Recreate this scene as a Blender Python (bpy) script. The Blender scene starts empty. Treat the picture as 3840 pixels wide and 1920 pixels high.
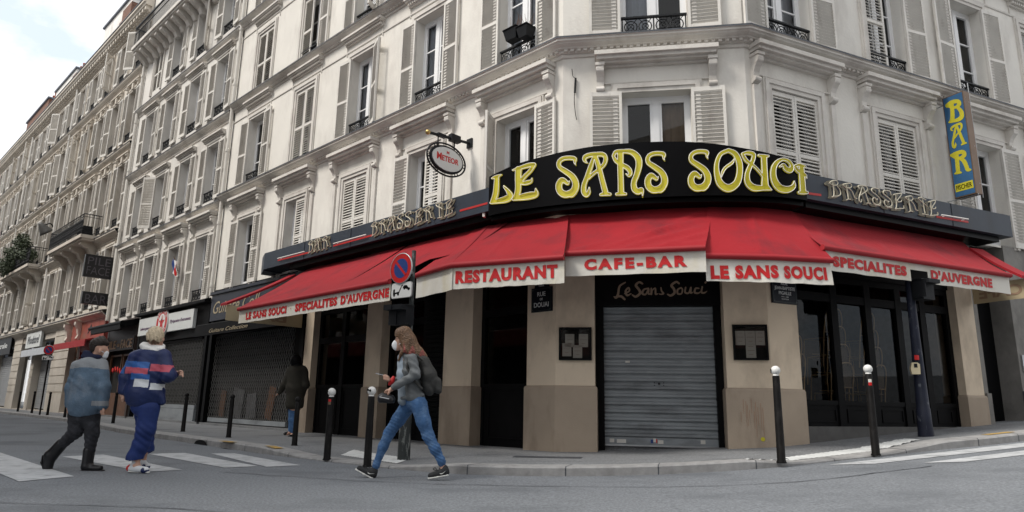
import bpy, bmesh, math, random
import numpy as np
from mathutils import Matrix, Vector
random.seed(7)
S = bpy.context.scene
COL = S.collection
R_ = math.radians

# ------------------------------------------------------------------ camera
PIT, ROL = R_(12.4415), R_(1.0484)
cp, sp, cr, sr = math.cos(PIT), math.sin(PIT), math.cos(ROL), math.sin(ROL)
_f = Vector((0, cp, sp)); _u0 = Vector((0, -sp, cp)); _r0 = Vector((1, 0, 0))
_r = cr*_r0 + sr*_u0; _u = cr*_u0 - sr*_r0
CAMZ = 0.8
cd = bpy.data.cameras.new('camera'); cam = bpy.data.objects.new('camera', cd); COL.objects.link(cam)
cam.matrix_world = Matrix(((_r.x, _u.x, -_f.x, 0), (_r.y, _u.y, -_f.y, 0), (_r.z, _u.z, -_f.z, CAMZ), (0, 0, 0, 1)))
cd.sensor_width = 36; cd.lens = 36*1.31505/2; cd.clip_end = 800; cd.clip_start = 0.05
S.camera = cam
FPX = 1.31505*1920
def pray(x, y): return _r*((x-1920)/FPX) - _u*((y-960)/FPX) + _f
def at(x, y, Y):
    d = pray(x, y); return Vector((0, 0, CAMZ)) + d*(Y/d.y)

# ------------------------------------------------------------------ world, sun, exposure
SUN_EL, SUN_AZ = R_(52), R_(-114)        # azimuth from +Y towards +X
W = bpy.data.worlds.new('World'); S.world = W; W.use_nodes = True
nt = W.node_tree; nt.nodes.clear(); N = nt.nodes.new
out = N('ShaderNodeOutputWorld'); bg = N('ShaderNodeBackground'); sky = N('ShaderNodeTexSky')
sky.sky_type = 'NISHITA'; sky.sun_disc = False; sky.sun_elevation = SUN_EL; sky.sun_rotation = SUN_AZ
sky.air_density = 1.0; sky.dust_density = 2.5; sky.ozone_density = 1.0
tc = N('ShaderNodeTexCoord'); mp = N('ShaderNodeMapping'); mp.inputs['Scale'].default_value = (1.6, 1.6, 3.2); mp.inputs['Location'].default_value = (0.35, 0.1, 0.2)
nz = N('ShaderNodeTexNoise'); nz.inputs['Scale'].default_value = 2.1; nz.inputs['Detail'].default_value = 8; nz.inputs['Roughness'].default_value = 0.58
rp = N('ShaderNodeValToRGB'); rp.color_ramp.elements[0].position = 0.36; rp.color_ramp.elements[1].position = 0.47
mx = N('ShaderNodeMixRGB'); mx.inputs['Color2'].default_value = (10.0, 10.1, 10.3, 1)
tint = N('ShaderNodeMixRGB'); tint.blend_type = 'MIX'; tint.inputs['Fac'].default_value = 0.80; tint.inputs['Color2'].default_value = (8.3, 9.3, 10.4, 1)
lk = nt.links.new
lk(tc.outputs['Generated'], mp.inputs['Vector']); lk(mp.outputs[0], nz.inputs['Vector']); lk(nz.outputs['Fac'], rp.inputs['Fac'])
lk(sky.outputs[0], tint.inputs['Color1']); lk(tint.outputs[0], mx.inputs['Color1']); lk(rp.outputs[0], mx.inputs['Fac'])
lk(mx.outputs[0], bg.inputs['Color']); bg.inputs['Strength'].default_value = 0.098; lk(bg.outputs[0], out.inputs[0])
sl = bpy.data.lights.new('sun', 'SUN'); sl.energy = 3.0; sl.angle = R_(16); sl.color = (1.0, 0.952, 0.885)
so = bpy.data.objects.new('sun', sl); COL.objects.link(so)
sd = Vector((math.sin(SUN_AZ)*math.cos(SUN_EL), math.cos(SUN_AZ)*math.cos(SUN_EL), math.sin(SUN_EL)))
so.rotation_euler = (-sd).to_track_quat('-Z', 'Y').to_euler(); so.location = sd*60
S.view_settings.view_transform = 'Standard'; S.view_settings.look = 'None'; S.view_settings.exposure = 0.30; S.view_settings.gamma = 1
S.cycles.use_denoising = True; S.cycles.max_bounces = 6; S.cycles.transparent_max_bounces = 12
S.cycles.caustics_reflective = False; S.cycles.caustics_refractive = False

# ------------------------------------------------------------------ materials
def _pr(m):
    m.use_nodes = True; t = m.node_tree; return t, t.nodes['Principled BSDF']
def mat(name, col, rough=0.7, var=0.12, scale=3.0, bump=0.0, bscale=40.0, metal=0.0, dirt=None, dscale=(1.2, 1.2, 0.35), damt=0.5, spec=0.4, obj=False, dlo=0.5, dhi=0.68):
    m = bpy.data.materials.new(name); t, p = _pr(m); n = t.nodes.new; l = t.links.new
    p.inputs['Roughness'].default_value = rough; p.inputs['Metallic'].default_value = metal; p.inputs['Specular IOR Level'].default_value = spec
    if obj:
        c = n('ShaderNodeTexCoord'); co = c.outputs['Object']
    else:
        c = n('ShaderNodeNewGeometry'); co = c.outputs['Position']
    a = n('ShaderNodeTexNoise'); a.inputs['Scale'].default_value = scale; a.inputs['Detail'].default_value = 5; l(co, a.inputs['Vector'])
    mr = n('ShaderNodeMapRange'); mr.inputs['From Min'].default_value = 0.3; mr.inputs['From Max'].default_value = 0.7
    mr.inputs['To Min'].default_value = 1-var; mr.inputs['To Max'].default_value = 1+var; l(a.outputs['Fac'], mr.inputs['Value'])
    mu = n('ShaderNodeVectorMath'); mu.operation = 'SCALE'; mu.inputs[0].default_value = col[:3]; l(mr.outputs[0], mu.inputs['Scale'])
    last = mu.outputs[0]
    if dirt is not None:
        mpp = n('ShaderNodeMapping'); mpp.inputs['Scale'].default_value = dscale; l(co, mpp.inputs['Vector'])
        b = n('ShaderNodeTexNoise'); b.inputs['Scale'].default_value = 1.0; b.inputs['Detail'].default_value = 9; b.inputs['Roughness'].default_value = 0.62; l(mpp.outputs[0], b.inputs['Vector'])
        r = n('ShaderNodeMapRange'); r.inputs['From Min'].default_value = dlo; r.inputs['From Max'].default_value = dhi; r.inputs['To Max'].default_value = damt; l(b.outputs['Fac'], r.inputs['Value'])
        x = n('ShaderNodeMixRGB'); x.inputs['Color2'].default_value = (*dirt[:3], 1); l(r.outputs[0], x.inputs['Fac']); l(last, x.inputs['Color1']); last = x.outputs[0]
    l(last, p.inputs['Base Color'])
    if bump:
        b2 = n('ShaderNodeTexNoise'); b2.inputs['Scale'].default_value = bscale; b2.inputs['Detail'].default_value = 4; l(co, b2.inputs['Vector'])
        bp = n('ShaderNodeBump'); bp.inputs['Strength'].default_value = bump; bp.inputs['Distance'].default_value = 0.02; l(b2.outputs['Fac'], bp.inputs['Height']); l(bp.outputs[0], p.inputs['Normal'])
    return m
def glass(name, tint=(.55, .58, .6), ior=1.5):
    m = bpy.data.materials.new(name); m.use_nodes = True; t = m.node_tree; t.nodes.clear(); n = t.nodes.new; l = t.links.new
    o = n('ShaderNodeOutputMaterial'); mi = n('ShaderNodeMixShader'); tr = n('ShaderNodeBsdfTransparent'); gl = n('ShaderNodeBsdfGlossy')
    tr.inputs['Color'].default_value = (*tint, 1); gl.inputs['Roughness'].default_value = 0.015; fr = n('ShaderNodeFresnel'); fr.inputs['IOR'].default_value = ior
    l(fr.outputs[0], mi.inputs[0]); l(tr.outputs[0], mi.inputs[1]); l(gl.outputs[0], mi.inputs[2]); l(mi.outputs[0], o.inputs[0]); return m

M = {}
M['asphalt'] = mat('asphalt', (.176, .187, .201), .85, .30, 42, .6, 60, dirt=(.108, .116, .127), dscale=(.5, .7, .5), damt=.85, spec=.25)
M['pave'] = mat('pavement asphalt', (.20, .205, .21), .87, .26, 38, .5, 60, dirt=(.125, .13, .138), dscale=(1.1, 1.1, .9), damt=.75, spec=.25)
M['kerb'] = mat('granite kerb', (.30, .295, .29), .8, .16, 9, .25, 90, dirt=(.16, .155, .15), dscale=(2.5, 2.5, 2.5), damt=.6)
M['mark'] = mat('road paint', (.44, .45, .46), .8, .12, 6, .2, 90, dirt=(.2, .21, .215), dscale=(5, 5, 5), damt=.75)
M['tact'] = mat('tactile paving', (.6, .61, .6), .75, .1, 7, .2, 60, dirt=(.3, .3, .3), dscale=(3, 3, 3), damt=.6)
M['yel'] = mat('worn yellow paint', (.42, .27, .08), .8, .2, 9, 0, dirt=(.2, .19, .17), dscale=(6, 6, 6), damt=.9)
M['stucco'] = mat('cream stucco', (.70, .672, .618), .88, .05, 1.2, .18, 22, dirt=(.44, .405, .37), dscale=(1.7, 1.7, .7), damt=.65, dlo=.49, dhi=.76)
M['stone'] = mat('moulded stone', (.61, .58, .535), .86, .07, 2.0, .22, 30, dirt=(.36, .325, .29), dscale=(1.6, 1.6, 1.2), damt=.7, dlo=.5, dhi=.7)
M['stone2'] = mat('grey render', (.66, .635, .595), .88, .06, 1.0, .2, 18, dirt=(.40, .37, .335), dscale=(.9, .9, .35), damt=.6)
M['stone3'] = mat('warm limestone', (.56, .512, .445), .88, .09, .9, .25, 16, dirt=(.36, .31, .25), dscale=(.6, .6, .35), damt=.6)
M['lead'] = mat('lead flashing', (.06, .065, .075), .6, .25, 6)
M['shutter'] = mat('white shutter paint', (.655, .628, .58), .6, .06, 3, .1, 60, dirt=(.45, .41, .37), dscale=(7, 7, 2.2), damt=.7, dlo=.55, dhi=.72)
M['pvc'] = mat('white window paint', (.8, .8, .8), .45, .03, 3)
M['glass'] = glass('window glass', (.66, .68, .7), 1.5)
M['sglass'] = glass('shop glass', (.68, .67, .65), 1.32)
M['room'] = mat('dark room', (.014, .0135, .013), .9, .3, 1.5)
M['curtain'] = mat('net curtain', (.72, .74, .78), .9, .05, 8)
M['curtainb'] = mat('tan curtain', (.35, .24, .15), .9, .1, 8)
M['iron'] = mat('black iron', (.011, .012, .014), .5, .2, 8, spec=.2)
M['slate'] = mat('slate roof', (.10, .11, .13), .6, .2, 5, .2, 30)
M['brick'] = mat('chimney brick', (.15, .075, .05), .9, .3, 9, .3, 40, dirt=(.09, .07, .06), dscale=(3, 3, 6), damt=.7)
M['terra'] = mat('terracotta', (.30, .10, .06), .8, .1, 5)
M['beige'] = mat('beige shop paint', (.66, .55, .42), .75, .05, 2, .08, 30, dirt=(.3, .235, .17), dscale=(1.5, 1.5, .8), damt=.5)
M['plinth'] = mat('tan plinth', (.37, .30, .23), .78, .06, 3, .15, 60, dirt=(.2, .155, .115), dscale=(2.2, 2.2, .7), damt=.6)
M['black'] = mat('black shop paint', (.005, .005, .0055), .5, .2, 5, spec=.07)
M['fascia'] = mat('slate blue fascia', (.036, .045, .060), .42, .12, 2, .03, 8, dirt=(.03, .034, .04), dscale=(3, 3, .6), damt=.7, spec=.2)
M['signblack'] = mat('black sign sheet', (.004, .004, .0045), .32, .1, 3, spec=.06)
M['yellow'] = mat('yellow letter', (.50, .445, .022), .5, .06, 6)
M['neon'] = mat('unlit neon tube', (.82, .81, .76), .25, .02, 5, spec=.6)
M['oldneon'] = mat('aged neon tube', (.56, .52, .40), .3, .05, 5)
M['farstone'] = mat('grimy grey stone', (.21, .20, .185), .85, .15, 4, .2, 30, dirt=(.1, .095, .09), dscale=(2, 2, 1), damt=.6)
M['dullbrass'] = mat('dull letter back', (.15, .135, .095), .55, .15, 12)
M['redline'] = mat('red sign line', (.42, .02, .018), .5, .08, 6)
M['alu'] = mat('aluminium', (.42, .43, .44), .38, .1, 6, metal=.7)
M['red'] = mat('red awning canvas', (.28, .011, .017), .75, .06, 1.6, .25, 14, dirt=(.155, .014, .02), dscale=(1.3, 1.3, .9), damt=.8, spec=.15)
_p = M['red'].node_tree.nodes['Principled BSDF']; _p.inputs['Sheen Weight'].default_value = .10; _p.inputs['Sheen Roughness'].default_value = .5; _p.inputs['Sheen Tint'].default_value = (1, .55, .58, 1)
M['redhem'] = mat('dark red hem', (.30, .012, .018), .7, .08, 3)
M['cream'] = mat('cream valance canvas', (.66, .635, .575), .8, .04, 3, .2, 16, dirt=(.56, .50, .34), dscale=(2.2, 2.2, 1.2), damt=.55)
M['creamdim'] = mat('cream valance lining', (.44, .36, .23), .8, .06, 3)
M['redtext'] = mat('red lettering', (.50, .010, .012), .6, .04, 5)
M['ghost'] = mat('lettering seen from behind', (.30, .20, .13), .8, .05, 4)
M['roller'] = mat('galvanised shutter', (.25, .27, .285), .42, .12, 2.5, 0, 50, dirt=(.12, .128, .135), dscale=(1.2, 1.2, 4), damt=.75)
M['rollerlight'] = mat('grey painted shutter', (.34, .35, .36), .5, .08, 2.5, .05, 30)
M['paper'] = mat('paper notice', (.62, .6, .56), .8, .03, 4)
M['print'] = mat('faint print', (.25, .16, .12), .8, .05, 4)
M['plate'] = mat('dark blue enamel', (.006, .008, .014), .35, .1, 5, spec=.15)
M['platerim'] = mat('green enamel rim', (.03, .045, .04), .35, .1, 5)
M['white'] = mat('white paint', (.68, .68, .66), .5, .03, 4)
M['offw'] = mat('off white panel', (.62, .64, .63), .6, .03, 3)
M['postdark'] = mat('dark brown post paint', (.008, .0075, .0075), .55, .2, 8, spec=.1, dirt=(.028, .026, .025), dscale=(14, 14, 6), damt=.5)
M['postblue'] = mat('dark blue pole paint', (.018, .021, .036), .5, .15, 6, spec=.2, dirt=(.16, .17, .19), dscale=(16, 16, 8), damt=.8, dlo=.6, dhi=.72)
M['postgrey'] = mat('worn green pole paint', (.03, .034, .034), .6, .2, 8, spec=.2, dirt=(.22, .23, .22), dscale=(18, 18, 8), damt=.8, dlo=.53, dhi=.66)
M['signred'] = mat('traffic red', (.50, .015, .015), .4, .03, 4)
M['signblue'] = mat('traffic blue', (.018, .05, .20), .4, .03, 4)
M['box'] = mat('signal housing', (.012, .013, .015), .55, .1, 6, spec=.15)
M['pushbtn'] = mat('cream push button box', (.62, .54, .36), .45, .06, 6)
M['leaf'] = mat('balcony plant leaf', (.045, .06, .03), .7, .35, 12)
M['gold'] = mat('brass', (.5, .36, .14), .3, .1, 5, metal=.8)
M['barblue'] = mat('blue sign face', (.030, .105, .22), .35, .12, 2.5, spec=.5)
M['bronze'] = mat('bronze sign frame', (.15, .095, .06), .45, .12, 5, metal=.3)
M['shopred'] = mat('red shopfront paint', (.30, .035, .025), .6, .15, 3, dirt=(.16, .06, .04), dscale=(1.5, 1.5, 1.5), damt=.7)
M['wood'] = mat('stained wood', (.13, .06, .03), .55, .2, 6)
M['bamboo'] = mat('rattan frame', (.62, .44, .25), .5, .15, 8)
M['rattan'] = mat('dark rattan weave', (.16, .13, .10), .7, .3, 60)

# ------------------------------------------------------------------ object helpers
WL = {}                                      # world location of an un-rotated parent
def tag(o, label=None, cat=None, group=None, kind=None):
    if label: o['label'] = label
    if cat: o['category'] = cat
    if group: o['group'] = group
    if kind: o['kind'] = kind
    return o
def thing(name, label, cat, loc=(0, 0, 0), group=None):
    o = bpy.data.objects.new(name, None); COL.objects.link(o); o.location = loc; o.empty_display_size = .2
    WL[o.name] = Vector(loc); return tag(o, label, cat, group)
class MB:
    def __init__(s): s.v = []; s.f = []; s.m = []; s.sm = []
    def face(s, pts, m=0, sm=False):
        i = len(s.v); s.v += [tuple(p) for p in pts]; s.f.append(tuple(range(i, i+len(pts)))); s.m.append(m); s.sm.append(sm)
    def grid(s, rows, m=0, sm=True, close=False):
        i = len(s.v); n = len(rows[0])
        for r in rows: s.v += [tuple(p) for p in r]
        for a in range(len(rows)-1):
            for b in range(n if close else n-1):
                c = (b+1) % n
                s.f.append((i+a*n+b, i+a*n+c, i+(a+1)*n+c, i+(a+1)*n+b)); s.m.append(m); s.sm.append(sm)
    def box(s, a, b, m=0, X=None):
        x0, y0, z0 = a; x1, y1, z1 = b
        P = [Vector(p) for p in ((x0, y0, z0), (x1, y0, z0), (x1, y1, z0), (x0, y1, z0), (x0, y0, z1), (x1, y0, z1), (x1, y1, z1), (x0, y1, z1))]
        if X is not None: P = [X @ p for p in P]
        i = len(s.v); s.v += [tuple(p) for p in P]
        for q in ((0, 3, 2, 1), (4, 5, 6, 7), (0, 1, 5, 4), (1, 2, 6, 5), (2, 3, 7, 6), (3, 0, 4, 7)):
            s.f.append(tuple(i+k for k in q)); s.m.append(m); s.sm.append(False)
    def tube(s, pts, r, m=0, seg=6, closed=False, caps=True):
        pts = [Vector(p) for p in pts]; n = len(pts)
        if n < 2: return
        rr = r if hasattr(r, '__len__') else [r]*n
        rows = []; ref = None
        for k in range(n):
            a = pts[k-1] if (k > 0 or closed) else pts[k]; b = pts[(k+1) % n] if (k < n-1 or closed) else pts[k]
            d = (b-a)
            if d.length < 1e-9: d = Vector((0, 0, 1))
            d.normalize()
            if ref is None:
                ref = Vector((0, 0, 1)) if abs(d.z) < .9 else Vector((1, 0, 0))
            x = d.cross(ref)
            if x.length < 1e-6: x = d.orthogonal()
            x.normalize(); y = x.cross(d).normalized(); ref = y.copy()
            rows.append([pts[k] + x*(rr[k]*math.cos(2*math.pi*j/seg)) + y*(rr[k]*math.sin(2*math.pi*j/seg)) for j in range(seg)])
        if closed: rows.append(rows[0])
        s.grid(rows, m, True, True)
        if caps and not closed:
            s.face(list(reversed(rows[0])), m); s.face(rows[-1], m)
    def lathe(s, c, prof, seg=14, m=0, axis=None):
        c = Vector(c); rows = []
        for r, z in prof:
            rows.append([c + Vector((r*math.cos(2*math.pi*j/seg), r*math.sin(2*math.pi*j/seg), z)) for j in range(seg)])
        s.grid(rows, m, True, True)
    def prism(s, poly, y0, y1, X=None, m=0):            # polygon in local x,z, thickness along y
        a = [Vector((p[0], y0, p[1])) for p in poly]; b = [Vector((p[0], y1, p[1])) for p in poly]
        if X is not None: a = [X @ p for p in a]; b = [X @ p for p in b]
        s.face(a, m); s.face(list(reversed(b)), m); n = len(a)
        for k in range(n): s.face([a[k], b[k], b[(k+1) % n], a[(k+1) % n]], m)
    def mesh(s, name, mats, off=None):
        me = bpy.data.meshes.new(name)
        V = s.v if off is None else [(p[0]-off[0], p[1]-off[1], p[2]-off[2]) for p in s.v]
        me.from_pydata(V, [], s.f)
        for mm in (mats if isinstance(mats, (list, tuple)) else [mats]): me.materials.append(mm)
        me.polygons.foreach_set('material_index', s.m); me.polygons.foreach_set('use_smooth', s.sm); me.update(); return me
    def build(s, name, mats, parent=None, base=None):
        """one mesh object; world coordinates in, re-based on the parent (or on base)"""
        off = WL.get(parent.name, Vector()) if parent else (Vector(base) if base is not None else Vector())
        o = bpy.data.objects.new(name, s.mesh(name, mats, off)); COL.objects.link(o)
        if parent: o.parent = parent; WL[o.name] = off
        else: o.location = off; WL[o.name] = off
        return o
def inst(name, me, parent, mw=None, ml=None):
    """a new object on a mesh; mw: world matrix under an un-rotated parent, ml: matrix local to the parent"""
    o = bpy.data.objects.new(name, me); COL.objects.link(o); o.parent = parent
    o.matrix_local = ml if ml is not None else Matrix.Translation(-WL[parent.name]) @ mw
    return o
T = Matrix.Translation
def catmull(P, k=6, closed=False):
    P = [np.array(p, float) for p in P]; n = len(P); o = []
    rng = range(n) if closed else range(n-1)
    for i in rng:
        a = P[(i-1) % n] if (closed or i > 0) else 2*P[0]-P[1]; b = P[i]; c = P[(i+1) % n]; d = P[(i+2) % n] if (closed or i+2 < n) else 2*P[-1]-P[-2]
        for t in np.linspace(0, 1, k, endpoint=False):
            o.append(.5*((2*b)+(-a+c)*t+(2*a-5*b+4*c-d)*t*t+(-a+3*b-3*c+d)*t**3))
    if not closed: o.append(P[-1])
    return o

# ------------------------------------------------------------------ plan of the corner
YL, YR, YC = R_(-46.0156), R_(65.9845), R_(99.5)
uL = Vector((math.sin(YL), math.cos(YL), 0)); uR = Vector((math.sin(YR), math.cos(YR), 0)); uC = Vector((math.sin(YC), math.cos(YC), 0))
nL = Vector((-.6947, -.7193, 0)).normalized(); nR = Vector((uR.y, -uR.x, 0)); nC = Vector((uC.y, -uC.x, 0))
nL = Vector((-uL.y, uL.x, 0)) if Vector((-uL.y, uL.x, 0)).y < 0 else Vector((uL.y, -uL.x, 0))
pL, pR = Vector((.70, 10.47, 0)), Vector((3.82, 9.95, 0))
pC = pL.copy(); pCu = pC + nC*.08
def fr(p, x, n): return Matrix(((x.x, -n.x, 0, p.x), (x.y, -n.y, 0, p.y), (0, 0, 1, 0), (0, 0, 0, 1)))
FL, FR, FC, FCu = fr(pL, -uL, nL), fr(pR, uR, nR), fr(pC, uC, nC), fr(pCu, uC, nC)   # x right, y into the wall, z up
def LP(u, d=0., z=0.): return pL + uL*u + nL*d + Vector((0, 0, z))
def RP(u, d=0., z=0.): return pR + uR*u + nR*d + Vector((0, 0, z))
def CP(u, d=0., z=0.): return pC + uC*u + nC*d + Vector((0, 0, z))
def isect(p, a, q, b):
    M2 = np.array([[a.x, -b.x], [a.y, -b.y]]); r = np.linalg.solve(M2, [q.x-p.x, q.y-p.y]); return r
tl, cl = isect(pL, uL, pCu, uC); cr_, tr_ = isect(pCu, uC, pR, uR)      # corners of the upper walls
KL, KR = pL + uL*tl, pR + uR*tr_
def hit(p, u, n, x, y, off=0.):
    d = pray(x, y); O = Vector((0, 0, CAMZ)); q = p + n*off; t = (q-O).dot(n)/d.dot(n); P = O+d*t; return (P-p).dot(u), P.z
def sweep(plan, prof, mb, m=0, capends=True):
    """profile [(out, z)] swept along a plan polyline whose outside is on the viewer's right-hand rule; plan runs left to right"""
    n = len(plan); P = [Vector((p.x, p.y, 0)) for p in plan]; nor = []
    for k in range(n):
        def nn(a, b): d = (b-a).normalized(); return Vector((d.y, -d.x, 0))
        a = nn(P[k-1], P[k]) if k > 0 else nn(P[k], P[k+1]); b = nn(P[k], P[k+1]) if k < n-1 else a
        h = (a+b).normalized(); nor.append(h/max(.3, h.dot(a)))
    rows = [[P[k]+nor[k]*d+Vector((0, 0, z)) for d, z in prof] for k in range(n)]
    for k in range(n-1):
        for j in range(len(prof)-1): mb.face([rows[k][j], rows[k+1][j], rows[k+1][j+1], rows[k][j+1]], m)
    if capends: mb.face(list(reversed(rows[0])), m); mb.face(rows[-1], m)
def soft(x): return .0604*math.log1p(math.exp(min(60, (x-1.6)/.8)))
# ------------------------------------------------------------------ ground
mb = MB(); xs = [-90, -30, -10, -4, -2] + [x*.5 for x in range(-3, 26)] + [16, 22, 40, 70]
mb.grid([[(x, y, soft(x)) for x in xs] for y in (-45, -10, 0, 4, 8, 12, 20, 40, 90)])
tag(mb.build('road', M['asphalt']), 'grey asphalt road surface of the crossing', kind='structure')
kerb = [LP(75, 1.5), LP(46, 1.5), (-22.73, 30.97), (-15, 23.2), (-9.02, 16.15), (-5.81, 12.83), (-3.9, 10.83), (-3.04, 10.03), (-2.22, 9.31), (-1.48, 8.69), (-.62, 8.17), (.05, 8.02), (.8, 8.0), (1.56, 8.05), (2.36, 8.16), (3.07, 8.3), (4.03, 8.66), (5.18, 9.1), (6.18, 9.42), (7.15, 9.75), (12, 11.9), (30, 19.9)]
inner = [LP(75, -.6), LP(46, -.6), LP(31.1, -.6), LP(20.1, -.6), LP(10.9, -.6), LP(6.3, -.6), LP(3.56, -.6), LP(2.4, -.6), LP(1.3, -.6), LP(.6, -.6), LP(0, -.6), CP(.5, -.7), CP(1., -.7), CP(1.6, -.7), CP(2.2, -.7), CP(2.7, -.7), RP(.2, -.6), RP(1.2, -.6), RP(2.2, -.6), RP(3.1, -.6), RP(8.2, -.6), RP(27, -.6)]
kerb = [(p[0], p[1]) for p in kerb]; inner = [(p[0], p[1]) for p in inner]
kc = catmull(kerb, 5); ic = catmull(inner, 5)
def drop(p):
    a = Vector((p[0], p[1], 0)); ul = (a-pL).dot(uL); ur = (a-pR).dot(uR)
    w = lambda t, a0, a1, b0, b1: max(0, min(1, (t-a0)/(a1-a0), (b1-t)/(b1-b0)))
    return max(w(ul, -.6, .3, 2.2, 3.4) if p[0] < 0 else 0, w(ur, -1.6, -.9, .7, 1.6) if p[0] > 1.5 else 0)
def kz(p): return soft(p[0]) + .105 - .075*drop(p)
FRR = (0, .03, .12, .2, .32, .5, .75, 1)
prow, stone, face_ = [], [], []
for k, i in zip(kc, ic):
    k, i = np.array(k), np.array(i); d = (i-k)/np.linalg.norm(i-k); Ln = np.linalg.norm(i-k)
    zk = kz(k); a = k+d*.015; b = k+d*.30
    face_.append([(k[0], k[1], soft(k[0])-.03), (k[0], k[1], zk-.018), (a[0], a[1], zk), (b[0], b[1], zk+.002)])
    row = []
    for f in (0, .15, .35, .6, 1):
        q = b+(i-b)*f; w = max(0, 1-f/.55); row.append((q[0], q[1], soft(q[0])+.105-.075*drop(k)*w*w*(3-2*w)))
    prow.append(row)
mb = MB(); mb.grid(prow); tag(mb.build('pavement', M['pave']), 'grey asphalt pavement round the corner', kind='structure')
mb = MB(); mb.grid(face_, sm=False)
# dark joints between the kerb stones
acc = 0; prev = None; joints = MB()
for k, (rw, nx) in enumerate(zip(face_[:-1], face_[1:])):
    a, b = Vector(rw[1]), Vector(nx[1]); acc += (b-a).length
    if acc > 1.05 and a.length < 40:
        acc = 0; d = (b-a).normalized()*.012
        for j in range(3):
            p, q = Vector(rw[j]), Vector(rw[j+1]); o = (Vector((0, 0, .003)) if j else Vector()) + (Vector(rw[0])-Vector(rw[3])).normalized()*.003
            mb.face([p+o, p+d+o, q+d+o, q+o], 1)
tag(mb.build('kerb', [M['kerb'], M['lead']]), 'pale granite kerb of the pavement', kind='structure')
def pz(x, y):
    """height of the pavement under a point"""
    best = None; q = np.array((x, y))
    for k, i in zip(kc, ic):
        k = np.array(k); d = np.linalg.norm(q-k)
        if best is None or d < best[0]: best = (d, k, np.array(i))
    d, k, i = best; f = max(0, min(1, (d-.3)/max(.1, np.linalg.norm(i-k)-.3))); w = max(0, 1-f/.55)
    return soft(x)+.105-.075*drop(k)*w*w*(3-2*w)
def sheet(name, quads, m, zf, lift, label, n=8, wob=0):
    mb = MB()
    for q in quads:
        q = [np.array(p) for p in q]; rows = []
        for a in np.linspace(0, 1, n):
            row = []
            for b in np.linspace(0, 1, 4 if n < 20 else 6):
                p = (q[0]*(1-a)+q[1]*a)*(1-b)+(q[3]*(1-a)+q[2]*a)*b; row.append((p[0], p[1], zf(p[0], p[1])+lift))
            rows.append(row)
        mb.grid(rows)
    return tag(mb.build(name, m), label, kind='structure')
rz = lambda x, y: soft(x)
sheet('road_marking', [[(-7.75, 9.75), (-4.64, 6.72), (-4.43, 7.22), (-7.35, 10.1)], [(-6.05, 9.52), (-4.01, 7.78), (-3.72, 8.06), (-5.74, 9.95)],
    [(-5.24, 10.22), (-3.38, 8.40), (-3.08, 8.66), (-4.85, 10.52)], [(-4.45, 10.5), (-2.95, 8.60), (-2.62, 8.88), (-4.15, 10.62)],
    [(3.78, 8.28), (4.25, 8.12), (9.5, 10.0), (9.3, 10.35)], [(4.69, 7.93), (5.1, 7.80), (9.5, 9.35), (9.3, 9.72)]], M['mark'], rz, .005, 'worn white zebra crossing bars', 10)
mb = MB()
for quad, n in (([(-2.45, 10.2), (-1.42, 9.0), (-1.35, 9.62), (-2.4, 10.85)], 44), ([(2.85, 8.36), (5.75, 9.72), (5.7, 10.02), (2.9, 8.7)], 70)):
    q = [np.array(p) for p in quad]; rows = []
    for k, a in enumerate(np.linspace(0, 1, n)):
        l0, l1 = q[0]*(1-a)+q[1]*a, q[3]*(1-a)+q[2]*a
        rows.append([(p[0], p[1], pz(p[0], p[1])+.006+.004*(k % 2)) for p in (l0*(1-t)+l1*t for t in np.linspace(0, 1, 6))])
    mb.grid(rows, sm=False)
tag(mb.build('tactile_paving', M['tact']), 'pale ribbed tactile strips at the crossings', kind='structure')
sheet('parking_mark', [[(-4.9, 11.75), (-4.55, 11.4), (-4.45, 11.5), (-4.8, 11.85)], [(-3.75, 10.75), (-3.5, 10.5), (-3.4, 10.6), (-3.65, 10.85)], [(6.75, 9.75), (7.3, 9.98), (7.25, 10.1), (6.7, 9.87)]], M['yel'], lambda x, y: kz((x, y)), .012, 'worn yellow paint on the kerb', 4)
def crackline(pts, w, name, label, zf, lift):
    mb = MB(); rg = random.Random(len(pts)); P_ = catmull(pts, 10); rows = []
    for k, p in enumerate(P_):
        a = P_[max(0, k-1)]; b = P_[min(len(P_)-1, k+1)]; d = (b-a)/np.linalg.norm(b-a); n_ = np.array((-d[1], d[0])); j = n_*rg.uniform(-.02, .02); ww = w*rg.uniform(.5, 1.2)
        rows.append([(*(p+j+n_*ww*s_), zf(*(p+j))+lift) for s_ in (-.5, .5)])
    mb.grid(rows, sm=False); tag(mb.build(name, M['lead']), label, kind='structure')
crackline([(-3.2, 7.9), (-1.2, 7.2), (.6, 7.0), (2.6, 6.9), (4.6, 7.6)], .02, 'road_seam', 'dark tar seam along the road', rz, .006)
crackline([(-7.5, 7.2), (-4.6, 5.6), (-2.2, 5.2), (.2, 4.2)], .018, 'road_seam', 'thin dark crack across the foreground road', rz, .006)
crackline([(-.7, 8.75), (.2, 8.7), (1.2, 8.72), (2.2, 8.95)], .012, 'pavement_crack', 'dark crack in the pavement at the corner', pz, .004)
crackline([(1.6, 9.9), (2.4, 9.5), (2.9, 8.9)], .01, 'pavement_crack', 'dark crack in front of the roller shutter', pz, .004)
crackline([(-4.3, 12.8), (-3.2, 11.7), (-2.1, 10.9), (-.9, 10.4)], .012, 'pavement_crack', 'dark joint along the left pavement', pz, .004)
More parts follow.
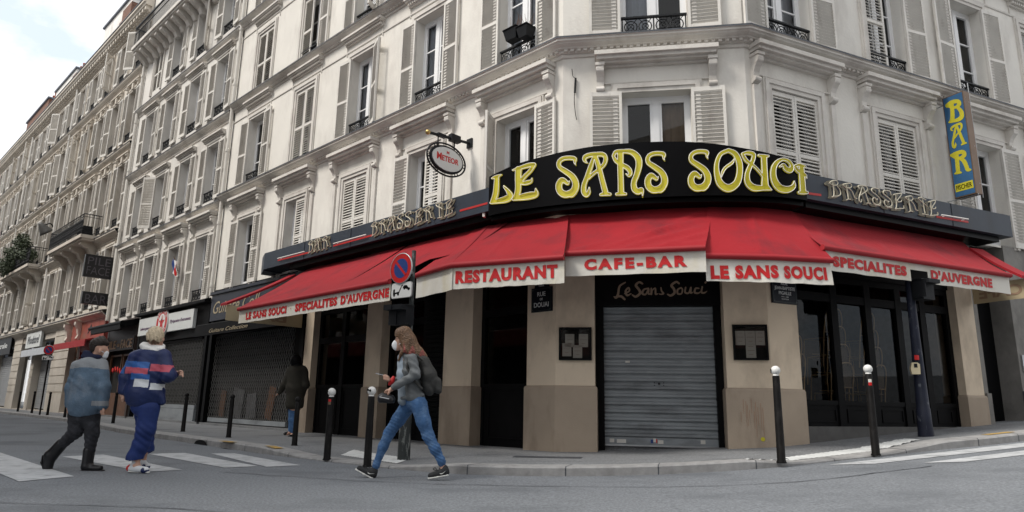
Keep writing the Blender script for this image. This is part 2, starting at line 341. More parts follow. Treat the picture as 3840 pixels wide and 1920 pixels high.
# asphalt repairs on the road and a drain in the kerb face
if 0: sheet('road_patch', [[(-1.2, 5.4), (3.6, 5.0), (4.2, 6.6), (-2.6, 7.0)], [(-6.4, 5.2), (-3.6, 4.4), (-2.8, 5.6), (-5.6, 6.6)]], mat('pale asphalt repair', (.175, .183, .192), .84, .08, 2, .3, 120, dirt=(.14, .146, .155), dscale=(.8, .8, .8), damt=.6), rz, .003, 'paler repair patches in the asphalt', 6)
sheet('pavement_grate', [[(.05, 9.35), (.95, 9.15), (1.0, 9.4), (.1, 9.62)]], M['lead'], pz, .004, 'dark cover plate in the pavement', 5)
mb = MB(); k0 = Vector((-5.81, 12.83, 0)); k1 = Vector((-4.99, 12.0, 0)); dd = (k1-k0).normalized(); no = Vector((dd.y, -dd.x, 0))
pts = [k0+dd*(.2+.6*t)+no*.035+Vector((0, 0, .012+.075*math.sin(math.pi*t)**.5)) for t in np.linspace(0, 1, 11)]
mb.face([k0+dd*.2+no*.035+Vector((0, 0, .004))]+pts+[k0+dd*.8+no*.035+Vector((0, 0, .004))])
tag(mb.build('gutter_drain', M['black']), 'dark arched gutter opening in the kerb', 'drain')

# ------------------------------------------------------------------ windows, shutters, surrounds
_mc = {}
def shutter_mesh(sw, h, flip):
    k = ('sh', round(sw, 2), round(h, 2), flip)
    if k in _mc: return _mc[k]
    mb = MB(); th = .042; st = .045
    sx = -1 if flip else 1
    bx = lambda a, b, X=None: mb.box((min(a[0]*sx, b[0]*sx), a[1], a[2]), (max(a[0]*sx, b[0]*sx), b[1], b[2]), 0, X)
    bx((0, -th, 0), (st, 0, h)); bx((sw-st, -th, 0), (sw, 0, h))
    for z0, z1 in ((0, .11), (h*.46, h*.46+.06), (h-.075, h)): bx((st, -th+.002, z0), (sw-st, -.002, z1))
    for z0, z1 in ((.11, h*.46), (h*.46+.06, h-.075)):
        n = max(2, int((z1-z0)/.061))
        for j in range(n):
            z = z0+(j+.5)*(z1-z0)/n
            X = T((0, -th/2, z)) @ Matrix.Rotation(R_(47), 4, 'X')
            mb.box((min(st*sx, (sw-st)*sx), -.027, -.005), (max(st*sx, (sw-st)*sx), .027, .005), 0, X)
    _mc[k] = mb.mesh('shutter', M['shutter']); return _mc[k]
def frame_mesh(w, h, bars):
    k = ('fr', round(w, 2), round(h, 2), bars)
    if k in _mc: return _mc[k]
    mb = MB(); a, y0, y1 = w/2, .20, .26
    for q in (((-a, y0, 0), (-a+.05, y1, h)), ((a-.05, y0, 0), (a, y1, h)), ((-a+.05, y0, h-.06), (a-.05, y1, h)), ((-a+.05, y0, 0), (a-.05, y1, .07)), ((-.05, y0-.012, .07), (.05, y1, h-.06))): mb.box(*q)
    for s in (-1, 1):
        x0, x1 = (-a+.05, -.05) if s < 0 else (.05, a-.05)
        for q in (((x0, y0+.008, .07), (x0+.045, y1-.005, h-.06)), ((x1-.045, y0+.008, .07), (x1, y1-.005, h-.06)), ((x0+.045, y0+.008, h-.115), (x1-.045, y1-.005, h-.06)), ((x0+.045, y0+.008, .07), (x1-.045, y1-.005, .14))): mb.box(*q)
        for b in range(bars):
            z = .14+(h-.26)*(b+1)/(bars+1); mb.box((x0+.045, y0+.014, z-.013), (x1-.045, y1-.012, z+.013))
    m1 = mb.mesh('window', M['pvc']); mp_ = MB(); mp_.face([(-a+.06, .243, .08), (a-.06, .243, .08), (a-.06, .243, h-.07), (-a+.06, .243, h-.07)])
    _mc[k] = (m1, mp_.mesh('pane', M['glass'])); return _mc[k]
def arc(cx, cz, r, a0, a1, y, n=9): return [(cx+r*math.cos(R_(a0+(a1-a0)*t/(n-1))), y, cz+r*math.sin(R_(a0+(a1-a0)*t/(n-1)))) for t in range(n)]
def railing_mesh(w, h=.36):
    k = ('rl', round(w, 2), h)
    if k in _mc: return _mc[k]
    mb = MB(); a = w/2; y = .03
    mb.box((-a, y-.028, h-.03), (a, y+.028, h)); mb.box((-a, y-.012, .05), (a, y+.012, .07))
    for s in (-1, 1):
        mb.tube([(s*(a-.02), y, 0), (s*(a-.02), y, h)], .011, seg=4)
        for cx, r in ((s*a*.26, .105), (s*a*.70, .105)):
            mb.tube(arc(cx, h*.5, r, 0, 360, y, 13), .010, seg=4, closed=False); mb.tube(arc(cx, h*.5, r*.5, -60, 240, y, 9), .009, seg=4)
            mb.tube([(cx-r, y, .07), (cx, y, h*.5), (cx+r, y, .07)], .008, seg=4); mb.tube([(cx-r, y, h-.03), (cx, y, h*.5), (cx+r, y, h-.03)], .008, seg=4)
    mb.tube([(0, y, .05), (0, y, h)], .012, seg=4)
    _mc[k] = mb.mesh('railing', M['iron']); return _mc[k]
def surround_mesh(kind, w, h, m):
    k = ('su', kind, round(w, 2), round(h, 2), m.name)
    if k in _mc: return _mc[k]
    mb = MB(); a = w/2
    def band(b0, b1, d):
        mb.box((-a-b1, -d, -.05), (-a-b0, 0, h+b0)); mb.box((a+b0, -d, -.05), (a+b1, 0, h+b0)); mb.box((-a-b1, -d, h+b0), (a+b1, 0, h+b1))
    if kind in ('console', 'dentil', 'thin', 'plain', 'key'):
        band(0, .07, .030); band(.07, .145, .052)
        if kind in ('console', 'dentil'): band(.145, .175, .03)
    if kind == 'console':
        hw = a+.40; zt = h+.66
        for z0, z1, d, e in ((zt-.07, zt, .27, .03), (zt-.13, zt-.07, .22, .0), (zt-.17, zt-.13, .15, -.05)): mb.box((-hw-e, -d, z0), (hw+e, 0, z1))
        mb.box((-hw+.10, -.035, h+.165), (hw-.10, 0, h+.18)); mb.box((-hw+.1, -.06, zt-.21), (hw-.1, 0, zt-.17))
        for s in (-1, 1):
            x0 = s*(hw-.055); X = T((x0-.06, 0, 0)); P = []
            mb.box((x0-.075, -.19, zt-.22), (x0+.075, 0, zt-.17))
            prof = [(0, zt-.22), (.17, zt-.22), (.18, zt-.27), (.16, zt-.33), (.10, zt-.40), (.065, zt-.47), (.06, zt-.55), (.085, zt-.59), (.08, zt-.635), (.04, zt-.66), (0, zt-.66)]
            a_ = [(x0-.06, -d, z) for d, z in prof]; b_ = [(x0+.06, -d, z) for d, z in prof]
            mb.face(a_); mb.face(list(reversed(b_)))
            for j in range(len(prof)): mb.face([b_[j], b_[(j+1) % len(prof)], a_[(j+1) % len(prof)], a_[j]])
            mb.tube([(x0-.065, -.115, zt-.29), (x0+.065, -.115, zt-.29)], .065, seg=8); mb.tube([(x0-.065, -.06, zt-.60), (x0+.065, -.06, zt-.60)], .05, seg=8)
            mb.box((x0-.05, -.045, -.05), (x0+.05, 0, zt-.68))
    elif kind == 'dentil':
        hw = a+.34; zt = h+.60
        mb.box((-hw, -.17, zt-.05), (hw, 0, zt)); mb.box((-hw+.02, -.14, zt-.085), (hw-.02, 0, zt-.05)); mb.box((-hw+.05, -.05, zt-.19), (hw-.05, 0, zt-.085))
        n = int(2*hw/.075)
        for j in range(n): x = -hw+.06+(2*hw-.12)*(j+.5)/n; mb.box((x-.021, -.105, zt-.155), (x+.021, -.05, zt-.087))
        mb.box((-hw+.06, -.02, h+.175), (-hw+.09, 0, zt-.2)); mb.box((hw-.09, -.02, h+.175), (hw-.06, 0, zt-.2))
    elif kind == 'plain':
        hw = a+.30; zt = h+.30
        for z0, z1, d in ((zt-.05, zt, .17), (zt-.09, zt-.05, .12), (zt-.14, zt-.09, .075)): mb.box((-hw, -d, z0), (hw, 0, z1))
    elif kind == 'key':
        hw = a+.28; zt = h+.42
        mb.box((-hw, -.12, zt-.06), (hw, 0, zt)); mb.box((-hw+.03, -.075, zt-.11), (hw-.03, 0, zt-.06))
        for s in (-1, 1):
            x0 = s*(hw-.09); mb.box((x0-.06, -.10, zt-.4), (x0+.06, 0, zt-.11)); mb.tube([(x0-.065, -.10, zt-.19), (x0+.065, -.10, zt-.19)], .055, seg=8); mb.tube([(x0-.065, -.07, zt-.36), (x0+.065, -.07, zt-.36)], .045, seg=8)
        mb.box((-.09, -.11, h+.02), (.09, 0, zt-.11))
    _mc[k] = mb.mesh('window_surround', m); return _mc[k]
def curtain_mesh(w, h, m, x0=-1, x1=1):
    k = ('cu', round(w, 2), round(h, 2), m.name, x0, x1)
    if k in _mc: return _mc[k]
    mb = MB(); n = 26; X = [w/2*(x0+(x1-x0)*t/n) for t in range(n+1)]
    mb.grid([[(x, .33+.018*math.sin(x*52)+.008*math.sin(x*131), z) for x in X] for z in (.05, h-.04)])
    _mc[k] = mb.mesh('curtain', m); return _mc[k]
def window(root, F, xc, z0, w, h, left='open', right='open', sur='thin', sm=None, bars=2, rail=True, cur=None, sw=None):
    X = F @ T((xc, 0, z0)); fm, pm = frame_mesh(w, h, bars)
    wo = inst('window', fm, root, mw=X)
    inst('pane', pm, wo, ml=Matrix())
    if cur == 'white': inst('curtain', curtain_mesh(w, h, M['curtain']), wo, ml=Matrix())
    elif cur == 'tan': inst('curtain', curtain_mesh(w, h, M['curtainb'], .1, 1), wo, ml=Matrix())
    elif cur == 'half': inst('curtain', curtain_mesh(w, h, M['curtain'], -1, -.1), wo, ml=Matrix())
    sw = sw or w/2
    for sd_, st in ((-1, left), (1, right)):
        if st is None: continue
        ang = {'open': 180-random.uniform(1, 5), 'closed': 0}.get(st, st if not isinstance(st, str) else 170)
        hx = sd_*w/2
        if ang == 0: ml = T((hx, .055, .01)); ml = T((hx, .045, .0)); me = shutter_mesh(w/2-.004, h-.015, sd_ > 0)
        else:
            me = shutter_mesh(sw, h+.02, sd_ > 0)
            # hinge at the jamb: 0 = shut across the opening, 180 = flat on the wall outside
            ml = T((hx, -.062, -.01)) @ Matrix.Rotation(R_(ang)*(-1 if sd_ < 0 else 1), 4, 'Z') @ Matrix.Scale(-1, 4, (0, 1, 0)) if False else T((hx, -.062, -.01)) @ Matrix.Rotation(R_(ang)*(-1 if sd_ < 0 else 1), 4, 'Z')
        inst('shutter', me, wo, ml=ml)
    if rail: inst('railing', railing_mesh(w-.02), wo, ml=T((0, 0, 0)))
    if sur: inst('window_surround', surround_mesh(sur, w, h, sm or M['stone']), root, mw=X)
def wall(mb, F, x0, x1, z0, z1, holes, dep=.27, room=.9, mw=0, mr=1):
    """a wall face with real openings: reveals, and a dark room behind each"""
    xs = sorted({x0, x1} | {h[0] for h in holes} | {h[1] for h in holes}); zs = sorted({z0, z1} | {h[2] for h in holes} | {h[3] for h in holes})
    P = lambda x, y, z: F @ Vector((x, y, z))
    for a, b in zip(xs[:-1], xs[1:]):
        for c, d in zip(zs[:-1], zs[1:]):
            if any(h[0] < (a+b)/2 < h[1] and h[2] < (c+d)/2 < h[3] for h in holes): continue
            mb.face([P(a, 0, c), P(b, 0, c), P(b, 0, d), P(a, 0, d)], mw)
    for a, b, c, d in holes:
        for y0, y1, m in ((0, dep, mw), (dep, room, mr)):
            mb.face([P(a, y0, c), P(a, y0, d), P(a, y1, d), P(a, y1, c)], m); mb.face([P(b, y0, d), P(b, y0, c), P(b, y1, c), P(b, y1, d)], m)
            mb.face([P(a, y0, d), P(b, y0, d), P(b, y1, d), P(a, y1, d)], m); mb.face([P(b, y0, c), P(a, y0, c), P(a, y1, c), P(b, y1, c)], m)
        mb.face([P(a, room, c), P(b, room, c), P(b, room, d), P(a, room, d)], mr)

# ------------------------------------------------------------------ the corner building
B1 = thing('corner_building', 'cream corner building with white louvred shutters above the red awnings', 'building', (KL.x, KL.y, .1))
LW, CH = -13.05, (cl, cr_)
ROWS = {1: (3.9, 5.82), 2: (6.85, 8.90), 3: (9.72, 11.68), 4: (12.62, 14.4)}
Lc = [-.92, -3.47, -5.98, -8.65, -11.36]; Rc = [.88, 3.34, 5.8, 8.18, 10.6]; Cc = [1.63]
LWID, RWID, CWID = .95, 1.02, 1.1
Rrow = {1: (3.9, 5.9), 2: (6.85, 8.95), 3: (9.75, 11.7), 4: (12.6, 14.4)}
SPEC = {}
for r in (1, 2, 3, 4):
    for i in range(5): SPEC['L', r, i] = dict(sur={1: 'console', 2: 'dentil', 3: 'dentil', 4: 'thin'}[r], bars=2, rail=(r > 1), sw=.46)
    for i in range(5): SPEC['R', r, i] = dict(sur={1: 'console', 2: 'dentil', 3: 'dentil', 4: 'thin'}[r], bars=2, rail=(r > 1), sw=.53)
    SPEC['C', r, 0] = dict(sur={1: 'console', 2: 'thin', 3: 'dentil', 4: 'thin'}[r], bars=0, rail=(r > 1), sw=.52)
U = SPEC
U['L', 1, 0].update(left=62, right='open', bars=0); U['L', 1, 1].update(left='open', right='closed'); U['L', 1, 2].update(left='closed', right='closed'); U['L', 1, 3].update(left=None, right='closed'); U['L', 1, 4].update(left='open', right='open')
U['L', 2, 0].update(left='open', right='open', cur='white'); U['L', 2, 1].update(left='open', right='open', cur='half'); U['L', 2, 2].update(left='open', right=158, cur='half'); U['L', 2, 3].update(left='closed', right='closed', rail=False); U['L', 2, 4].update(left='open', right='open')
U['L', 3, 2].update(left='open', right=120); U['L', 3, 3].update(left='closed', right='open'); U['L', 3, 4].update(left='closed', right='closed', rail=False)
U['C', 1, 0].update(left='open', right='open', cur='tan'); U['C', 2, 0].update(cur='half')
U['R', 1, 0].update(left='closed', right='closed'); U['R', 1, 1].update(left='closed', right='closed'); U['R', 1, 2].update(left='open', right='open'); U['R', 1, 3].update(left='open', right='open')
U['R', 2, 0].update(cur='white'); U['R', 2, 1].update(left='closed', right='open', cur='half'); U['R', 2, 2].update(bars=2); U['R', 2, 3].update(left='closed', right='open')
mb = MB()
for F, cs, wd, rows, x0, x1 in ((FL, Lc, LWID, ROWS, LW, -tl), (FCu, Cc, CWID, ROWS, cl, cr_), (FR, Rc, RWID, Rrow, tr_, 14)):
    holes = [(x-wd/2, x+wd/2, *rows[r]) for x in cs for r in (1, 2, 3, 4)]
    wall(mb, F, x0, x1, 3.86, 15.6, holes)
mb.build('wall', [M['stucco'], M['room']], B1)
for F, key, cs, wd, rows in ((FL, 'L', Lc, LWID, ROWS), (FCu, 'C', Cc, CWID, ROWS), (FR, 'R', Rc, RWID, Rrow)):
    for r in (1, 2, 3, 4):
        for i, x in enumerate(cs): window(B1, F, x, rows[r][0], wd, rows[r][1]-rows[r][0], **SPEC[key, r, i])
planU = [LP(13.04), KL, KR, RP(14)]
def cornice(zt, d, hgt, root, plan, m, beads=True, s=1.0):
    prof = [(.0, zt+.07), (d+.012, zt+.012), (d+.012, zt-.02), (d-.01, zt-.02), (d-.01, zt-.10*s), (d*.86, zt-.115*s), (d*.80, zt-.15*s), (d*.62, zt-.19*s), (d*.55, zt-.2*s), (d*.5, zt-.235*s), (d*.32, zt-.25*s), (d*.28, zt-.31*s), (d*.12, zt-.33*s), (.04, zt-.36*s), (.03, zt-.42*s), (.0, zt-.43*s)]
    mb = MB(); sweep(plan, prof[2:], mb, 0); sweep(plan, prof[:3], mb, 1)
    if beads:
        for a, b in zip(plan[:-1], plan[1:]):
            d_ = (b-a); L_ = d_.length; d_.normalize(); nn = Vector((d_.y, -d_.x, 0)); n = int(L_/.105)
            for j in range(n):
                p = a+d_*((j+.5)*L_/n); X = Matrix(((d_.x, -nn.x, 0, p.x), (d_.y, -nn.y, 0, p.y), (0, 0, 1, 0), (0, 0, 0, 1)))
                mb.box((-.03, -d*.46, zt-.305*s), (.03, -d*.28, zt-.24*s), 0, X)
    return mb.build('cornice', [m, M['lead']], root)
cornice(6.76, .27, .4, B1, planU, M['stone'], s=.60); cornice(9.70, .2, .34, B1, planU, M['stone'], s=.5); cornice(12.55, .2, .34, B1, planU, M['stone'], s=.5); cornice(15.55, .55, .4, B1, planU, M['stone'])
for z in (9.14, 12.0):
    mb = MB(); sweep(planU, [(0, z+.03), (.022, z+.03), (.022, z), (.012, z-.012), (0, z-.012)], mb); mb.build('string_course', M['stone'], B1)
mb = MB()
inner_ = [LP(13.04, -2.6), KL-(nL+nC)*1.6, KR-(nR+nC)*1.6, RP(14, -2.6)]
for a in range(3): mb.face([planU[a]+Vector((0, 0, 15.6)), planU[a+1]+Vector((0, 0, 15.6)), inner_[a+1]+Vector((0, 0, 18.4)), inner_[a]+Vector((0, 0, 18.4))])
back = [RP(14, -10), LP(13.04, -10)]
top = [p+Vector((0, 0, 18.4)) for p in inner_]+[p+Vector((0, 0, 18.4)) for p in back]; mb.face(top)
for a, b in ((planU[3], back[0]), (back[0], back[1]), (back[1], planU[0])): mb.face([a, b, b+Vector((0, 0, 18.4)), a+Vector((0, 0, 18.4))])
mb.build('roof', M['slate'], B1)
# rain pipe at the left edge
mb = MB(); x = 13.08
mb.tube([LP(x, .09, 3.74), LP(x, .09, 15.5)], .058, seg=8)
for z in (4.0, 5.9, 8.2, 10.4, 12.3, 14.4): mb.tube([LP(x, .09, z), LP(x, .09, z+.09)], .072, seg=8)
mb.build('rain_pipe', M['stucco'], B1)
# ------------------------------------------------------------------ the row of buildings down the left street
def rowbuilding(name, label, x0, x1, cols, rows, wd, wm, sm, ztop, base_z=3.9, sw=.46, bars=2, rnd=0, surs=None, closed=(), railr=(), dark=.25, back=-9):
    """x0 < x1 in the wall frame (x = -u)"""
    B = thing(name, label, 'building', tuple(FL @ Vector(((x0+x1)/2, 0, .1))))
    rg = random.Random(rnd); mb = MB()
    holes = [(x-wd/2, x+wd/2, z0, z1) for x in cols for z0, z1 in rows]
    wall(mb, FL, x0, x1, base_z, ztop, holes)
    P = lambda x, y, z: FL @ Vector((x, y, z))
    mb.build('wall', [wm, M['room']], B)
    for r, (z0, z1) in enumerate(rows):
        for c, x in enumerate(cols):
            k = rg.random(); l = r_ = 'open'
            if (r, c) in closed: l = r_ = 'closed'
            else:
                if k < .09: l = rg.uniform(140, 168)
                elif k < .18: r_ = rg.uniform(130, 165)
            window(B, FL, x, z0, wd, z1-z0, l, r_, surs[r], sm, bars, (r in railr) and l != 'closed', None, sw)
    return B
B2X = (-22.8, -13.1); B2C = [-21.1, -18.95, -16.62, -14.36]; B2R = [(3.72, 5.75), (6.88, 8.82), (9.86, 11.9), (12.85, 14.6)]
B2 = rowbuilding('apartment_building', 'grey rendered apartment house with a bracketed top balcony, between white rain pipes', *B2X, B2C, B2R, .92, M['stone2'], M['stone'], 14.6, 3.55, .47, 2, 3, ['console', 'plain', 'plain', 'thin'], {(3, 0)}, (0, 1, 2, 3))
mb = MB(); wall(mb, FL, B2X[0], B2X[1], 14.6, 19.5, []); mb.build('upper_wall', M['stone2'], B2)
pl2 = [LP(22.8), LP(13.12)]
cornice(6.66, .17, .3, B2, pl2, M['stone'], False, .5); cornice(9.56, .17, .3, B2, pl2, M['stone'], False, .6); cornice(12.44, .17, .3, B2, pl2, M['stone'], False, .6)
mb = MB()
mb.box((-22.8, -.66, 15.02), (-13.12, 0, 15.16), 0, FL); mb.box((-22.8, -.60, 14.95), (-13.12, 0, 15.02), 0, FL)
n = 17
for j in range(n):
    x = -22.6+9.3*j/(n-1)
    prof = [(0, 14.95), (.55, 14.95), (.55, 14.83), (.40, 14.72), (.22, 14.62), (.12, 14.45), (0, 14.42)]
    a = [FL @ Vector((x-.11, -d, z)) for d, z in prof]; b = [FL @ Vector((x+.11, -d, z)) for d, z in prof]
    mb.face(a); mb.face(list(reversed(b)))
    for k in range(len(prof)): mb.face([b[k], b[(k+1) % 7], a[(k+1) % 7], a[k]])
mb.build('balcony', M['stone'], B2)
mb = MB()
mb.box((-22.75, -.62, 16.02), (-13.15, -.57, 16.08), 0, FL); mb.box((-22.75, -.61, 15.2), (-13.15, -.58, 15.23), 0, FL); mb.box((-22.75, -.61, 15.75), (-13.15, -.58, 15.77), 0, FL)
for j in range(97): x = -22.74+9.58*j/96; mb.tube([FL @ Vector((x, -.595, 15.16)), FL @ Vector((x, -.595, 16.03))], .010, seg=4)
for y in (-.45, -.3, -.15): mb.tube([FL @ Vector((-22.74, y, 15.16)), FL @ Vector((-22.74, y, 16.03))], .010, seg=4)
mb.box((-22.76, -.6, 16.02), (-22.71, 0, 16.07), 0, FL)
mb.build('balcony_railing', M['iron'], B2)
mb = MB(); P = lambda x, y, z: FL @ Vector((x, y, z))
mb.face([P(-22.8, .0, 19.5), P(-13.1, 0, 19.5), P(-13.1, 3, 21.5), P(-22.8, 3, 21.5)]); mb.face([P(-22.8, 3, 21.5), P(-13.1, 3, 21.5), P(-13.1, 9, 21.5), P(-22.8, 9, 21.5)])
mb.face([P(-22.8, 0, 17), P(-22.8, 9, 17), P(-22.8, 9, 21.5), P(-22.8, 3, 21.5), P(-22.8, 0, 19.5)]); mb.face([P(-13.1, 9, 17), P(-13.1, 0, 17), P(-13.1, 0, 19.5), P(-13.1, 3, 21.5), P(-13.1, 9, 21.5)])
mb.build('roof', M['slate'], B2)
mb = MB()
mb.tube([LP(22.72, .09, 3.7), LP(22.72, .09, 14.9)], .06, seg=8)
for z in (4.6, 7.3, 9.8, 11.9, 14): mb.tube([LP(22.72, .09, z), LP(22.72, .09, z+.09)], .075, seg=8)
mb.build('rain_pipe', M['stucco'], B2)

R3 = [(4.42, 6.85), (7.72, 10.45), (11.52, 13.85), (15.02, 16.85)]
def limestone(name, label, u0, u1, ncol, rnd, zc=17.55, closed=()):
    cols = [-(u0+(u1-u0)*(k+.5)/ncol) for k in range(ncol)][::-1]
    B = rowbuilding(name, label, -u1, -u0, cols, R3, .98, M['stone3'], M['stone3'], zc, 4.1, .5, 1, rnd, ['thin', 'key', 'key', 'thin'], closed, (0, 1, 2, 3))
    pl = [LP(u1), LP(u0)]
    for z, d, s in ((14.66, .2, .8), (11.17, .2, .8), (7.42, .26, .8), (4.13, .28, .8)): cornice(z, d, .3, B, pl, M['stone3'], False, s)
    mb = MB(); sweep(pl, [(0, zc+.3), (.42, zc+.14), (.42, zc), (.36, zc-.02), (.34, zc-.12), (.10, zc-.14), (.08, zc-.42), (0, zc-.45)], mb)
    n = int((u1-u0)/.36)
    for j in range(n):
        x = -u1+(u1-u0)*(j+.5)/n; mb.box((x-.085, -.31, zc-.30), (x+.085, -.07, zc-.13), 0, FL); mb.box((x-.085, -.19, zc-.38), (x+.085, -.07, zc-.30), 0, FL)
    mb.build('cornice', M['stone3'], B)
    mb = MB(); sweep(pl, [(0, zc+.34), (.45, zc+.16), (.45, zc+.12), (0, zc+.3)], mb)
    mb.face([P(-u1, 0, zc+.33), P(-u0, 0, zc+.33), P(-u0, 4.5, zc+2.1), P(-u1, 4.5, zc+2.1)]); mb.face([P(-u1, 4.5, zc+2.1), P(-u0, 4.5, zc+2.1), P(-u0, 9, zc+2.1), P(-u1, 9, zc+2.1)])
    for u in (u0, u1): mb.face([P(-u, 0, 3.9), P(-u, 9, 3.9), P(-u, 9, zc+2.1), P(-u, 4.5, zc+2.1), P(-u, 0, zc+.33)])
    mb.build('roof', M['slate'], B)
    mb = MB(); mb.tube([LP(u1-.06, .1, 4.2), LP(u1-.06, .1, zc-.4)], .06, seg=8)
    for z in (6, 9, 11.8, 14.2): mb.tube([LP(u1-.06, .1, z), LP(u1-.06, .1, z+.1)], .078, seg=8)
    mb.build('rain_pipe', M['stone2'], B)
    return B
B3 = limestone('limestone_building', 'warm limestone house with an iron balcony, beside the grey rendered house', 22.86, 34.1, 5, 11)
B4 = limestone('limestone_building', 'limestone house whose balcony is overgrown with shrubs', 34.16, 44.2, 5, 12)
B5 = limestone('limestone_building', 'farthest limestone house, at the left edge beyond the overgrown balcony', 44.26, 66, 10, 13)
def balcony(root, u0, u1, z):
    mb = MB(); mb.box((-u1, -.78, z-.02), (-u0, 0, z+.12), 0, FL); mb.box((-u1+.05, -.70, z-.10), (-u0-.05, 0, z-.02), 0, FL)
    m = 4
    for j in range(m):
        x = -u1+.55+(u1-u0-1.1)*j/(m-1)
        prof = [(0, z-.1), (.62, z-.1), (.64, z-.22), (.5, z-.34), (.34, z-.38), (.26, z-.55), (.12, z-.72), (0, z-.78)]
        a = [FL @ Vector((x-.15, -d, q)) for d, q in prof]; b = [FL @ Vector((x+.15, -d, q)) for d, q in prof]
        mb.face(a); mb.face(list(reversed(b)))
        for k in range(len(prof)): mb.face([b[k], b[(k+1) % len(prof)], a[(k+1) % len(prof)], a[k]])
    mb.build('balcony', M['stone3'], root)
    mb = MB(); zt = z+1.02
    pts = [P(-u1+.04, 0, zt), P(-u1+.04, -.74, zt), P(-u0-.04, -.74, zt), P(-u0-.04, 0, zt)]
    for q in (0, -.12, -.80): mb.tube([p+Vector((0, 0, q)) for p in pts], .022 if q == 0 else .012, seg=4)
    n = int((u1-u0)/.19)
    for j in range(n+1):
        x = -u1+.04+(u1-u0-.08)*j/n; mb.tube([P(x, -.74, z+.1), P(x, -.74, zt)], .015, seg=4)
        if j < n:
            xm = x+.095
            for zz in (z+.40, z+.66): mb.tube([P(xm+.085*math.cos(t), -.74, zz+.12*math.sin(t)) for t in np.linspace(0, 6.28, 9)], .020, seg=4)
    for y in (-.55, -.37, -.18):
        for x in (-u1+.04, -u0-.04): mb.tube([P(x, y, z+.1), P(x, y, zt)], .010, seg=4)
    mb.build('balcony_railing', M['iron'], root)
balcony(B3, 25.6, 31.2, 7.42); balcony(B4, 35.2, 42.2, 7.42)
# shrubs and a planter on the balconies
def shrub(name, label, cat, pts, n, leaf, grp=None):
    rg = random.Random(5); mb = MB(); c0 = P(*pts[0][0])
    for (c, r) in pts:
        c = P(*c)
        for _ in range(int(n*r*r*8)):
            v = Vector((rg.gauss(0, 1), rg.gauss(0, 1), rg.gauss(0, 1))).normalized()*(r*rg.random()**.45); v.z *= .85
            q = c+v; a = Vector((rg.uniform(-1, 1), rg.uniform(-1, 1), rg.uniform(-.6, 1))).normalized(); b = a.orthogonal().normalized()
            l, w = leaf*rg.uniform(.7, 1.4), leaf*.42
            mb.face([q-a*l*.5, q+b*w*.5, q+a*l*.5, q-b*w*.5])
        for _ in range(5):
            v = Vector((rg.uniform(-1, 1), rg.uniform(-1, 1), rg.uniform(.3, 1.2)))*r*.9; mb.tube([c-Vector((0, 0, r)), c+v*.5, c+v], [.018, .012, .005], seg=4)
    o = mb.build(name, M['leaf'], None, base=tuple(c0)); return tag(o, label, cat, grp)
shrub('balcony_shrub', 'dark straggly shrubs growing over the far stone balcony', 'shrub', [((-36.2, -.6, 8.1), .45), ((-37.2, -.6, 8.3), .55), ((-38.2, -.6, 8.7), .6), ((-39.2, -.6, 8.5), .65), ((-40.3, -.6, 8.2), .65), ((-41.3, -.6, 8.0), .5), ((-38.8, -.95, 7.9), .5), ((-37.9, -.7, 9.3), .38), ((-39, -.7, 9.25), .35), ((-40.6, -.8, 8.9), .35), ((-36.8, -.7, 8.9), .3), ((-40, -.95, 7.8), .5)], 150, .15)
t = thing('planter_box', 'black planter box at the near corner of the iron balcony', 'planter', tuple(P(-26.3, -.5, 7.55)))
mb = MB()
for k in range(4): mb.box((-26.75+.04*k, -.70+.02*k, 7.545+.11*k), (-25.8-.02*k, -.28-.01*k, 7.645+.11*k), 0, FL)
mb.build('box', M['iron'], t)
# chimneys
def chimney(u0, u1, off, ztop, label, m, half=None, zb=18.2):
    t = thing('chimney_stack', label, 'chimney', tuple(P(-(u0+u1)/2, off, zb)))
    mb = MB(); mb.box((-u1, off, zb), (-u0, off+1.2, ztop), 0, FL)
    if half: mb.box((-u0-half, off-.012, zb), (-u0+.012, off+1.2, ztop-.3), 1, FL); mb.box((-u0-half-.5, off-.006, zb), (-u0-half, off+.1, ztop-1.0), 1, FL)
    mb.build('stack', [m, M['brick']], t)
    mb = MB(); mb.box((-u1-.12, off-.12, ztop), (-u0+.12, off+1.3, ztop+.13), 0, FL); mb.build('cap', M['slate'], t)
    for x in (-u0-.35, -u0-1.1, -u0-1.9)[:2 if u1-u0 < 3 else 3]:
        mb = MB(); c = P(x, off+.5, ztop+.13); mb.lathe(c, [(.13, 0), (.12, .1), (.105, .55), (.125, .56), (.125, .62), (.08, .62)], 10); mb.build('chimney_pot', M['terra'], t)
def cu(x, y, off): return hit(pL, uL, nL, x, y, -off)
for (xa, ya, xb, yb, off, lab, m, half) in ((405, 42, 487, 62, 2.6, 'rendered chimney stack with a brick corner, nearest the camera', M['stone2'], 1.7), (220, 297, 280, 312, 2.6, 'grey chimney stack, middle of the three on the roofline', M['stone2'], 1.0), (112, 413, 175, 425, 2.6, 'all brick chimney stack, farthest down the street', M['brick'], None)):
    ua, za = cu(xa, ya, off); ub, zb = cu(xb, yb, off); chimney(min(ua, ub), max(ua, ub), off, (za+zb)/2, lab, m, half)
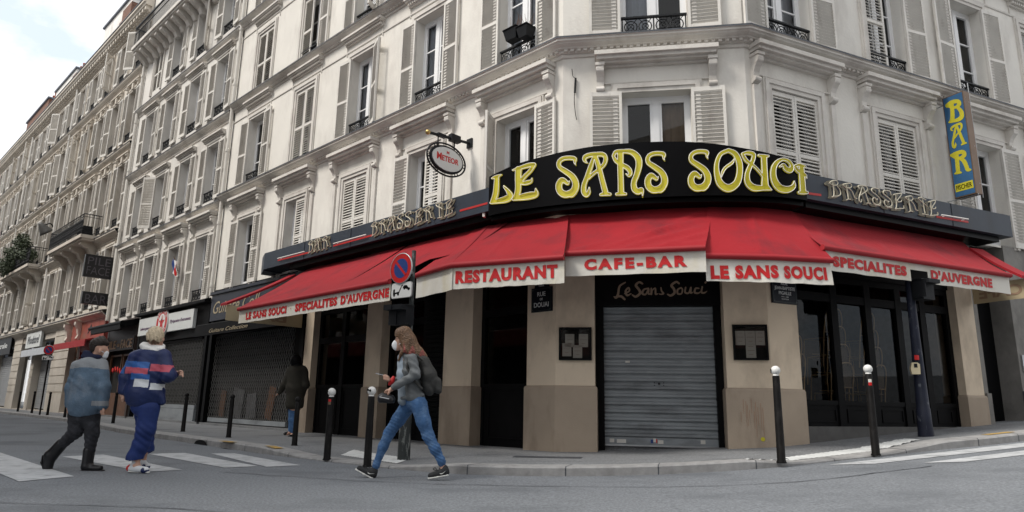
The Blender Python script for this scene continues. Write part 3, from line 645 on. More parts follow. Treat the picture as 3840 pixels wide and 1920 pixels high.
# wall lamp on its bracket
t = thing('wall_lamp', 'grey bell shaped street lamp on a curved arm beside the iron balcony', 'lamp', tuple(LP(34.5, 0, 9.2)))
la, lz = hit(pL, uL, nL, 205, 862, .05); 
def perp_d(p, u, n, u0, x, y):
    lo, hi = -1., 8.
    f = lambda d: hit(p, u, n, x, y, d)[0]-u0
    for _ in range(50):
        m_ = (lo+hi)/2
        if f(lo)*f(m_) <= 0: hi = m_
        else: lo = m_
    return m_, hit(p, u, n, x, y, m_)[1]
u0 = 34.3; d1, z1 = perp_d(pL, uL, nL, u0, 172, 843); d2, z2 = perp_d(pL, uL, nL, u0, 142, 862)
d0, z0 = perp_d(pL, uL, nL, u0, 205, 862)
mb = MB(); mb.tube(catmull([LP(u0, d0, z0), LP(u0, (d0+d1)/2, max(z0, z1)+.1), LP(u0, d1, z1+.02), LP(u0, d1+.2, z1-.03)], 5), .035, seg=6); mb.build('bracket_arm', M['iron'], t)
mb = MB(); X = T(LP(u0, d1+.22, z1-.02)) @ Matrix.Rotation(R_(-38), 4, Vector((uL.x, uL.y, 0))); i0 = len(mb.v)
mb.lathe((0, 0, 0), [(.02, .10), (.07, .10), (.12, .02), (.2, -.16), (.30, -.42), (.33, -.5), (.31, -.52), (.18, -.3), (.0, -.28)], 14)
mb.v = [tuple(X @ Vector(p)) for p in mb.v]; mb.build('lamp_shade', mat('weathered lamp metal', (.07, .068, .064), .5, .15, 6), t)
# little flag on the grey house
t = thing('small_flag', 'small blue white and red flag hanging by a shutter of the grey house', 'flag', tuple(LP(16.9, .1, 5)))
u0, z0 = hit(pL, uL, nL, 647, 998, .25); mb = MB()
for k, c in enumerate(('signblue', 'white', 'signred')):
    pass
mb.grid([[LP(u0-.12*k+.02*math.sin(j), .25+.03*math.sin(2.2*k+j), z0+.25-.09*j-.06*k) for k in range(4)] for j in range(6)])
mb.m = [int(i % 3) for i in range(len(mb.f))]
mb.build('cloth', [M['signblue'], M['white'], M['signred']], t)
mb = MB(); mb.tube([LP(u0, 0, z0-.3), LP(u0, .25, z0+.32)], .01, seg=5); mb.build('staff', M['wood'], t)
# ------------------------------------------------------------------ text and lettering tools
def curve_fill(loops, ext=0.):
    """closed 2D loops (holes allowed) -> (verts, faces)"""
    cu_ = bpy.data.curves.new('tmp', 'CURVE'); cu_.dimensions = '2D'; cu_.fill_mode = 'BOTH' if ext else 'FRONT'; cu_.extrude = ext
    for lp in loops:
        s = cu_.splines.new('POLY'); s.points.add(len(lp)-1); s.use_cyclic_u = True
        s.points.foreach_set('co', [c for p in lp for c in (p[0], p[1], 0, 1)])
    return _grab(cu_)
def _grab(cu_):
    o = bpy.data.objects.new('tmp', cu_); me = o.to_mesh()
    V = [tuple(v.co) for v in me.vertices]; F = [tuple(p.vertices) for p in me.polygons]
    o.to_mesh_clear(); bpy.data.objects.remove(o); bpy.data.curves.remove(cu_); return V, F
_tc = {}
def text_geo(body, bold=0., ext=.02, spacing=1.0, shear=0.):
    k = (body, bold, ext, spacing, shear)
    if k not in _tc:
        c = bpy.data.curves.new('tmp', 'FONT'); c.body = body; c.size = 1; c.offset = bold; c.extrude = ext; c.resolution_u = 3; c.space_character = spacing; c.shear = shear; c.align_x = 'LEFT'
        V, F = _grab(c); V = np.array(V); mn, mx_ = V.min(0), V.max(0)
        cap = bpy.data.curves.new('tmp', 'FONT'); cap.body = 'H'; cap.size = 1; cap.offset = bold; v2 = np.array(_grab(cap)[0]); y0, y1 = v2[:, 1].min(), v2[:, 1].max()
        V[:, 0] = (V[:, 0]-mn[0])/(mx_[0]-mn[0]); V[:, 1] = (V[:, 1]-y0)/(y1-y0); V[:, 2] = V[:, 2]/max(ext, 1e-6)
        _tc[k] = (V, F, (mx_[0]-mn[0])/(y1-y0))
    return _tc[k]
def put_text(mb, body, f, m=0, **kw):
    """f(x 0..1, y 0 = baseline 1 = capital height, e -1..1) -> world point"""
    V, F, asp = text_geo(body, **kw); i = len(mb.v); mb.v += [tuple(f(*p)) for p in V]
    for q in F: mb.f.append(tuple(i+k for k in q)); mb.m.append(m); mb.sm.append(False)
    return asp
def plane_text(mb, body, X, x0, x1, z0, z1, y=-.004, th=.003, m=0, **kw):
    put_text(mb, body, lambda a, b, e: X @ Vector((x0+(x1-x0)*a, y-th*e, z0+(z1-z0)*b)), m, **kw)
def stroke_field(strokes, res, pad=12):
    """signed distance (in px) of the union of tapered strokes [(x, y, width)...] on a grid"""
    pts = []
    for st in strokes:
        pts.append(np.array(catmull(st, 5)) if len(st) > 2 else np.array(st, float))
    allp = np.vstack(pts); x0, y0 = (allp[:, :2]-allp[:, 2:3]/2).min(0)-pad; x1, y1 = (allp[:, :2]+allp[:, 2:3]/2).max(0)+pad
    gx, gy = np.arange(x0, x1+res, res), np.arange(y0, y1+res, res); X, Y = np.meshgrid(gx, gy); D = np.full(X.shape, 1e9)
    for P in pts:
        for a, b in zip(P[:-1], P[1:]):
            d = b[:2]-a[:2]; t = np.clip(((X-a[0])*d[0]+(Y-a[1])*d[1])/(d@d+1e-9), 0, 1)
            D = np.minimum(D, np.hypot(X-a[0]-t*d[0], Y-a[1]-t*d[1])-(a[2]+(b[2]-a[2])*t)/2)
    return D, x0, y0, res
def contours(D, x0, y0, res, lev=0.):
    A = D-lev; A = np.where(A == 0, 1e-6, A); seg = {}
    h, w = A.shape
    def ed(i, j, k):                   # k 0: (i,j)-(i,j+1)   1: (i,j)-(i+1,j)
        return (i, j, k)
    def pos(e):
        i, j, k = e; a = A[i, j]; b = A[i, j+1] if k == 0 else A[i+1, j]; t = a/(a-b)
        return (x0+res*(j+(t if k == 0 else 0)), y0+res*(i+(t if k == 1 else 0)))
    I, J = np.nonzero((np.sign(A[:-1, :-1]) != np.sign(A[1:, 1:])) | (np.sign(A[:-1, 1:]) != np.sign(A[1:, :-1])) | (np.sign(A[:-1, :-1]) != np.sign(A[:-1, 1:])))
    nb = {}
    for i, j in zip(I, J):
        c = [A[i, j] < 0, A[i, j+1] < 0, A[i+1, j+1] < 0, A[i+1, j] < 0]
        es = [ed(i, j, 0), ed(i, j+1, 1), ed(i+1, j, 0), ed(i, j, 1)]
        cr2 = [es[k] for k in range(4) if c[k] != c[(k+1) % 4]]
        prs = [(cr2[0], cr2[1])] if len(cr2) == 2 else ([(cr2[0], cr2[3]), (cr2[1], cr2[2])] if len(cr2) == 4 else [])
        for a, b in prs: nb.setdefault(a, []).append(b); nb.setdefault(b, []).append(a)
    loops = []; seen = set()
    for s in nb:
        if s in seen: continue
        lp = [s]; seen.add(s); cur = s
        while True:
            nx = [q for q in nb[cur] if q not in seen]
            if not nx: break
            cur = nx[0]; seen.add(cur); lp.append(cur)
        if len(lp) > 7:
            Q = np.array([pos(e) for e in lp]); Q = (np.roll(Q, 1, 0)+2*Q+np.roll(Q, -1, 0))/4; loops.append(Q[::2])
    return loops
# art nouveau letters, strokes (x, y, width) measured on the photograph's sign
G = {}
G['L'] = [[(178, 552, 24), (235, 530, 45), (300, 505, 24)], [(242, 540, 66), (238, 650, 72), (225, 770, 76), (195, 850, 64), (172, 885, 44)], [(160, 890, 30), (250, 868, 62), (370, 838, 90), (425, 795, 82), (392, 725, 52), (352, 680, 34), (335, 650, 10)]]
G['E'] = [[(462, 440, 22), (560, 408, 48), (680, 372, 62), (752, 362, 54)], [(755, 365, 54), (700, 450, 52), (620, 530, 52), (578, 592, 56), (605, 620, 52), (668, 608, 60), (712, 590, 42), (726, 548, 10)], [(540, 430, 88), (535, 550, 84), (535, 700, 80), (512, 790, 70), (465, 842, 36)], [(475, 842, 36), (580, 812, 84), (700, 790, 100), (780, 768, 72), (775, 690, 12)]]
G['S'] = [[(1328, 376, 8), (1312, 335, 30), (1312, 285, 58), (1240, 270, 56), (1150, 282, 58), (1096, 330, 58), (1105, 400, 66), (1190, 460, 76), (1280, 530, 84), (1325, 620, 92), (1310, 710, 96), (1240, 765, 92), (1160, 770, 96), (1105, 720, 92), (1096, 640, 86), (1135, 580, 78), (1180, 595, 62), (1215, 625, 44), (1240, 590, 12)], [(1120, 760, 60), (1160, 795, 46), (1200, 785, 46), (1270, 792, 46), (1310, 750, 60)]]
G['A'] = [[(1492, 345, 10), (1450, 312, 44), (1452, 262, 60), (1520, 232, 62), (1610, 222, 62), (1700, 225, 64), (1736, 272, 60), (1722, 345, 56), (1670, 410, 52), (1580, 480, 46), (1500, 545, 52)], [(1575, 255, 34), (1535, 380, 62), (1478, 540, 62), (1440, 650, 66), (1438, 740, 72), (1470, 785, 60), (1505, 745, 52), (1512, 680, 18)], [(1600, 260, 62), (1650, 420, 70), (1695, 600, 76), (1730, 730, 80)], [(1672, 778, 42), (1735, 765, 58), (1798, 772, 42)]]
G['N'] = [[(1940, 215, 84), (1940, 400, 82), (1945, 600, 80), (1948, 740, 84)], [(1888, 772, 40), (1950, 762, 56), (2012, 768, 40)], [(1842, 245, 42), (1880, 190, 52), (1985, 180, 56), (2095, 192, 74), (2180, 270, 90), (2195, 370, 88), (2165, 500, 76), (2125, 610, 74), (2135, 700, 84), (2185, 735, 84), (2232, 712, 60), (2245, 770, 26), (2245, 812, 6)], [(1842, 245, 40), (1880, 312, 56), (1950, 362, 62), (2040, 412, 68), (2076, 472, 60), (2058, 518, 38), (2014, 488, 10)]]
G['O'] = [[(1215, 168, 56), (1305, 215, 74), (1362, 330, 84), (1370, 480, 84), (1328, 620, 96), (1215, 690, 106), (1105, 625, 96), (1058, 480, 76), (1058, 340, 62), (1110, 220, 56), (1215, 168, 56)], [(1296, 285, 12), (1265, 340, 40), (1175, 408, 42), (1132, 480, 36), (1116, 552, 10)]]
G['U'] = [[(1412, 212, 34), (1485, 202, 54), (1558, 225, 58), (1552, 300, 56), (1508, 400, 62), (1474, 500, 68), (1482, 610, 84), (1560, 682, 92), (1690, 690, 66), (1805, 712, 20)], [(1410, 220, 42), (1462, 310, 50), (1555, 375, 38), (1640, 462, 38), (1690, 540, 20)], [(1632, 236, 34), (1700, 252, 54), (1762, 248, 30)], [(1702, 262, 80), (1708, 400, 78), (1715, 550, 84), (1722, 660, 92), (1795, 708, 24)]]
G['C'] = [[(1922, 392, 30), (1968, 368, 42), (2000, 420, 66), (2060, 440, 80), (2082, 385, 52), (2040, 318, 48), (1960, 292, 44), (1880, 335, 62), (1832, 430, 76), (1840, 570, 88), (1912, 682, 100), (2022, 708, 92), (2102, 668, 66), (2116, 588, 10)]]
G['I'] = [[(2212, 400, 74), (2222, 560, 78), (2234, 725, 84)], [(2184, 748, 42), (2240, 750, 52), (2302, 750, 38)], [(2128, 382, 36), (2185, 370, 48), (2288, 398, 26)], [(2122, 392, 40), (2168, 450, 52), (2260, 512, 50), (2300, 552, 26)]]
G['B'] = [[(214, 225, 44), (262, 188, 44), (328, 176, 44), (345, 205, 46), (318, 238, 34), (262, 244, 22), (214, 225, 30)], [(262, 200, 44), (272, 310, 46), (266, 385, 46), (236, 408, 18)], [(330, 245, 34), (368, 290, 46), (372, 345, 46), (330, 380, 40), (250, 400, 26)]]
G['R'] = [[(262, 770, 34), (320, 745, 40), (385, 732, 44), (402, 765, 46), (370, 795, 36), (310, 800, 24), (268, 775, 30)], [(316, 760, 44), (326, 860, 46), (334, 950, 46)], [(300, 972, 18), (334, 958, 34), (366, 958, 18)], [(340, 796, 26), (395, 830, 46), (425, 890, 46), (438, 925, 44), (470, 928, 20)]]
_g = {}
def glyph(ch, res=3.2):
    if ch not in _g:
        r = res if ch not in 'BR' else 1.5
        _g[ch] = stroke_field(G[ch], r)
    return _g[ch]
def letter(name, parent, ch, f, mats, tube_m, off=(.02, .06), lev=-7., tr=.009, plate_lev=0., back=0.0):
    """plate + tube outline of a letter; f(px, py, outward) -> world"""
    D = glyph(ch); k = 1 if ch not in 'BR' else .48
    V, F = curve_fill(contours(*D, lev=plate_lev))
    mb = MB(); i = 0; n = len(V)
    for e in (off[0], back): mb.v += [tuple(f(x, y, e)) for x, y, z in V]
    for q in F:
        mb.f.append(tuple(q)); mb.m.append(0); mb.sm.append(False); mb.f.append(tuple(n+k2 for k2 in reversed(q))); mb.m.append(0); mb.sm.append(False)
    for lp in contours(*D, lev=plate_lev):
        a = [f(x, y, off[0]) for x, y in lp]; b = [f(x, y, back) for x, y in lp]
        for j in range(len(a)): mb.face([a[j], a[(j+1) % len(a)], b[(j+1) % len(a)], b[j]])
    o = mb.build(name, mats, parent)
    if tube_m:
        mb = MB()
        for lp in contours(*D, lev=lev*k):
            if len(lp) > 5: mb.tube([f(x, y, off[1]) for x, y in lp], tr, seg=5, closed=True)
        if mb.v: mb.build('neon_tube', tube_m, o)
    return o
def gbox(ch):
    P = np.vstack(contours(*glyph(ch))); return P.min(0), P.max(0)
def boxmap(ch, g):
    """normalised letter box -> g(x 0..1, y 0..1 up, out)"""
    a, b = gbox(ch); return lambda x, y, e: g((x-a[0])/(b[0]-a[0]), 1-(y-a[1])/(b[1]-a[1]), e)

# ------------------------------------------------------------------ brasserie ground floor
def pillar(plan, zt=3.9):
    mb = MB(); sweep(plan, [(0, zt), (0, 1.10)], mb, 0); sweep(plan, [(0, 1.10), (.022, 1.085), (.03, 1.06), (.03, -.1)], mb, 1)
    mb.build('pillar', [M['beige'], M['plinth']], B1)
pillar([LP(7.63, -.4), LP(7.63), LP(7.28), LP(7.28, -.4)]); pillar([LP(5.14, -.4), LP(5.14), LP(4.6, 0), LP(4.6, -.4)]); pillar([LP(2.65, -.4), LP(2.65), LP(1.9), LP(1.9, -.4)])
pillar([LP(.6, -.4), LP(.6), pL, CP(.6), CP(.6, -.5)]); pillar([CP(2.53, -.5), CP(2.53), pR, RP(.59), RP(.59, -.4)]); pillar([RP(4.39, -.4), RP(4.39), RP(4.87), RP(4.87, -.4)])
def bay(F, x0, x1, zk, zt, ztop, mull, ins, zbase=.0, base=None, bar=.07):
    mb = MB(); B = lambda a, b, c, d, y0=ins, y1=None, m=0: mb.box((a, y0, c), (b, y1 or ins+.08, d), m, F)
    B(x0, x0+.09, zbase, ztop); B(x1-.09, x1, zbase, ztop); B(x0, x1, ztop, 3.9, ins-.03); B(x0+.09, x1-.09, ztop-.10, ztop)
    B(x0+.09, x1-.09, zk-.05, zk+.02); B(x0+.09, x1-.09, zt, zt+.13); B(x0+.09, x1-.09, zbase, zk-.05, ins+.02)
    for m_ in mull: B(m_-bar, m_+bar, zbase, ztop-.1, ins-.008)
    ed = [x0+.09]+list(mull)+[x1-.09]
    for a, b in zip(ed[:-1], ed[1:]):
        a2, b2 = a+.12, b-.12
        if b2-a2 > .2:
            zb = (base or zbase+.14)
            for q in ((a2, b2, zb, zb+.018), (a2, b2, zk-.12, zk-.102), (a2, a2+.018, zb+.018, zk-.12), (b2-.018, b2, zb+.018, zk-.12)): B(*q, ins+.005, ins+.02)
    o = mb.build('shopfront', M['black'], B1)
    g = MB()
    for c, d in ((zk+.02, zt), (zt+.13, ztop-.1)): g.face([F @ Vector((x0+.09, ins+.045, c)), F @ Vector((x1-.09, ins+.045, c)), F @ Vector((x1-.09, ins+.045, d)), F @ Vector((x0+.09, ins+.045, d))])
    g.build('pane', M['sglass'], o); return o
bay(FL, -7.28, -5.14, 1.14, 2.08, 2.85, [-6.25], .16, .08); bay(FL, -4.6, -3.42, 1.1, 2.3, 2.85, [], .2, .08); bay(FL, -1.9, -.6, 1.12, 2.3, 3.0, [], .22, .1)
bay(FR, .59, 4.39, .93, 2.5, 2.93, [1.55, 2.33, 3.07, 3.68], .14, .2, .62)
mb = MB(); mb.box((.59, .08, .0), (4.39, .3, .56), 0, FR); mb.box((.59, .05, .0), (4.39, .08, .36), 0, FR); mb.build('sill', mat('dark stone sill', (.10, .098, .095), .8, .15, 6), B1)
def roller_mesh(F, x0, x1, z0, z1, y, pitch, m=0, depth=.022):
    mb = MB(); n = int((z1-z0)/pitch); rows = []
    for j in range(n):
        b = z0+(z1-z0)*j/n; p = (z1-z0)/n
        for f, dd in ((0, .0), (.05, -.3), (.10, -.3), (.14, .8), (.2, 1), (.42, .9), (.46, .5), (.52, .5), (.56, .9), (.8, 1), (.86, .8), (.90, -.3), (.96, -.3)):
            rows.append((y-depth*dd, b+p*f))
    mb.grid([[F @ Vector((x, yy, z)) for x in (x0, x1)] for yy, z in rows], m, sm=False); return mb
mb = roller_mesh(FL, -3.42, -2.65, .18, 3.0, .2, .09); mb.build('roller_shutter', M['black'], B1)
mb = MB(); mb.box((.6, .30, -.05), (.73, .46, 2.36), 0, FC); mb.box((2.42, .30, -.05), (2.53, .46, 2.36), 0, FC); mb.box((.6, .26, 2.36), (2.53, .46, 3.9), 0, FC); mb.box((.6, .2, 3.0), (2.53, .26, 3.9), 0, FC)
mb.build('door_surround', M['black'], B1)
rs = roller_mesh(FC, .73, 2.42, .34, 2.37, .43, .1135)
rs.box((.73, .405, .235), (2.42, .425, .34), 0, FC); rs.box((.73, .39, .21), (2.42, .43, .235), 1, FC)
rs = rs.build('roller_shutter', [M['roller'], M['alu']], B1)
mb = MB()
for x, z in ((1.50, 1.17), (1.64, 1.17), (1.50, 1.13), (1.64, 1.13)): mb.tube([FC @ Vector((x, .415, z)), FC @ Vector((x, .395, z))], .009, seg=6)
mb.tube([FC @ Vector((1.57, .415, 1.155)), FC @ Vector((1.57, .39, 1.155))], .018, seg=8); mb.build('lock', M['iron'], rs)
mb = MB()
for x0, x1, m, z0 in ((.80, .87, 0, .262), (.91, 1.05, 0, .256), (1.42, 1.46, 2, .262), (1.46, 1.50, 0, .28), (1.5, 1.52, 1, .27), (1.53, 1.61, 0, .255), (2.16, 2.23, 0, .27)): mb.box((x0, .402, z0), (x1, .4045, z0+.055), m, FC)
mb.box((1.06, .404, 1.475), (1.13, .4065, 1.505), 0, FC); mb.build('sticker', [M['paper'], M['signred'], M['signblue']], rs)
mb = MB(); mb.box((.6, .44, .02), (2.53, .52, .2), 0, FC); mb.build('door_step', M['pave'], B1)
# script name over the door
t = thing('door_script', 'faded handwritten restaurant name on the black panel over the roller shutter', 'sign', tuple(FC @ Vector((1.62, .25, 2.6))))
sc = [[(855, 840, 12), (812, 870, 18), (800, 930, 20), (785, 955, 22), (770, 948, 10)], [(780, 955, 10), (820, 945, 20), (850, 968, 18)], [(850, 925, 10), (885, 905, 14), (880, 880, 14), (858, 905, 18), (868, 938, 18), (900, 925, 8)],
      [(985, 850, 16), (960, 838, 18), (935, 862, 22), (955, 890, 22), (968, 920, 22), (935, 948, 20), (908, 935, 12)], [(1030, 885, 14), (995, 895, 16), (985, 925, 18), (1010, 930, 14), (1032, 890, 14), (1030, 925, 16), (1048, 928, 8)], [(1052, 885, 14), (1052, 930, 16), (1060, 900, 10), (1082, 885, 14), (1085, 928, 16), (1102, 926, 8)], [(1125, 880, 12), (1130, 905, 14), (1145, 925, 14), (1120, 930, 10), (1110, 925, 6)],
      [(1262, 848, 16), (1240, 836, 18), (1205, 862, 22), (1222, 888, 22), (1228, 918, 22), (1200, 940, 20), (1175, 930, 12)], [(1278, 880, 14), (1252, 895, 16), (1252, 925, 16), (1280, 925, 14), (1288, 895, 14), (1278, 880, 12)], [(1312, 878, 14), (1308, 915, 16), (1335, 920, 14), (1352, 878, 14), (1350, 918, 16), (1366, 915, 8)], [(1412, 885, 12), (1388, 885, 16), (1380, 915, 18), (1405, 922, 14), (1425, 910, 8)], [(1438, 872, 14), (1432, 915, 16), (1455, 918, 14), (1475, 905, 6)], [(1462, 842, 18), (1464, 838, 18)]]
_s = stroke_field([[(x, y, w*.85) for x, y, w in q] for q in sc], 2.2)
V, F = curve_fill(contours(*_s)); mb = MB()
def scr(x, y, e): u, z = hit(pC, uC, nC, 1920+x/2.0125, 640+y/2.0125, -.22); return CP(u, -.22+e, z)
mb.v = [tuple(scr(x, y, -.025)) for x, y, _ in V]; mb.f = [tuple(q) for q in F]; mb.m = [0]*len(F); mb.sm = [False]*len(F)
mb.v = [tuple(CP(*[(Vector(p)-pC).dot(uC), -.245, p[2]])) for p in mb.v]
mb.v = [tuple(Vector(p)+nC*-.012) for p in mb.v]
mb.build('lettering', mat('faded tan paint', (.30, .215, .15), .6, .1, 6), t)
mb = MB(); a0 = FC @ Vector((2.98, -.034, .38)); mb.face([a0+uC*(.03*math.cos(q))+Vector((0, 0, .03*math.sin(q))) for q in np.linspace(0, 6.28, 13)[:-1]]); o_ = mb.build('sticker', M['yellow'], B1)
rg = random.Random(8); mb = MB()
for k in range(11):
    x = 2.70+.03*k+rg.uniform(-.01, .01); z = 1.0-rg.uniform(.05, .25); l = rg.uniform(.1, .5); mb.face([FC @ Vector(p) for p in ((x, -.0335, z), (x+.006, -.0335, z), (x+.004, -.0335, z-l), (x+.001, -.0335, z-l))])
mb.build('paint_drips', mat('faded orange drips', (.33, .17, .10), .8, .1, 9), B1)
# entrance and stone beyond the brasserie on the right street
mb = MB(); mb.box((5.02, .35, .3), (5.95, .45, 3.9), 0, FR); mb.build('door', M['black'], B1)
mb = MB(); mb.box((4.90, -.03, .3), (5.02, .35, 1.14), 0, FR); mb.box((4.90, .02, 1.14), (5.02, .35, 3.9), 0, FR); mb.box((5.95, -.02, .3), (14, .4, 3.9), 0, FR); mb.box((5.93, -.05, .3), (14, -.02, 1.2), 1, FR)
mb.box((8.2, -.04, 1.2), (13, -.02, 3.2), 1, FR)
mb.build('pillar', [M['farstone'], M['lead']], B1)
t = thing('door_intercom', 'grey intercom panel on the stone wall right of the brasserie', 'intercom', tuple(RP(6.1, .02, 1.6)))
mb = MB(); mb.box((6.03, -.045, 1.55), (6.17, -.02, 1.85), 0, FR); mb.build('panel', M['alu'], t); mb = MB(); mb.box((6.06, -.05, 1.62), (6.1, -.045, 1.66), 0, FR); mb.build('button', M['iron'], t)
# left of the brasserie the shop wall is a separate front (see the shops); blank wall above it
# ------------------------------------------------------------------ menu cases and street plates
def menu(x0, x1, z0, z1, label, papers):
    t = thing('menu_case', label, 'menu case', tuple(CP((x0+x1)/2, .03, z0)))
    mb = MB(); f = .03
    for q in ((x0, x1, z0, z0+f), (x0, x1, z1-f, z1), (x0, x0+f, z0+f, z1-f), (x1-f, x1, z0+f, z1-f)): mb.box((q[0], -.06, q[2]), (q[1], -.0, q[3]), 0, FC)
    mb.box((x0+f, -.012, z0+f), (x1-f, 0, z1-f), 1, FC); mb.build('frame', [M['black'], M['room']], t)
    for px, pz_, w, h in papers:
        mb = MB(); mb.box((px, -.018, pz_), (px+w, -.0135, pz_+h), 0, FC)
        for k, (a, b) in enumerate(((.25, .75), (.15, .85), (.3, .7))): mb.box((px+w*a, -.0195, pz_+h*(.84-.29*k)), (px+w*b, -.0185, pz_+h*(.86-.29*k)), 1, FC)
        mb.build('notice', [M['paper'], M['print']], t)
    g = MB(); g.face([FC @ Vector(p) for p in ((x0+f, -.045, z0+f), (x1-f, -.045, z0+f), (x1-f, -.045, z1-f), (x0+f, -.045, z1-f))]); g.build('pane', M['sglass'], t)
menu(.055, .555, 1.48, 1.98, 'black glazed menu case left of the roller shutter, holding four sheets', [(.15, 1.68, .14, .2), (.36, 1.68, .14, .2), (.105, 1.54, .14, .2), (.27, 1.51, .14, .2)])
menu(2.64, 3.13, 1.5, 2.02, 'black glazed menu case right of the roller shutter, with one long sheet below', [(2.675, 1.72, .14, .21), (2.82, 1.72, .14, .21), (2.965, 1.72, .13, .21), (2.82, 1.53, .14, .2)])
def plate(F, x0, x1, z0, z1, lines, label, arch=None):
    t = thing('street_name_plate', label, 'street sign', tuple(F @ Vector(((x0+x1)/2, -.02, z0))))
    mb = MB(); xm = (x0+x1)/2
    P_ = [(x0, z0), (x1, z0), (x1, z1), (x0, z1)]
    if arch: P_ = [(x0, z0), (x1, z0), (x1, z1), (x1-.06, z1)]+[(xm+.15*math.cos(a), z1+arch*math.sin(a)) for a in np.linspace(0, math.pi, 11)]+[(x0+.06, z1), (x0, z1)]
    mb.prism(P_, -.03, 0, F); mb.build('plate', M['plate'], t)
    mb = MB(); e = .018
    for q in ((x0+e, x1-e, z0+e, z0+e+.006), (x0+e, x1-e, z1-e-.006, z1-e), (x0+e, x0+e+.006, z0+e, z1-e), (x1-e-.006, x1-e, z0+e, z1-e)): mb.box((q[0], -.033, q[2]), (q[1], -.0305, q[3]), 0, F)
    for x in (x0+.03, x1-.03):
        for z in (z0+.03, z1-.03): mb.tube([F @ Vector((x, -.03, z)), F @ Vector((x, -.037, z))], .014, seg=8)
    mb.build('rim', M['platerim'], t)
    mb = MB()
    for body, a, b, zz, h in lines: plane_text(mb, body, F, x0+(x1-x0)*a, x0+(x1-x0)*b, zz, zz+h, -.032, .0015, bold=.012)
    mb.build('lettering', M['offw'], t)
plate(FL, -.49, -.06, 2.25, 2.64, [('RUE', .3, .70, 2.50, .07), ('DE', .43, .57, 2.435, .035), ('DOUAI', .14, .86, 2.325, .075), ("9'Arr.", .36, .64, 2.655, .035)], 'dark arched street plate of the rue de Douai, on the pillar left of the corner', .11)
plate(FR, .085, .585, 2.36, 2.725, [('RUE', .37, .63, 2.645, .05), ('JEAN-BAPTISTE', .10, .92, 2.57, .05), ('PIGALLE', .26, .76, 2.495, .05), ('1714 - 1785', .36, .64, 2.455, .016), ('SCULPTEUR', .36, .64, 2.42, .016)], 'dark square street plate with three lines of text, on the pillar right of the corner')
# stacked bistro chairs behind the right window
def chair_parts():
    mb = MB(); w = .21
    arch = catmull([(-w, .0, .0), (-w+.01, .05, .5), (-w+.02, .10, .78), (-.12, .13, .92), (0, .135, .95), (.12, .13, .92), (w-.02, .10, .78), (w-.01, .05, .5), (w, 0, 0)], 4)
    mb.tube(arch, .012, seg=5); mb.tube([(-w+.03, .02, .46), (-w+.03, -.38, .46), (-w, -.40, 0)], .011, seg=5); mb.tube([(w-.03, .02, .46), (w-.03, -.38, .46), (w, -.40, 0)], .011, seg=5)
    mb.tube([(-w+.03, -.38, .46), (w-.03, -.38, .46)], .011, seg=5); mb.tube([(-w+.01, .055, .55), (w-.01, .055, .55)], .01, seg=5); mb.tube([(-w, -.2, .2), (w, -.2, .2)], .008, seg=5)
    f = mb.mesh('frame', M['bamboo'])
    s = MB(); s.box((-w+.03, -.38, .455), (w-.03, .02, .475)); se = s.mesh('seat', M['rattan'])
    b = MB(); b.grid([[(x*(1-.35*max(0, (z-.78)/.17)**2), .045+.12*(z-.5)-.006, z) for x in (-w+.025, -w/2, 0, w/2, w-.025)] for z in (.56, .66, .76, .85, .91)]); ba = b.mesh('backrest', M['rattan'])
    return f, se, ba
cf, cs_, cb = chair_parts()
for (u, d, rot, n, zb, nm) in ((2.05, -.55, 0, 4, .62, 'left'), (2.92, -.6, 8, 4, .62, 'right'), (1.22, -.75, 78, 3, .75, 'sideways')):
    for k in range(n):
        p = RP(u-.03*k, d-.02*k, zb+.30*k)
        lv = {0: 'bottom', n-1: 'topmost'}.get(k, ['', 'second', 'third'][k] if k < 3 else '')
        t = thing('bistro_chair', f'rattan bistro chair, {lv} of the {nm} stack behind the right street window', 'chair', tuple(p), 'stacked bistro chairs behind the window')
        t.rotation_euler = (0, 0, R_(65.98-90+180+rot))
        t.rotation_euler = (0, 0, math.atan2(uR.y, uR.x)+R_(180+rot))
        for nme, me in (('frame', cf), ('seat', cs_), ('backrest', cb)): inst(nme, me, t, ml=Matrix())
# ------------------------------------------------------------------ fascia, light-blocking boxes
t = thing('fascia_board', 'slate blue sheet metal fascia running round the corner above the red awnings', 'fascia', tuple(CP(1.6, .2, 3.9)))
mb = MB()
mb.box((.43, -.5, 3.90), (5.45, 0, 4.30), 0, FR); mb.build('panel', M['fascia'], t)
mb = MB(); mb.box((-9.05, -.5, 3.96), (-1.06, 0, 4.37), 0, FL)
a, b, c_, d_ = [LP(9.05, .5), LP(9.62, .28), LP(9.62, 0), LP(9.05, 0)]
for lo, hi in ((3.93, 4.37),):
    q = [Vector((p.x, p.y, lo)) for p in (a, b, c_, d_)]; r = [Vector((p.x, p.y, hi)) for p in (a, b, c_, d_)]
    for k in range(4): mb.face([q[k], q[(k+1) % 4], r[(k+1) % 4], r[k]])
    mb.face(list(reversed(q))); mb.face(r)
mb.build('panel', M['fascia'], t)
mb = MB()
for x in (-7.1, -5.2, -3.3): mb.box((x-.006, -.505, 3.962), (x+.006, -.5, 4.368), 0, FL)
for x in (2.1, 3.8): mb.box((x-.006, -.505, 3.902), (x+.006, -.5, 4.298), 0, FR)
mb.build('seam', M['signblack'], t)
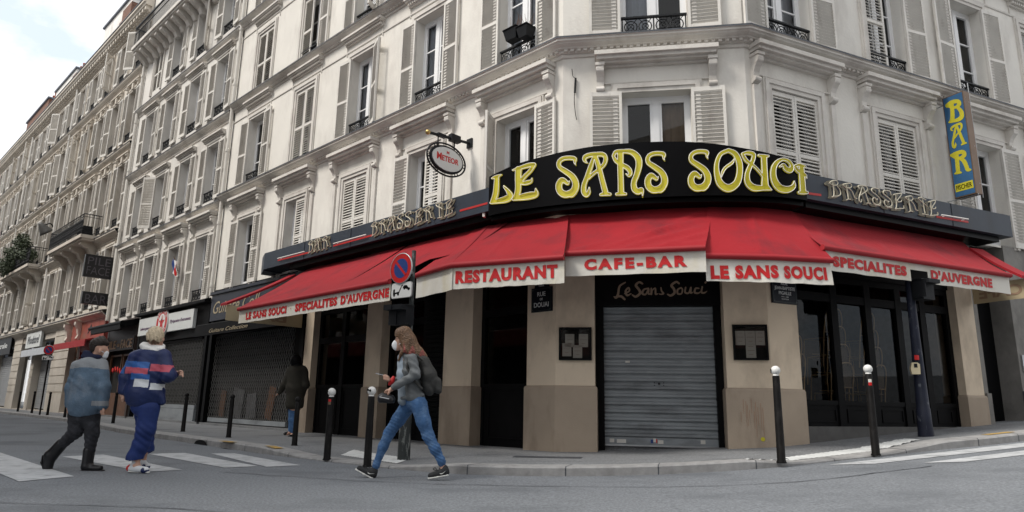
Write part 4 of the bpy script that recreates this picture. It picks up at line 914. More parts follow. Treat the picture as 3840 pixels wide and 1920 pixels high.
def redline(F, x0, x1, z0, z1, tube=True):
    mb = MB(); d = (z1-z0)/(x1-x0)
    P8 = [F @ Vector(p) for p in ((x0, -.502, z0-.018), (x1, -.502, z1-.018), (x1, -.502, z1+.018), (x0, -.502, z0+.018), (x0, -.506, z0-.018), (x1, -.506, z1-.018), (x1, -.506, z1+.018), (x0, -.506, z0+.018))]
    for q in ((4, 5, 6, 7), (0, 1, 5, 4), (2, 3, 7, 6), (1, 2, 6, 5), (3, 0, 4, 7)): mb.face([P8[k] for k in q])
    o = mb.build('red_line', M['redline'], t)
    if tube:
        mb = MB(); xa, xb = x0+.06*(x1-x0), x1-.1*(x1-x0); mb.tube([F @ Vector((xa, -.56, z0+.025)), F @ Vector((xb, -.56, z1+.025))], .012, seg=6)
        for x in (xa+.1, xb-.1): mb.tube([F @ Vector((x, -.5, z0+.02)), F @ Vector((x, -.56, z0+.02))], .006, seg=4)
        mb.build('neon_tube', M['neon'], o)
def fu(p, u, n, zx, zy, ox, oy, sc, off): return hit(p, u, n, ox+zx/sc, oy+zy/sc, off)
for (xa, ya), (xb, yb), tb in (((165, 678), (408, 615), True), ((585, 568), (880, 487), True), ((1540, 303), (1757, 243), False)):
    u0, z0 = fu(pL, uL, nL, xa, ya, 960, 640, 2.0125, .5); u1, z1 = fu(pL, uL, nL, xb, yb, 960, 640, 2.0125, .5); redline(FL, -u0, -u1-(.03 if not tb else 0), z0, z1, tb)
for (xa, ya), (xb, yb), tb in (((305, 172), (400, 185), False), ((1270, 348), (1510, 388), True)):
    u0, z0 = fu(pR, uR, nR, xa, ya, 2880, 640, 2.0125, .5); u1, z1 = fu(pR, uR, nR, xb, yb, 2880, 640, 2.0125, .5); redline(FR, max(u0, .46), u1, z0, z1, tb)
# curved sign board
A0, A3 = LP(1.06, .5), RP(.43, .5)
def bez(h, s): A1, A2 = A0-uL*h, A3-uR*h; return A0*(1-s)**3+A1*3*s*(1-s)**2+A2*3*s*s*(1-s)+A3*s**3
hh = max(np.linspace(.5, 3, 101), key=lambda h: -abs((bez(h, .5)-pC).dot(nC)-.56))
NS = 60; arcP = [bez(hh, k/NS) for k in range(NS+1)]; arcN = []
for k in range(NS+1):
    d = (arcP[min(k+1, NS)]-arcP[max(k-1, 0)]).normalized(); arcN.append(Vector((d.y, -d.x, 0)))
def arc_at(s):
    s = max(0, min(1, s))*NS; k = min(int(s), NS-1); f = s-k; return arcP[k]*(1-f)+arcP[k+1]*f, (arcN[k]*(1-f)+arcN[k+1]*f).normalized()
def arc_hit(x, y, off=0.):
    d = pray(x, y); lo, hi = 0., 1.
    def g(s): p, n = arc_at(s); p = p+n*off; return p.x*d.y-p.y*d.x
    if g(0)*g(1) > 0:
        s = 0 if abs(g(0)) < abs(g(1)) else 1
    else:
        for _ in range(36):
            m = (lo+hi)/2
            if g(lo)*g(m) <= 0: hi = m
            else: lo = m
        s = (lo+hi)/2
    p, n = arc_at(s); p = p+n*off; return s, CAMZ+d.z*p.y/d.y
tops = [(1835+a/3.68-35.3, 520+b/3.68) for a, b in ((130, 525), (300, 440), (500, 350), (800, 265), (1100, 190), (1500, 115), (1900, 70), (2500, 40))]+[(2400+a/3.68, 520+b/3.68) for a, b in ((600, 40), (1000, 65), (1400, 125), (1800, 205), (2050, 285), (2200, 350), (2300, 430))]
tp = sorted(arc_hit(x, y) for x, y in tops); ts, tz = [a for a, _ in tp], [b for _, b in tp]
t = thing('restaurant_sign', 'curved black corner sign board with big yellow art nouveau letters', 'sign', tuple(CP(1.6, .5, 3.87)))
ZB = 3.87
mb = MB(); rows_f, rows_b = [], []
for k in range(NS+1):
    s = k/NS; zt = float(np.interp(s, ts, tz)); p, n = arcP[k], arcN[k]; q = p-n*.10
    rows_f.append([p+Vector((0, 0, ZB)), p+Vector((0, 0, zt))]); rows_b.append([q+Vector((0, 0, zt)), q+Vector((0, 0, ZB))])
mb.grid(rows_f, 0, True); mb.grid(rows_b, 0, True)
mb.grid([[a[1], b[0]] for a, b in zip(rows_f, rows_b)], 0, False); mb.grid([[b[1], a[0]] for a, b in zip(rows_f, rows_b)], 0, False)
mb.face([rows_f[0][0], rows_f[0][1], rows_b[0][0], rows_b[0][1]]); mb.face([rows_f[-1][1], rows_f[-1][0], rows_b[-1][1], rows_b[-1][0]])
# soffit from the board back to the wall
mb.grid([[r[0], Vector((0, 0, ZB))+(arcP[k]-arcN[k]*.5)] for k, r in enumerate(rows_f)], 0, False)
mb.build('board', M['signblack'], t)
_lc = {}
def big(ch, ox, dx=0, dy=0):
    """letters traced on the two crops of the photograph: crop origin (ox, 520), scale 3.68"""
    def f(x, y, e):
        k = (ch, ox, dx, dy, round(x, 1), round(y, 1))
        if k not in _lc: _lc[k] = arc_hit(ox+(x+dx)/3.68, 520+(y+dy)/3.68)
        s, z = _lc[k]; p, n = arc_at(s); q = p+n*(.004+e); return Vector((q.x, q.y, z))
    letter('letter', t, ch, f, M['yellow'], M['neon'], (.006, .022), -4.5, .0055, 3.)
big('L', 1800); big('E', 1800); big('S', 1800); big('A', 1800); big('N', 1800); big('S', 1800, 1222, -62)
big('S', 2400, -392, -88); big('O', 2400); big('U', 2400); big('C', 2400); big('I', 2400)
# tube letters on the fascia
def neonword(word, boxes, p, u, n, F, sgn, ox, oy, sc, label, zlo, zhi):
    w = thing('neon_word', label, 'sign', tuple(p+u*2.+n*.5+Vector((0, 0, zlo))))
    us = []
    for (x0, x1, y0, y1) in boxes:
        ym = (y0+y1)/2; us.append((hit(p, u, n, ox+x0/sc, oy+ym/sc, .5)[0], hit(p, u, n, ox+x1/sc, oy+ym/sc, .5)[0]))
    for ch, (ua, ub) in zip(word, us):
        xa, xb = (-ua, -ub) if sgn < 0 else (ua, ub)
        g = lambda a, b, e, xa=xa, xb=xb: F @ Vector((xa+(xb-xa)*a, -.502-e, zlo+(zhi-zlo)*b))
        o_ = letter('letter', w, ch, boxmap(ch, g), M['dullbrass'], None, (.014, .085), plate_lev=-6. if ch not in 'BR' else -4.)
        mb = MB(); fm = boxmap(ch, g)
        for st in G[ch]:
            cs2 = catmull(st, 4) if len(st) > 2 else st; mb.tube([fm(p[0], p[1], .075) for p in cs2], .0095, seg=5)
        mb.build('neon_tube', M['oldneon'], o_)
bL = [(975, 1080, 385, 575), (1085, 1200, 355, 550), (1200, 1322, 310, 500), (1325, 1420, 280, 470), (1425, 1522, 245, 440), (1555, 1660, 205, 410), (1665, 1800, 175, 380), (1822, 1930, 130, 345), (1950, 2060, 100, 305)]
neonword('BRASSERIE', bL, pL, uL, nL, FL, -1, 1120, 720, 3.481, 'pale tube lettering of the word brasserie on the left street fascia', 4.015, 4.335)
neonword('BAR', [(155, 235, 630, 800), (240, 332, 600, 770), (340, 440, 570, 745)], pL, uL, nL, FL, -1, 1120, 720, 3.481, 'short tube word of three letters near the left end of the fascia', 4.015, 4.335)
bR = [(315, 540, 195, 500), (545, 790, 235, 555), (800, 1015, 300, 595), (1020, 1200, 340, 615), (1215, 1390, 390, 655), (1400, 1575, 425, 690), (1585, 1800, 455, 730), (1810, 1970, 500, 755), (1985, 2135, 525, 790)]
neonword('BRASSERIE', bR, pR, uR, nR, FR, 1, 3020, 640, 4.441, 'pale tube lettering of the word brasserie on the right street fascia', 3.955, 4.27)

# ------------------------------------------------------------------ red awnings
t = thing('shade_box', 'black boxes added under the fascia to block light above the awnings', 'light blocker', tuple(CP(1.6, .2, 3.7)))
mb = MB(); mb.box((-7.9, -.40, 3.84), (-1.1, -.0, 3.955), 0, FL); mb.box((.5, -.40, 3.80), (5.2, -.0, 3.895), 0, FR)  # added black boxes: block light, give the dark band under the fascia
ar = [(arcP[k]-arcN[k]*.08, arcN[k]) for k in range(0, NS+1, 4)]
mb.grid([[p+Vector((0, 0, 3.80)), p+Vector((0, 0, 3.868))] for p, n in ar], 0, True); mb.grid([[p+Vector((0, 0, 3.80)), p-n*.6+Vector((0, 0, 3.80))] for p, n in ar], 0, False)
mb.build('box', M['signblack'], t)
def lerp(a, b, s): return a*(1-s)+b*s
def poly_at(P, s):
    L_ = [0]
    for a, b in zip(P[:-1], P[1:]): L_.append(L_[-1]+(b-a).length)
    x = s*L_[-1]
    for k in range(len(P)-1):
        if x <= L_[k+1] or k == len(P)-2: return lerp(P[k], P[k+1], (x-L_[k])/(L_[k+1]-L_[k]))
def canvas(root, top, bot, name='canvas', n=50, m=16, folds=(), sag=.03, tmax=lambda s: 1., seed=0):
    rg = random.Random(seed); mb = MB(); rows = []
    ph = [rg.uniform(0, 6.28) for _ in range(6)]
    for i in range(n+1):
        s = i/n; a, b = poly_at(top, s), poly_at(bot, s); d = (b-a); e = poly_at(bot, min(1, s+.01))-poly_at(bot, max(0, s-.01)); nn = e.cross(d).normalized()
        if nn.z < 0: nn = -nn
        row = []
        for j in range(m+1):
            q = j/m*tmax(s)
            w = -sag*math.sin(math.pi*q)+.006*math.sin(7*s+ph[0]+2*q)+.004*math.sin(17*s-5*q+ph[1])*q
            for (s0, t0, s1, t1, amp, wd) in folds:            # a crease ridge along a segment
                vx, vy = s1-s0, t1-t0; L2 = vx*vx+vy*vy; k = max(0, min(1, ((s-s0)*vx+(q-t0)*vy)/L2)); dd = math.hypot(s-s0-k*vx, (q-t0-k*vy)*.35)
                w += amp*math.exp(-(dd/wd)**2)*math.sin(math.pi*min(1, max(0, k*.9+.05)))
            row.append(a+d*q+nn*w)
        rows.append(row)
    mb.grid(rows); mb.grid([[p-Vector((0, 0, .006)) for p in r] for r in rows]); return mb.build(name, M['red'], root)
def hem(root, bot, r=.042):
    mb = MB(); P_ = [poly_at(bot, s) for s in np.linspace(0, 1, 24)]
    mb.tube([p-Vector((0, 0, r*.7)) for p in P_], r, seg=8); mb.build('hem', M['redhem'], root)
def valance(root, bot, h, words=(), amp=.012, k=9, drop=.05, seed=0, inn=.03, flare=0., cuts=(), n=80, mat_='cream'):
    rg = random.Random(seed); p1, p2, p3 = (rg.uniform(0, 6.28) for _ in range(3))
    def f(s, q, e=0.):
        b = poly_at(bot, s); d = poly_at(bot, min(1, s+.02))-poly_at(bot, max(0, s-.02)); d.z = 0; d.normalize(); nn = Vector((d.y, -d.x, 0))
        if nn.y > 0: nn = -nn
        Lw = 1.
        w = .6*amp*q*(math.sin(k*s*6.28*.5+p1)+.5*math.sin(k*s*6.28*1.1+p2+q*2)+.3*math.sin(k*6.28*2.3*s+p3-q*3))
        return b+nn*(w-inn+e+flare*q)-Vector((0, 0, drop+h*q+.003*q*math.sin(k*s*4+p2)))
    mb = MB(); m = 8; ss = np.linspace(0, 1, n+1)
    if cuts:
        for (a, b, q0) in cuts: ss = np.array(sorted(set(list(ss))-{x for x in ss if abs(x-a) < .006 or abs(x-b) < .006} | {a, b}))
    for e_, fl in ((0., False), (-.004, True)):
        i0 = len(mb.v); qs = [0, .12, .25, .38, .5, .62, .75, .88, 1]
        for a, b in zip(ss[:-1], ss[1:]):
            for q0, q1 in zip(qs[:-1], qs[1:]):
                if any(ca-1e-6 <= a and b <= cb+1e-6 and q0 >= cq-1e-6 for ca, cb, cq in cuts): continue
                mb.face([f(a, q1, e_), f(b, q1, e_), f(b, q0, e_), f(a, q0, e_)], 0, True)
    me = mb.build('valance', M[mat_], root)
    bm = bmesh.new(); bm.from_mesh(me.data); bmesh.ops.remove_doubles(bm, verts=bm.verts, dist=.0008); bm.to_mesh(me.data); bm.free()
    for body, s0, s1, q0, q1, kw in words:
        mb = MB(); qa, qb = (q0, q0) if not isinstance(q0, tuple) else q0; ra, rb = (q1, q1) if not isinstance(q1, tuple) else q1
        put_text(mb, body, lambda x, y, e: f(s0+(s1-s0)*x, (lerp(ra, rb, x))+(lerp(qa, qb, x)-lerp(ra, rb, x))*y, .0075+.0008*e), 0, **kw); mb.build('lettering', M['redtext'], me)
    return me
BOLD = dict(bold=.060, spacing=1.16)
# left street run
DL, ZL = 1.8, 2.70
ta = thing('awning', 'long red awning over the left street front, with two lengths of canvas', 'awning', tuple(LP(4.5, 1., 2.9)), 'red awnings of the brasserie')
bl = [LP(7.28, DL, ZL), LP(1.92, DL, ZL)]
sm_ = (7.28-3.62)/(7.28-1.92)
canvas(ta, [LP(7.5, .16, 3.82), LP(3.72, .16, 3.82)], [LP(7.28, DL, ZL), LP(3.66, DL, ZL)], folds=[(.55, .9, .8, .1, .03, .03), (.62, .95, .88, .15, .03, .025), (.15, .9, .4, .3, .02, .03), (.3, .95, .62, .2, .02, .03)], seed=1)
canvas(ta, [LP(3.66, .16, 3.82), LP(.9, .16, 3.82)], [LP(3.58, DL, ZL), LP(.9, DL, ZL)], folds=[(.3, .6, .45, .2, .015, .03), (.5, .7, .62, .2, .02, .03)], seed=2, tmax=lambda s: 1. if s < .60 else max(.60, 1-(s-.60)*6))
hem(ta, bl)
wl = lambda x, y: (7.28-hit(pL, uL, nL, 820+x/3.578, 900+y/3.578, DL)[0])/(7.28-1.92)
valance(ta, bl, .28, [('LE SANS SOUCI', wl(352, 1000), wl(893, 920), .26, .80, BOLD), ('·', wl(946, 900), wl(958, 900), .62, .40, dict(bold=.03)), ('SPECIALITES', wl(1010, 900), wl(1575, 800), .26, .80, BOLD), ("D'AUVERGNE", wl(1622, 800), wl(2270, 690), .26, .80, BOLD)], .006, 14, seed=3, n=100)
def wing(root, p, u, n, u0, u1, dz, zt, zb, d0=.4, d1=1.85, w=.2, sgn=1):
    mb = MB(); a = p+u*u0+n*d0+Vector((0, 0, zt)); b = p+u*u1+n*d1+Vector((0, 0, zb)); x = u*(w*sgn)+Vector((0, 0, -.01))
    rows = [[lerp(a, b, k/10)+x*j+Vector((0, 0, -.03*math.sin(math.pi*k/10)-.02*(1-j))) for j in (0, .5, 1)] for k in range(11)]
    mb.grid(rows); mb.grid([[q-Vector((0, 0, .05)) for q in r] for r in rows]); mb.grid([[r[0], r[0]-Vector((0, 0, .05))] for r in rows]); mb.grid([[r[2], r[2]-Vector((0, 0, .05))] for r in rows]); mb.face([rows[-1][0], rows[-1][2], rows[-1][2]-Vector((0, 0, .05)), rows[-1][0]-Vector((0, 0, .05))])
    mb.build('side_wing', M['red'], root)
wing(ta, pL, uL, nL, 7.78, 7.70, 0, 3.74, 2.86, .3, 1.88, .32)
def side_valance(root, p, u, n, uu, d0, d1, zt, zb, word, flip, w0, w1):
    mb = MB(); f = lambda s, q, e: p+u*(uu+e+.01*math.sin(9*s)*q)+n*(d0+(d1-d0)*s)+Vector((0, 0, zt+(zb-zt)*q))
    for e in (0, .004): mb.grid([[f(s, q, e) for q in (0, .5, 1)] for s in np.linspace(0, 1, 14)])
    o = mb.build('side_valance', M['creamdim'], root)
    if word:
        mb = MB(); put_text(mb, word, lambda x, y, e: f(w0+(w1-w0)*x, .78-.56*y, flip+.0006*e), 0, bold=.03); mb.build('lettering', M['ghost'], o)
side_valance(ta, pL, uL, nL, 7.74, .05, 1.86, 2.80, 2.47, 'BAR', -.004, .22, .78)
# corner panels
def S_(x, y, z):
    d = pray(x, y); return Vector((0, 0, CAMZ))+d*((z-CAMZ)/d.z)
tb = thing('awning', 'red awning lettered restaurant, wrapping the left shoulder of the corner', 'awning', tuple(CP(.3, 1., 2.9)), 'red awnings of the brasserie')
Z1 = 2.80; P0, Pk, P2 = S_(1557, 1027, Z1), S_(1689, 988, Z1), S_(2114, 957, Z1)
T0 = LP(1.70, .2, 3.80); Tk = LP(*[hit(pL, uL, nL, 1800, 815, .42)[0], .2, 3.82]); T2, n2 = arc_at(arc_hit(2105, 786)[0]); T2 = T2-n2*.34+Vector((0, 0, 3.80))
canvas(tb, [T0, Tk], [P0, Pk], n=16, sag=.015, seed=4)
canvas(tb, [Tk, T2], [Pk, P2], n=40, sag=.02, folds=[(.30, 1, .40, .1, .016, .02), (.05, .95, .2, .5, .01, .02)], seed=5)
hem(tb, [P0, Pk, P2])
valance(tb, [P0, lerp(P0, Pk, 1.02)], .34, amp=.006, k=3, seed=5, n=20)
valance(tb, [Pk, P2], .33, [('RESTAURANT', .045, .945, .20, .76, BOLD)], .012, 9, seed=6)
tc_ = thing('awning', 'red awning lettered cafe-bar, over the roller shutter at the corner', 'awning', tuple(CP(1.6, 1., 3.)), 'red awnings of the brasserie')
Z2 = 2.93; Q0, Q1 = S_(2119, 944, Z2), S_(2645, 921, Z2)
def topat(x, y, z): a, n_ = arc_at(arc_hit(x, y)[0]); return a-n_*.36+Vector((0, 0, z+.05))
canvas(tc_, [topat(2095, 790, 3.74), topat(2400, 770, 3.74), topat(2690, 765, 3.74)], [Q0, lerp(Q0, Q1, .5), Q1], n=70, m=24, sag=.05, folds=[(.3, .9, .95, .25, .045, .02), (.42, .98, 1., .42, .04, .018), (.5, .8, .9, .15, .03, .016), (.7, .97, 1.02, .6, .045, .02), (.02, 1., .3, .75, .03, .02), (.6, .98, 1., .85, .03, .014), (.75, .3, .98, .05, .02, .02)], seed=7)
hem(tc_, [Q0, Q1])
valance(tc_, [Q0, Q1], .30, [('CAFE-BAR', .140, .872, .22, .74, dict(bold=.060, spacing=1.36))], .006, 5, seed=8)
td = thing('awning', 'red awning lettered with the restaurant name, wrapping the right shoulder of the corner', 'awning', tuple(CP(2.9, 1., 2.9)), 'red awnings of the brasserie')
Z3 = 2.84; W0, W1 = S_(2638, 951, Z3), S_(3121, 969, Z3); Wm = lerp(W0, W1, .52)+Vector((.02, -.06, 0))
canvas(td, [topat(2672, 762, 3.76), topat(2870, 770, 3.76), RP(.48, .16, 3.80)], [W0, Wm, W1], n=50, sag=.01, folds=[(.44, .98, .46, .1, .014, .02), (.56, .95, .5, .15, -.012, .03), (.8, 1., .72, .7, .014, .02)], seed=9)
hem(td, [W0, Wm, W1])
valance(td, [lerp(W0, W1, .015), Wm, lerp(W0, W1, .992)], .325, [('LE SANS', .035, .555, (.34, .26), (.92, .82), BOLD), ('SOUCI', .60, .955, (.26, .24), (.80, .80), BOLD)], .011, 7, seed=10, flare=.03)
te = thing('awning', 'long red awning over the right street front', 'awning', tuple(RP(2.5, .5, 3.1)), 'red awnings of the brasserie')
DR, ZR = .93, 3.06; E0, E1 = RP(.16, DR, ZR), RP(4.42, DR, ZR)
canvas(te, [RP(.45, .12, 3.80), RP(4.62, .12, 3.80)], [E0, E1], n=70, sag=.045, folds=[(.03, .9, .10, .3, .02, .02), (.15, .95, .2, .7, .02, .015), (.33, .98, .38, .5, .014, .02), (.7, .95, .66, .5, .014, .02)], seed=11)
hem(te, [E0, E1])
wr = lambda x, y: (hit(pR, uR, nR, 2880+x/2.0125, 640+y/2.0125, DR)[0]-.16)/4.26
valance(te, [E0, E1], .29, [('SPECIALITES', wr(505, 700), wr(1058, 760), .26, .78, BOLD), ("D'AUVERGNE", wr(1245, 800), wr(1705, 850), .26, .78, BOLD)], .007, 12, seed=12, n=90, cuts=[(wr(1092, 790), wr(1225, 810), .38)])
wing(te, pR, uR, nR, 4.50, 4.72, 0, 3.66, 3.08, .3, .94, .36)
side_valance(te, pR, uR, nR, 4.87, .02, .88, 3.03, 2.70, 'CAFE', -.004, .95, .12)

# ------------------------------------------------------------------ projecting signs
u0, d0, d1, z0, z1 = 4.49, .16, .545, 4.575, 6.525
t = thing('bar_sign', 'tall narrow blue lightbox with yellow letters, projecting from the right street wall', 'sign', tuple(RP(4.57, .3, z0)))
mb = MB(); e = .018
mb.box((u0, -d1, z0), (u0+.17, -d0, z1), 0, FR); mb.build('case', M['bronze'], t)
mb = MB(); mb.face([RP(u0-.004, a, b) for a, b in ((d0+e, z0+e), (d1-e, z0+e), (d1-e, z1-e), (d0+e, z1-e))]); mb.build('face', M['barblue'], t)
def bs(x, y, e):
    key = ('bs', round(x, 1), round(y, 1))
    if key not in _lc: _lc[key] = perp_d(pR, uR, nR, u0, 3480+x/2.93, 320+y/2.93)
    d, z = _lc[key]; return RP(u0-.005-e, d, z)
letter('letter', t, 'B', bs, M['yellow'], None, (.004, .01)); letter('letter', t, 'R', bs, M['yellow'], None, (.004, .01))
q = [perp_d(pR, uR, nR, u0, 3480+x/2.93, 320+y/2.93) for x, y in ((238, 475), (430, 640))]
letter('letter', t, 'A', boxmap('A', lambda a, b, e: RP(u0-.005-e, d0+.07+.27*a, 5.50+.45*b)), M['yellow'], None, (.004, .01))
mb = MB(); mb.face([RP(u0-.006, a, b) for a, b in ((d0+.035, z0+.11), (d1-.035, z0+.11), (d1-.035, z0+.255), (d0+.035, z0+.255))]); pnl = mb.build('name_panel', M['yellow'], t)
mb = MB(); put_text(mb, 'FISCHER', lambda x, y, e: RP(u0-.008-.001*e, d0+.055+(d1-d0-.11)*x, z0+.14+.085*y), 0, bold=.01); mb.build('lettering', M['signblack'], pnl)
mb = MB()
for z in (z0-.01, z1-.12): mb.tube([RP(u0+.05, 0, z), RP(u0+.05, d1, z)], .012, seg=5)
mb.tube([RP(u0+.2, d1-.02, z0-.05), RP(u0+.2, d1-.02, z1+.2)], .009, seg=5)
for z in (z0+.2, z0+.9, z1-.2): mb.tube([RP(u0+.2, d1-.02, z), RP(u0+.12, d1, z)], .008, seg=4)
mb.build('bracket', M['alu'], t)
# oval beer sign
u0 = 2.12; cz_, cd_ = 5.105, .565
t = thing('oval_sign', 'white oval beer sign in a black iron ring, hanging from a wall bracket', 'sign', tuple(LP(u0, .5, 4.8)))
mb = MB(); mb.box((-u0-.07, -.03, 5.50), (-u0+.07, 0, 5.68), 0, FL); mb.tube([LP(u0, 0, 5.59), LP(u0, 1.0, 5.50)], .026, seg=6)
mb.box((-u0-.05, -.50, 5.50), (-u0+.05, -.28, 5.63), 0, FL); mb.box((-u0-.035, -.80, 5.50), (-u0+.035, -.62, 5.56), 0, FL)
for d in (.39, .78): mb.tube([LP(u0, d, 5.55), LP(u0, d, 5.30 if d < .5 else 5.28)], .013, seg=5)
br = mb.build('bracket', M['iron'], t)
mb = MB(); mb.lathe((0, 0, 0), [(0, -.05), (.035, -.035), (.05, 0), (.035, .035), (0, .05)], 10); mb.v = [tuple(LP(u0, 1.02, 5.50)+Vector(p)) for p in mb.v]; mb.build('finial', M['gold'], t)
EL = lambda a, b, k, du=0: LP(u0+du, cd_+a*math.cos(k), cz_+b*math.sin(k))
ks = np.linspace(0, 2*math.pi, 41)[:-1]
mb = MB(); mb.tube([EL(.455, .30, k) for k in ks], .017, seg=6, closed=True); mb.tube([EL(.375, .235, k) for k in ks], .028, seg=6, closed=True)
for k in (.0, .9, 2.3, 3.2, 4.1, 5.3):
    c = EL(.415, .268, k); mb.tube([c+nL*(.035*math.cos(q))+Vector((0, 0, .035*math.sin(q))) for q in np.linspace(0, 6.28, 11)[:-1]], .010, seg=5, closed=True)
mb.build('ring', M['iron'], t)
mb = MB()
for du, fl in ((-.035, 1), (.035, -1)):
    pts = [EL(.355, .218, k, du) for k in ks]; mb.face(pts if fl > 0 else list(reversed(pts)))
pa, pb = [EL(.355, .218, k, -.035) for k in ks], [EL(.355, .218, k, .035) for k in ks]; mb.grid([pa+[pa[0]], pb+[pb[0]]])
fc = mb.build('face', M['offw'], t)
mb = MB(); F2 = lambda dA, dB, zA, zB: (lambda x, y, e: LP(u0-.037-.001*e, dA+(dB-dA)*x, zA+(zB-zA)*y))
put_text(mb, 'M', F2(cd_+.255, cd_+.145, cz_-.05, cz_+.085), bold=.03); put_text(mb, 'ETEOR', F2(cd_+.135, cd_-.26, cz_-.05, cz_+.055), bold=.03); put_text(mb, 'M', F2(cd_+.03, cd_-.03, cz_+.10, cz_+.155), bold=.02)
mb.build('lettering', M['signred'], fc)
# flower boxes on the sill of the left street window
for k, (u, z, lab) in enumerate(((.86, 7.16, 'black flower box tilted on the left of the window railing above the corner cornice'), (.57, 7.1, 'black flower pot hanging on the right of the same window railing'))):
    t = thing('flower_box', lab, 'flower box', tuple(LP(u, .16, z)), 'flower boxes on the window railing')
    mb = MB(); rg = random.Random(k)
    a, b = (.16, .09) if k == 0 else (.13, .07)
    P0_ = [LP(u-a, .05, z+.2), LP(u+a, .05, z+.2), LP(u+a, .30, z+.2), LP(u-a, .30, z+.2)]; P1_ = [LP(u-a+.04, .09, z), LP(u+a-.04, .09, z), LP(u+a-.04, .25, z), LP(u-a+.04, .25, z)]
    for j in range(4): mb.face([P1_[j], P1_[(j+1) % 4], P0_[(j+1) % 4], P0_[j]])
    mb.face(P1_); mb.face([p-Vector((0, 0, .02)) for p in P0_]); 
    for j in range(4): mb.tube([P0_[j], P0_[(j+1) % 4]], .014, seg=4)
    mb.build('box', M['iron'], t)
    mb = MB()
    for _ in range(9):
        c = LP(u+rg.uniform(-a, a)*.8, .17, z+.18); tip = c+Vector((rg.uniform(-.12, .12), rg.uniform(-.1, .1), rg.uniform(.12, .38))); mb.tube([c, lerp(c, tip, .5)+Vector((rg.uniform(-.03, .03), 0, 0)), tip], [.005, .004, .002], seg=4)
    mb.build('twigs', M['wood'], t)
# ------------------------------------------------------------------ shopfronts of the left street
def shopbox(name, label, u0, u1, m, zt=3.9, dep=.25, parts=()):
    s = thing(name, label, 'shopfront', tuple(LP((u0+u1)/2, 0, .1)))
    mb = MB(); w = .16
    mb.box((-u1, -.02, .05), (-u1+w, dep, zt), 0, FL); mb.box((-u0-w, -.02, .05), (-u0, dep, zt), 0, FL); mb.box((-u1+w, -.01, 2.62), (-u0-w, dep, zt), 0, FL)
    mb.box((-u1+w, dep, .05), (-u0-w, dep+.03, 2.62), 1, FL); mb.box((-u1, -.04, .0), (-u0, dep, .16), 2, FL)
    mb.build('front', [m, M['room'], M['pave']], s); return s
M['wire'] = mat('dull grille wire', (.17, .17, .165), .5, .1, 8, metal=.3)
def grille(s, u0, u1, z0, z1, y=.10, px=.115, pz_=.17):
    mb = MB(); n = int((u1-u0)/px); H_ = z1-z0; rows = int(H_/(pz_/2))
    for j in range(n+1):
        for s_ in (-1, 1):
            pts = [FL @ Vector((-u1+(u1-u0)*j/n+s_*px*.5*(1 if k % 2 else 0)*.96, y+.004*s_, z0+H_*k/rows)) for k in range(rows+1)]
            mb.tube(pts, .0075, seg=3, caps=False)
    mb.build('grille', M['wire'], s)
    mb = MB(); mb.box((-u1, y-.03, z0-.11), (-u0, y+.03, z0), 0, FL); mb.build('bottom_rail', M['roller'], s); mb = MB(); mb.box((-u1, y-.025, z1), (-u0, y+.025, z1+.05), 0, FL); mb.build('top_rail', M['black'], s)
s1 = shopbox('guitar_shop', 'black shop with lattice grille, right beside the red brasserie awning', 7.66, 13.0, M['black'])
grille(s1, 8.35, 12.75, .30, 2.55)
mb = MB(); mb.box((-12.95, -.10, 2.98), (-7.75, -.01, 3.74), 0, FL); mb.box((-13.0, -.14, 3.74), (-7.7, -.01, 3.82), 0, FL); mb.build('sign_board', mat('navy sign board', (.022, .026, .038), .4, .1, 2), s1)
mb = MB(); plane_text(mb, 'Guitare Collection', FL, -12.75, -8.6, 3.18, 3.52, -.105, .003, shear=.35); plane_text(mb, 'Guitare Collection', FL, -11.9, -9.6, 2.56, 2.66, -.50, .002, shear=.35); mb.build('lettering', mat('tan sign paint', (.36, .30, .2), .5, .05, 5), s1)
mb = MB(); sweep([LP(12.9), LP(7.8)], [(.02, 2.9), (.42, 2.84), (.49, 2.80), (.49, 2.50), (.45, 2.5), (.40, 2.74), (.02, 2.8)], mb); mb.build('folded_awning', M['black'], s1)
rg = random.Random(4)          # dim boards leaning in the window
M['dim'] = mat('dim display board', (.10, .10, .105), .7, .3, 5)
for x, w_, h, tl_, mm in ((-11.3, .62, .75, 8, 'dim'), (-10.4, .5, .62, -6, 'dim'), (-9.5, .34, .8, 12, 'wood'), (-12.2, .3, .7, 5, 'wood')):
    mb = MB(); mb.box((-w_/2, .0, 0), (w_/2, .03, h), 0, FL @ T((x, .19, .34)) @ Matrix.Rotation(R_(tl_), 4, 'Y')); mb.build('display_board', M[mm], s1)
s2 = shopbox('guitar_shop', 'black shop with a long white sign and a round red badge', 13.2, 19.1, M['black'], zt=3.6)
grille(s2, 13.75, 18.75, .62, 2.55); mb = MB(); mb.box((-18.75, .06, .16), (-13.75, .14, .5), 0, FL); mb.build('base_panel', M['roller'], s2)
mb = MB(); mb.box((-18.85, -.12, 2.88), (-14.12, -.02, 3.46), 0, FL); p_ = mb.build('sign_board', M['offw'], s2)
mb = MB(); plane_text(mb, 'Lutherie guitare et basse', FL, -18.62, -17.35, 3.06, 3.15, -.125, .002); plane_text(mb, "(P)réparation d'instruments", FL, -15.95, -14.3, 3.14, 3.24, -.125, .002); mb.build('lettering', mat('purple sign text', (.12, .05, .12), .5, .05, 5), p_)
c = (-16.58, 3.19); rd = lambda r, a, y: FL @ Vector((c[0]+r*math.cos(a), y, c[1]+r*math.sin(a)))
ks = np.linspace(0, 2*math.pi, 33)[:-1]
mb = MB()
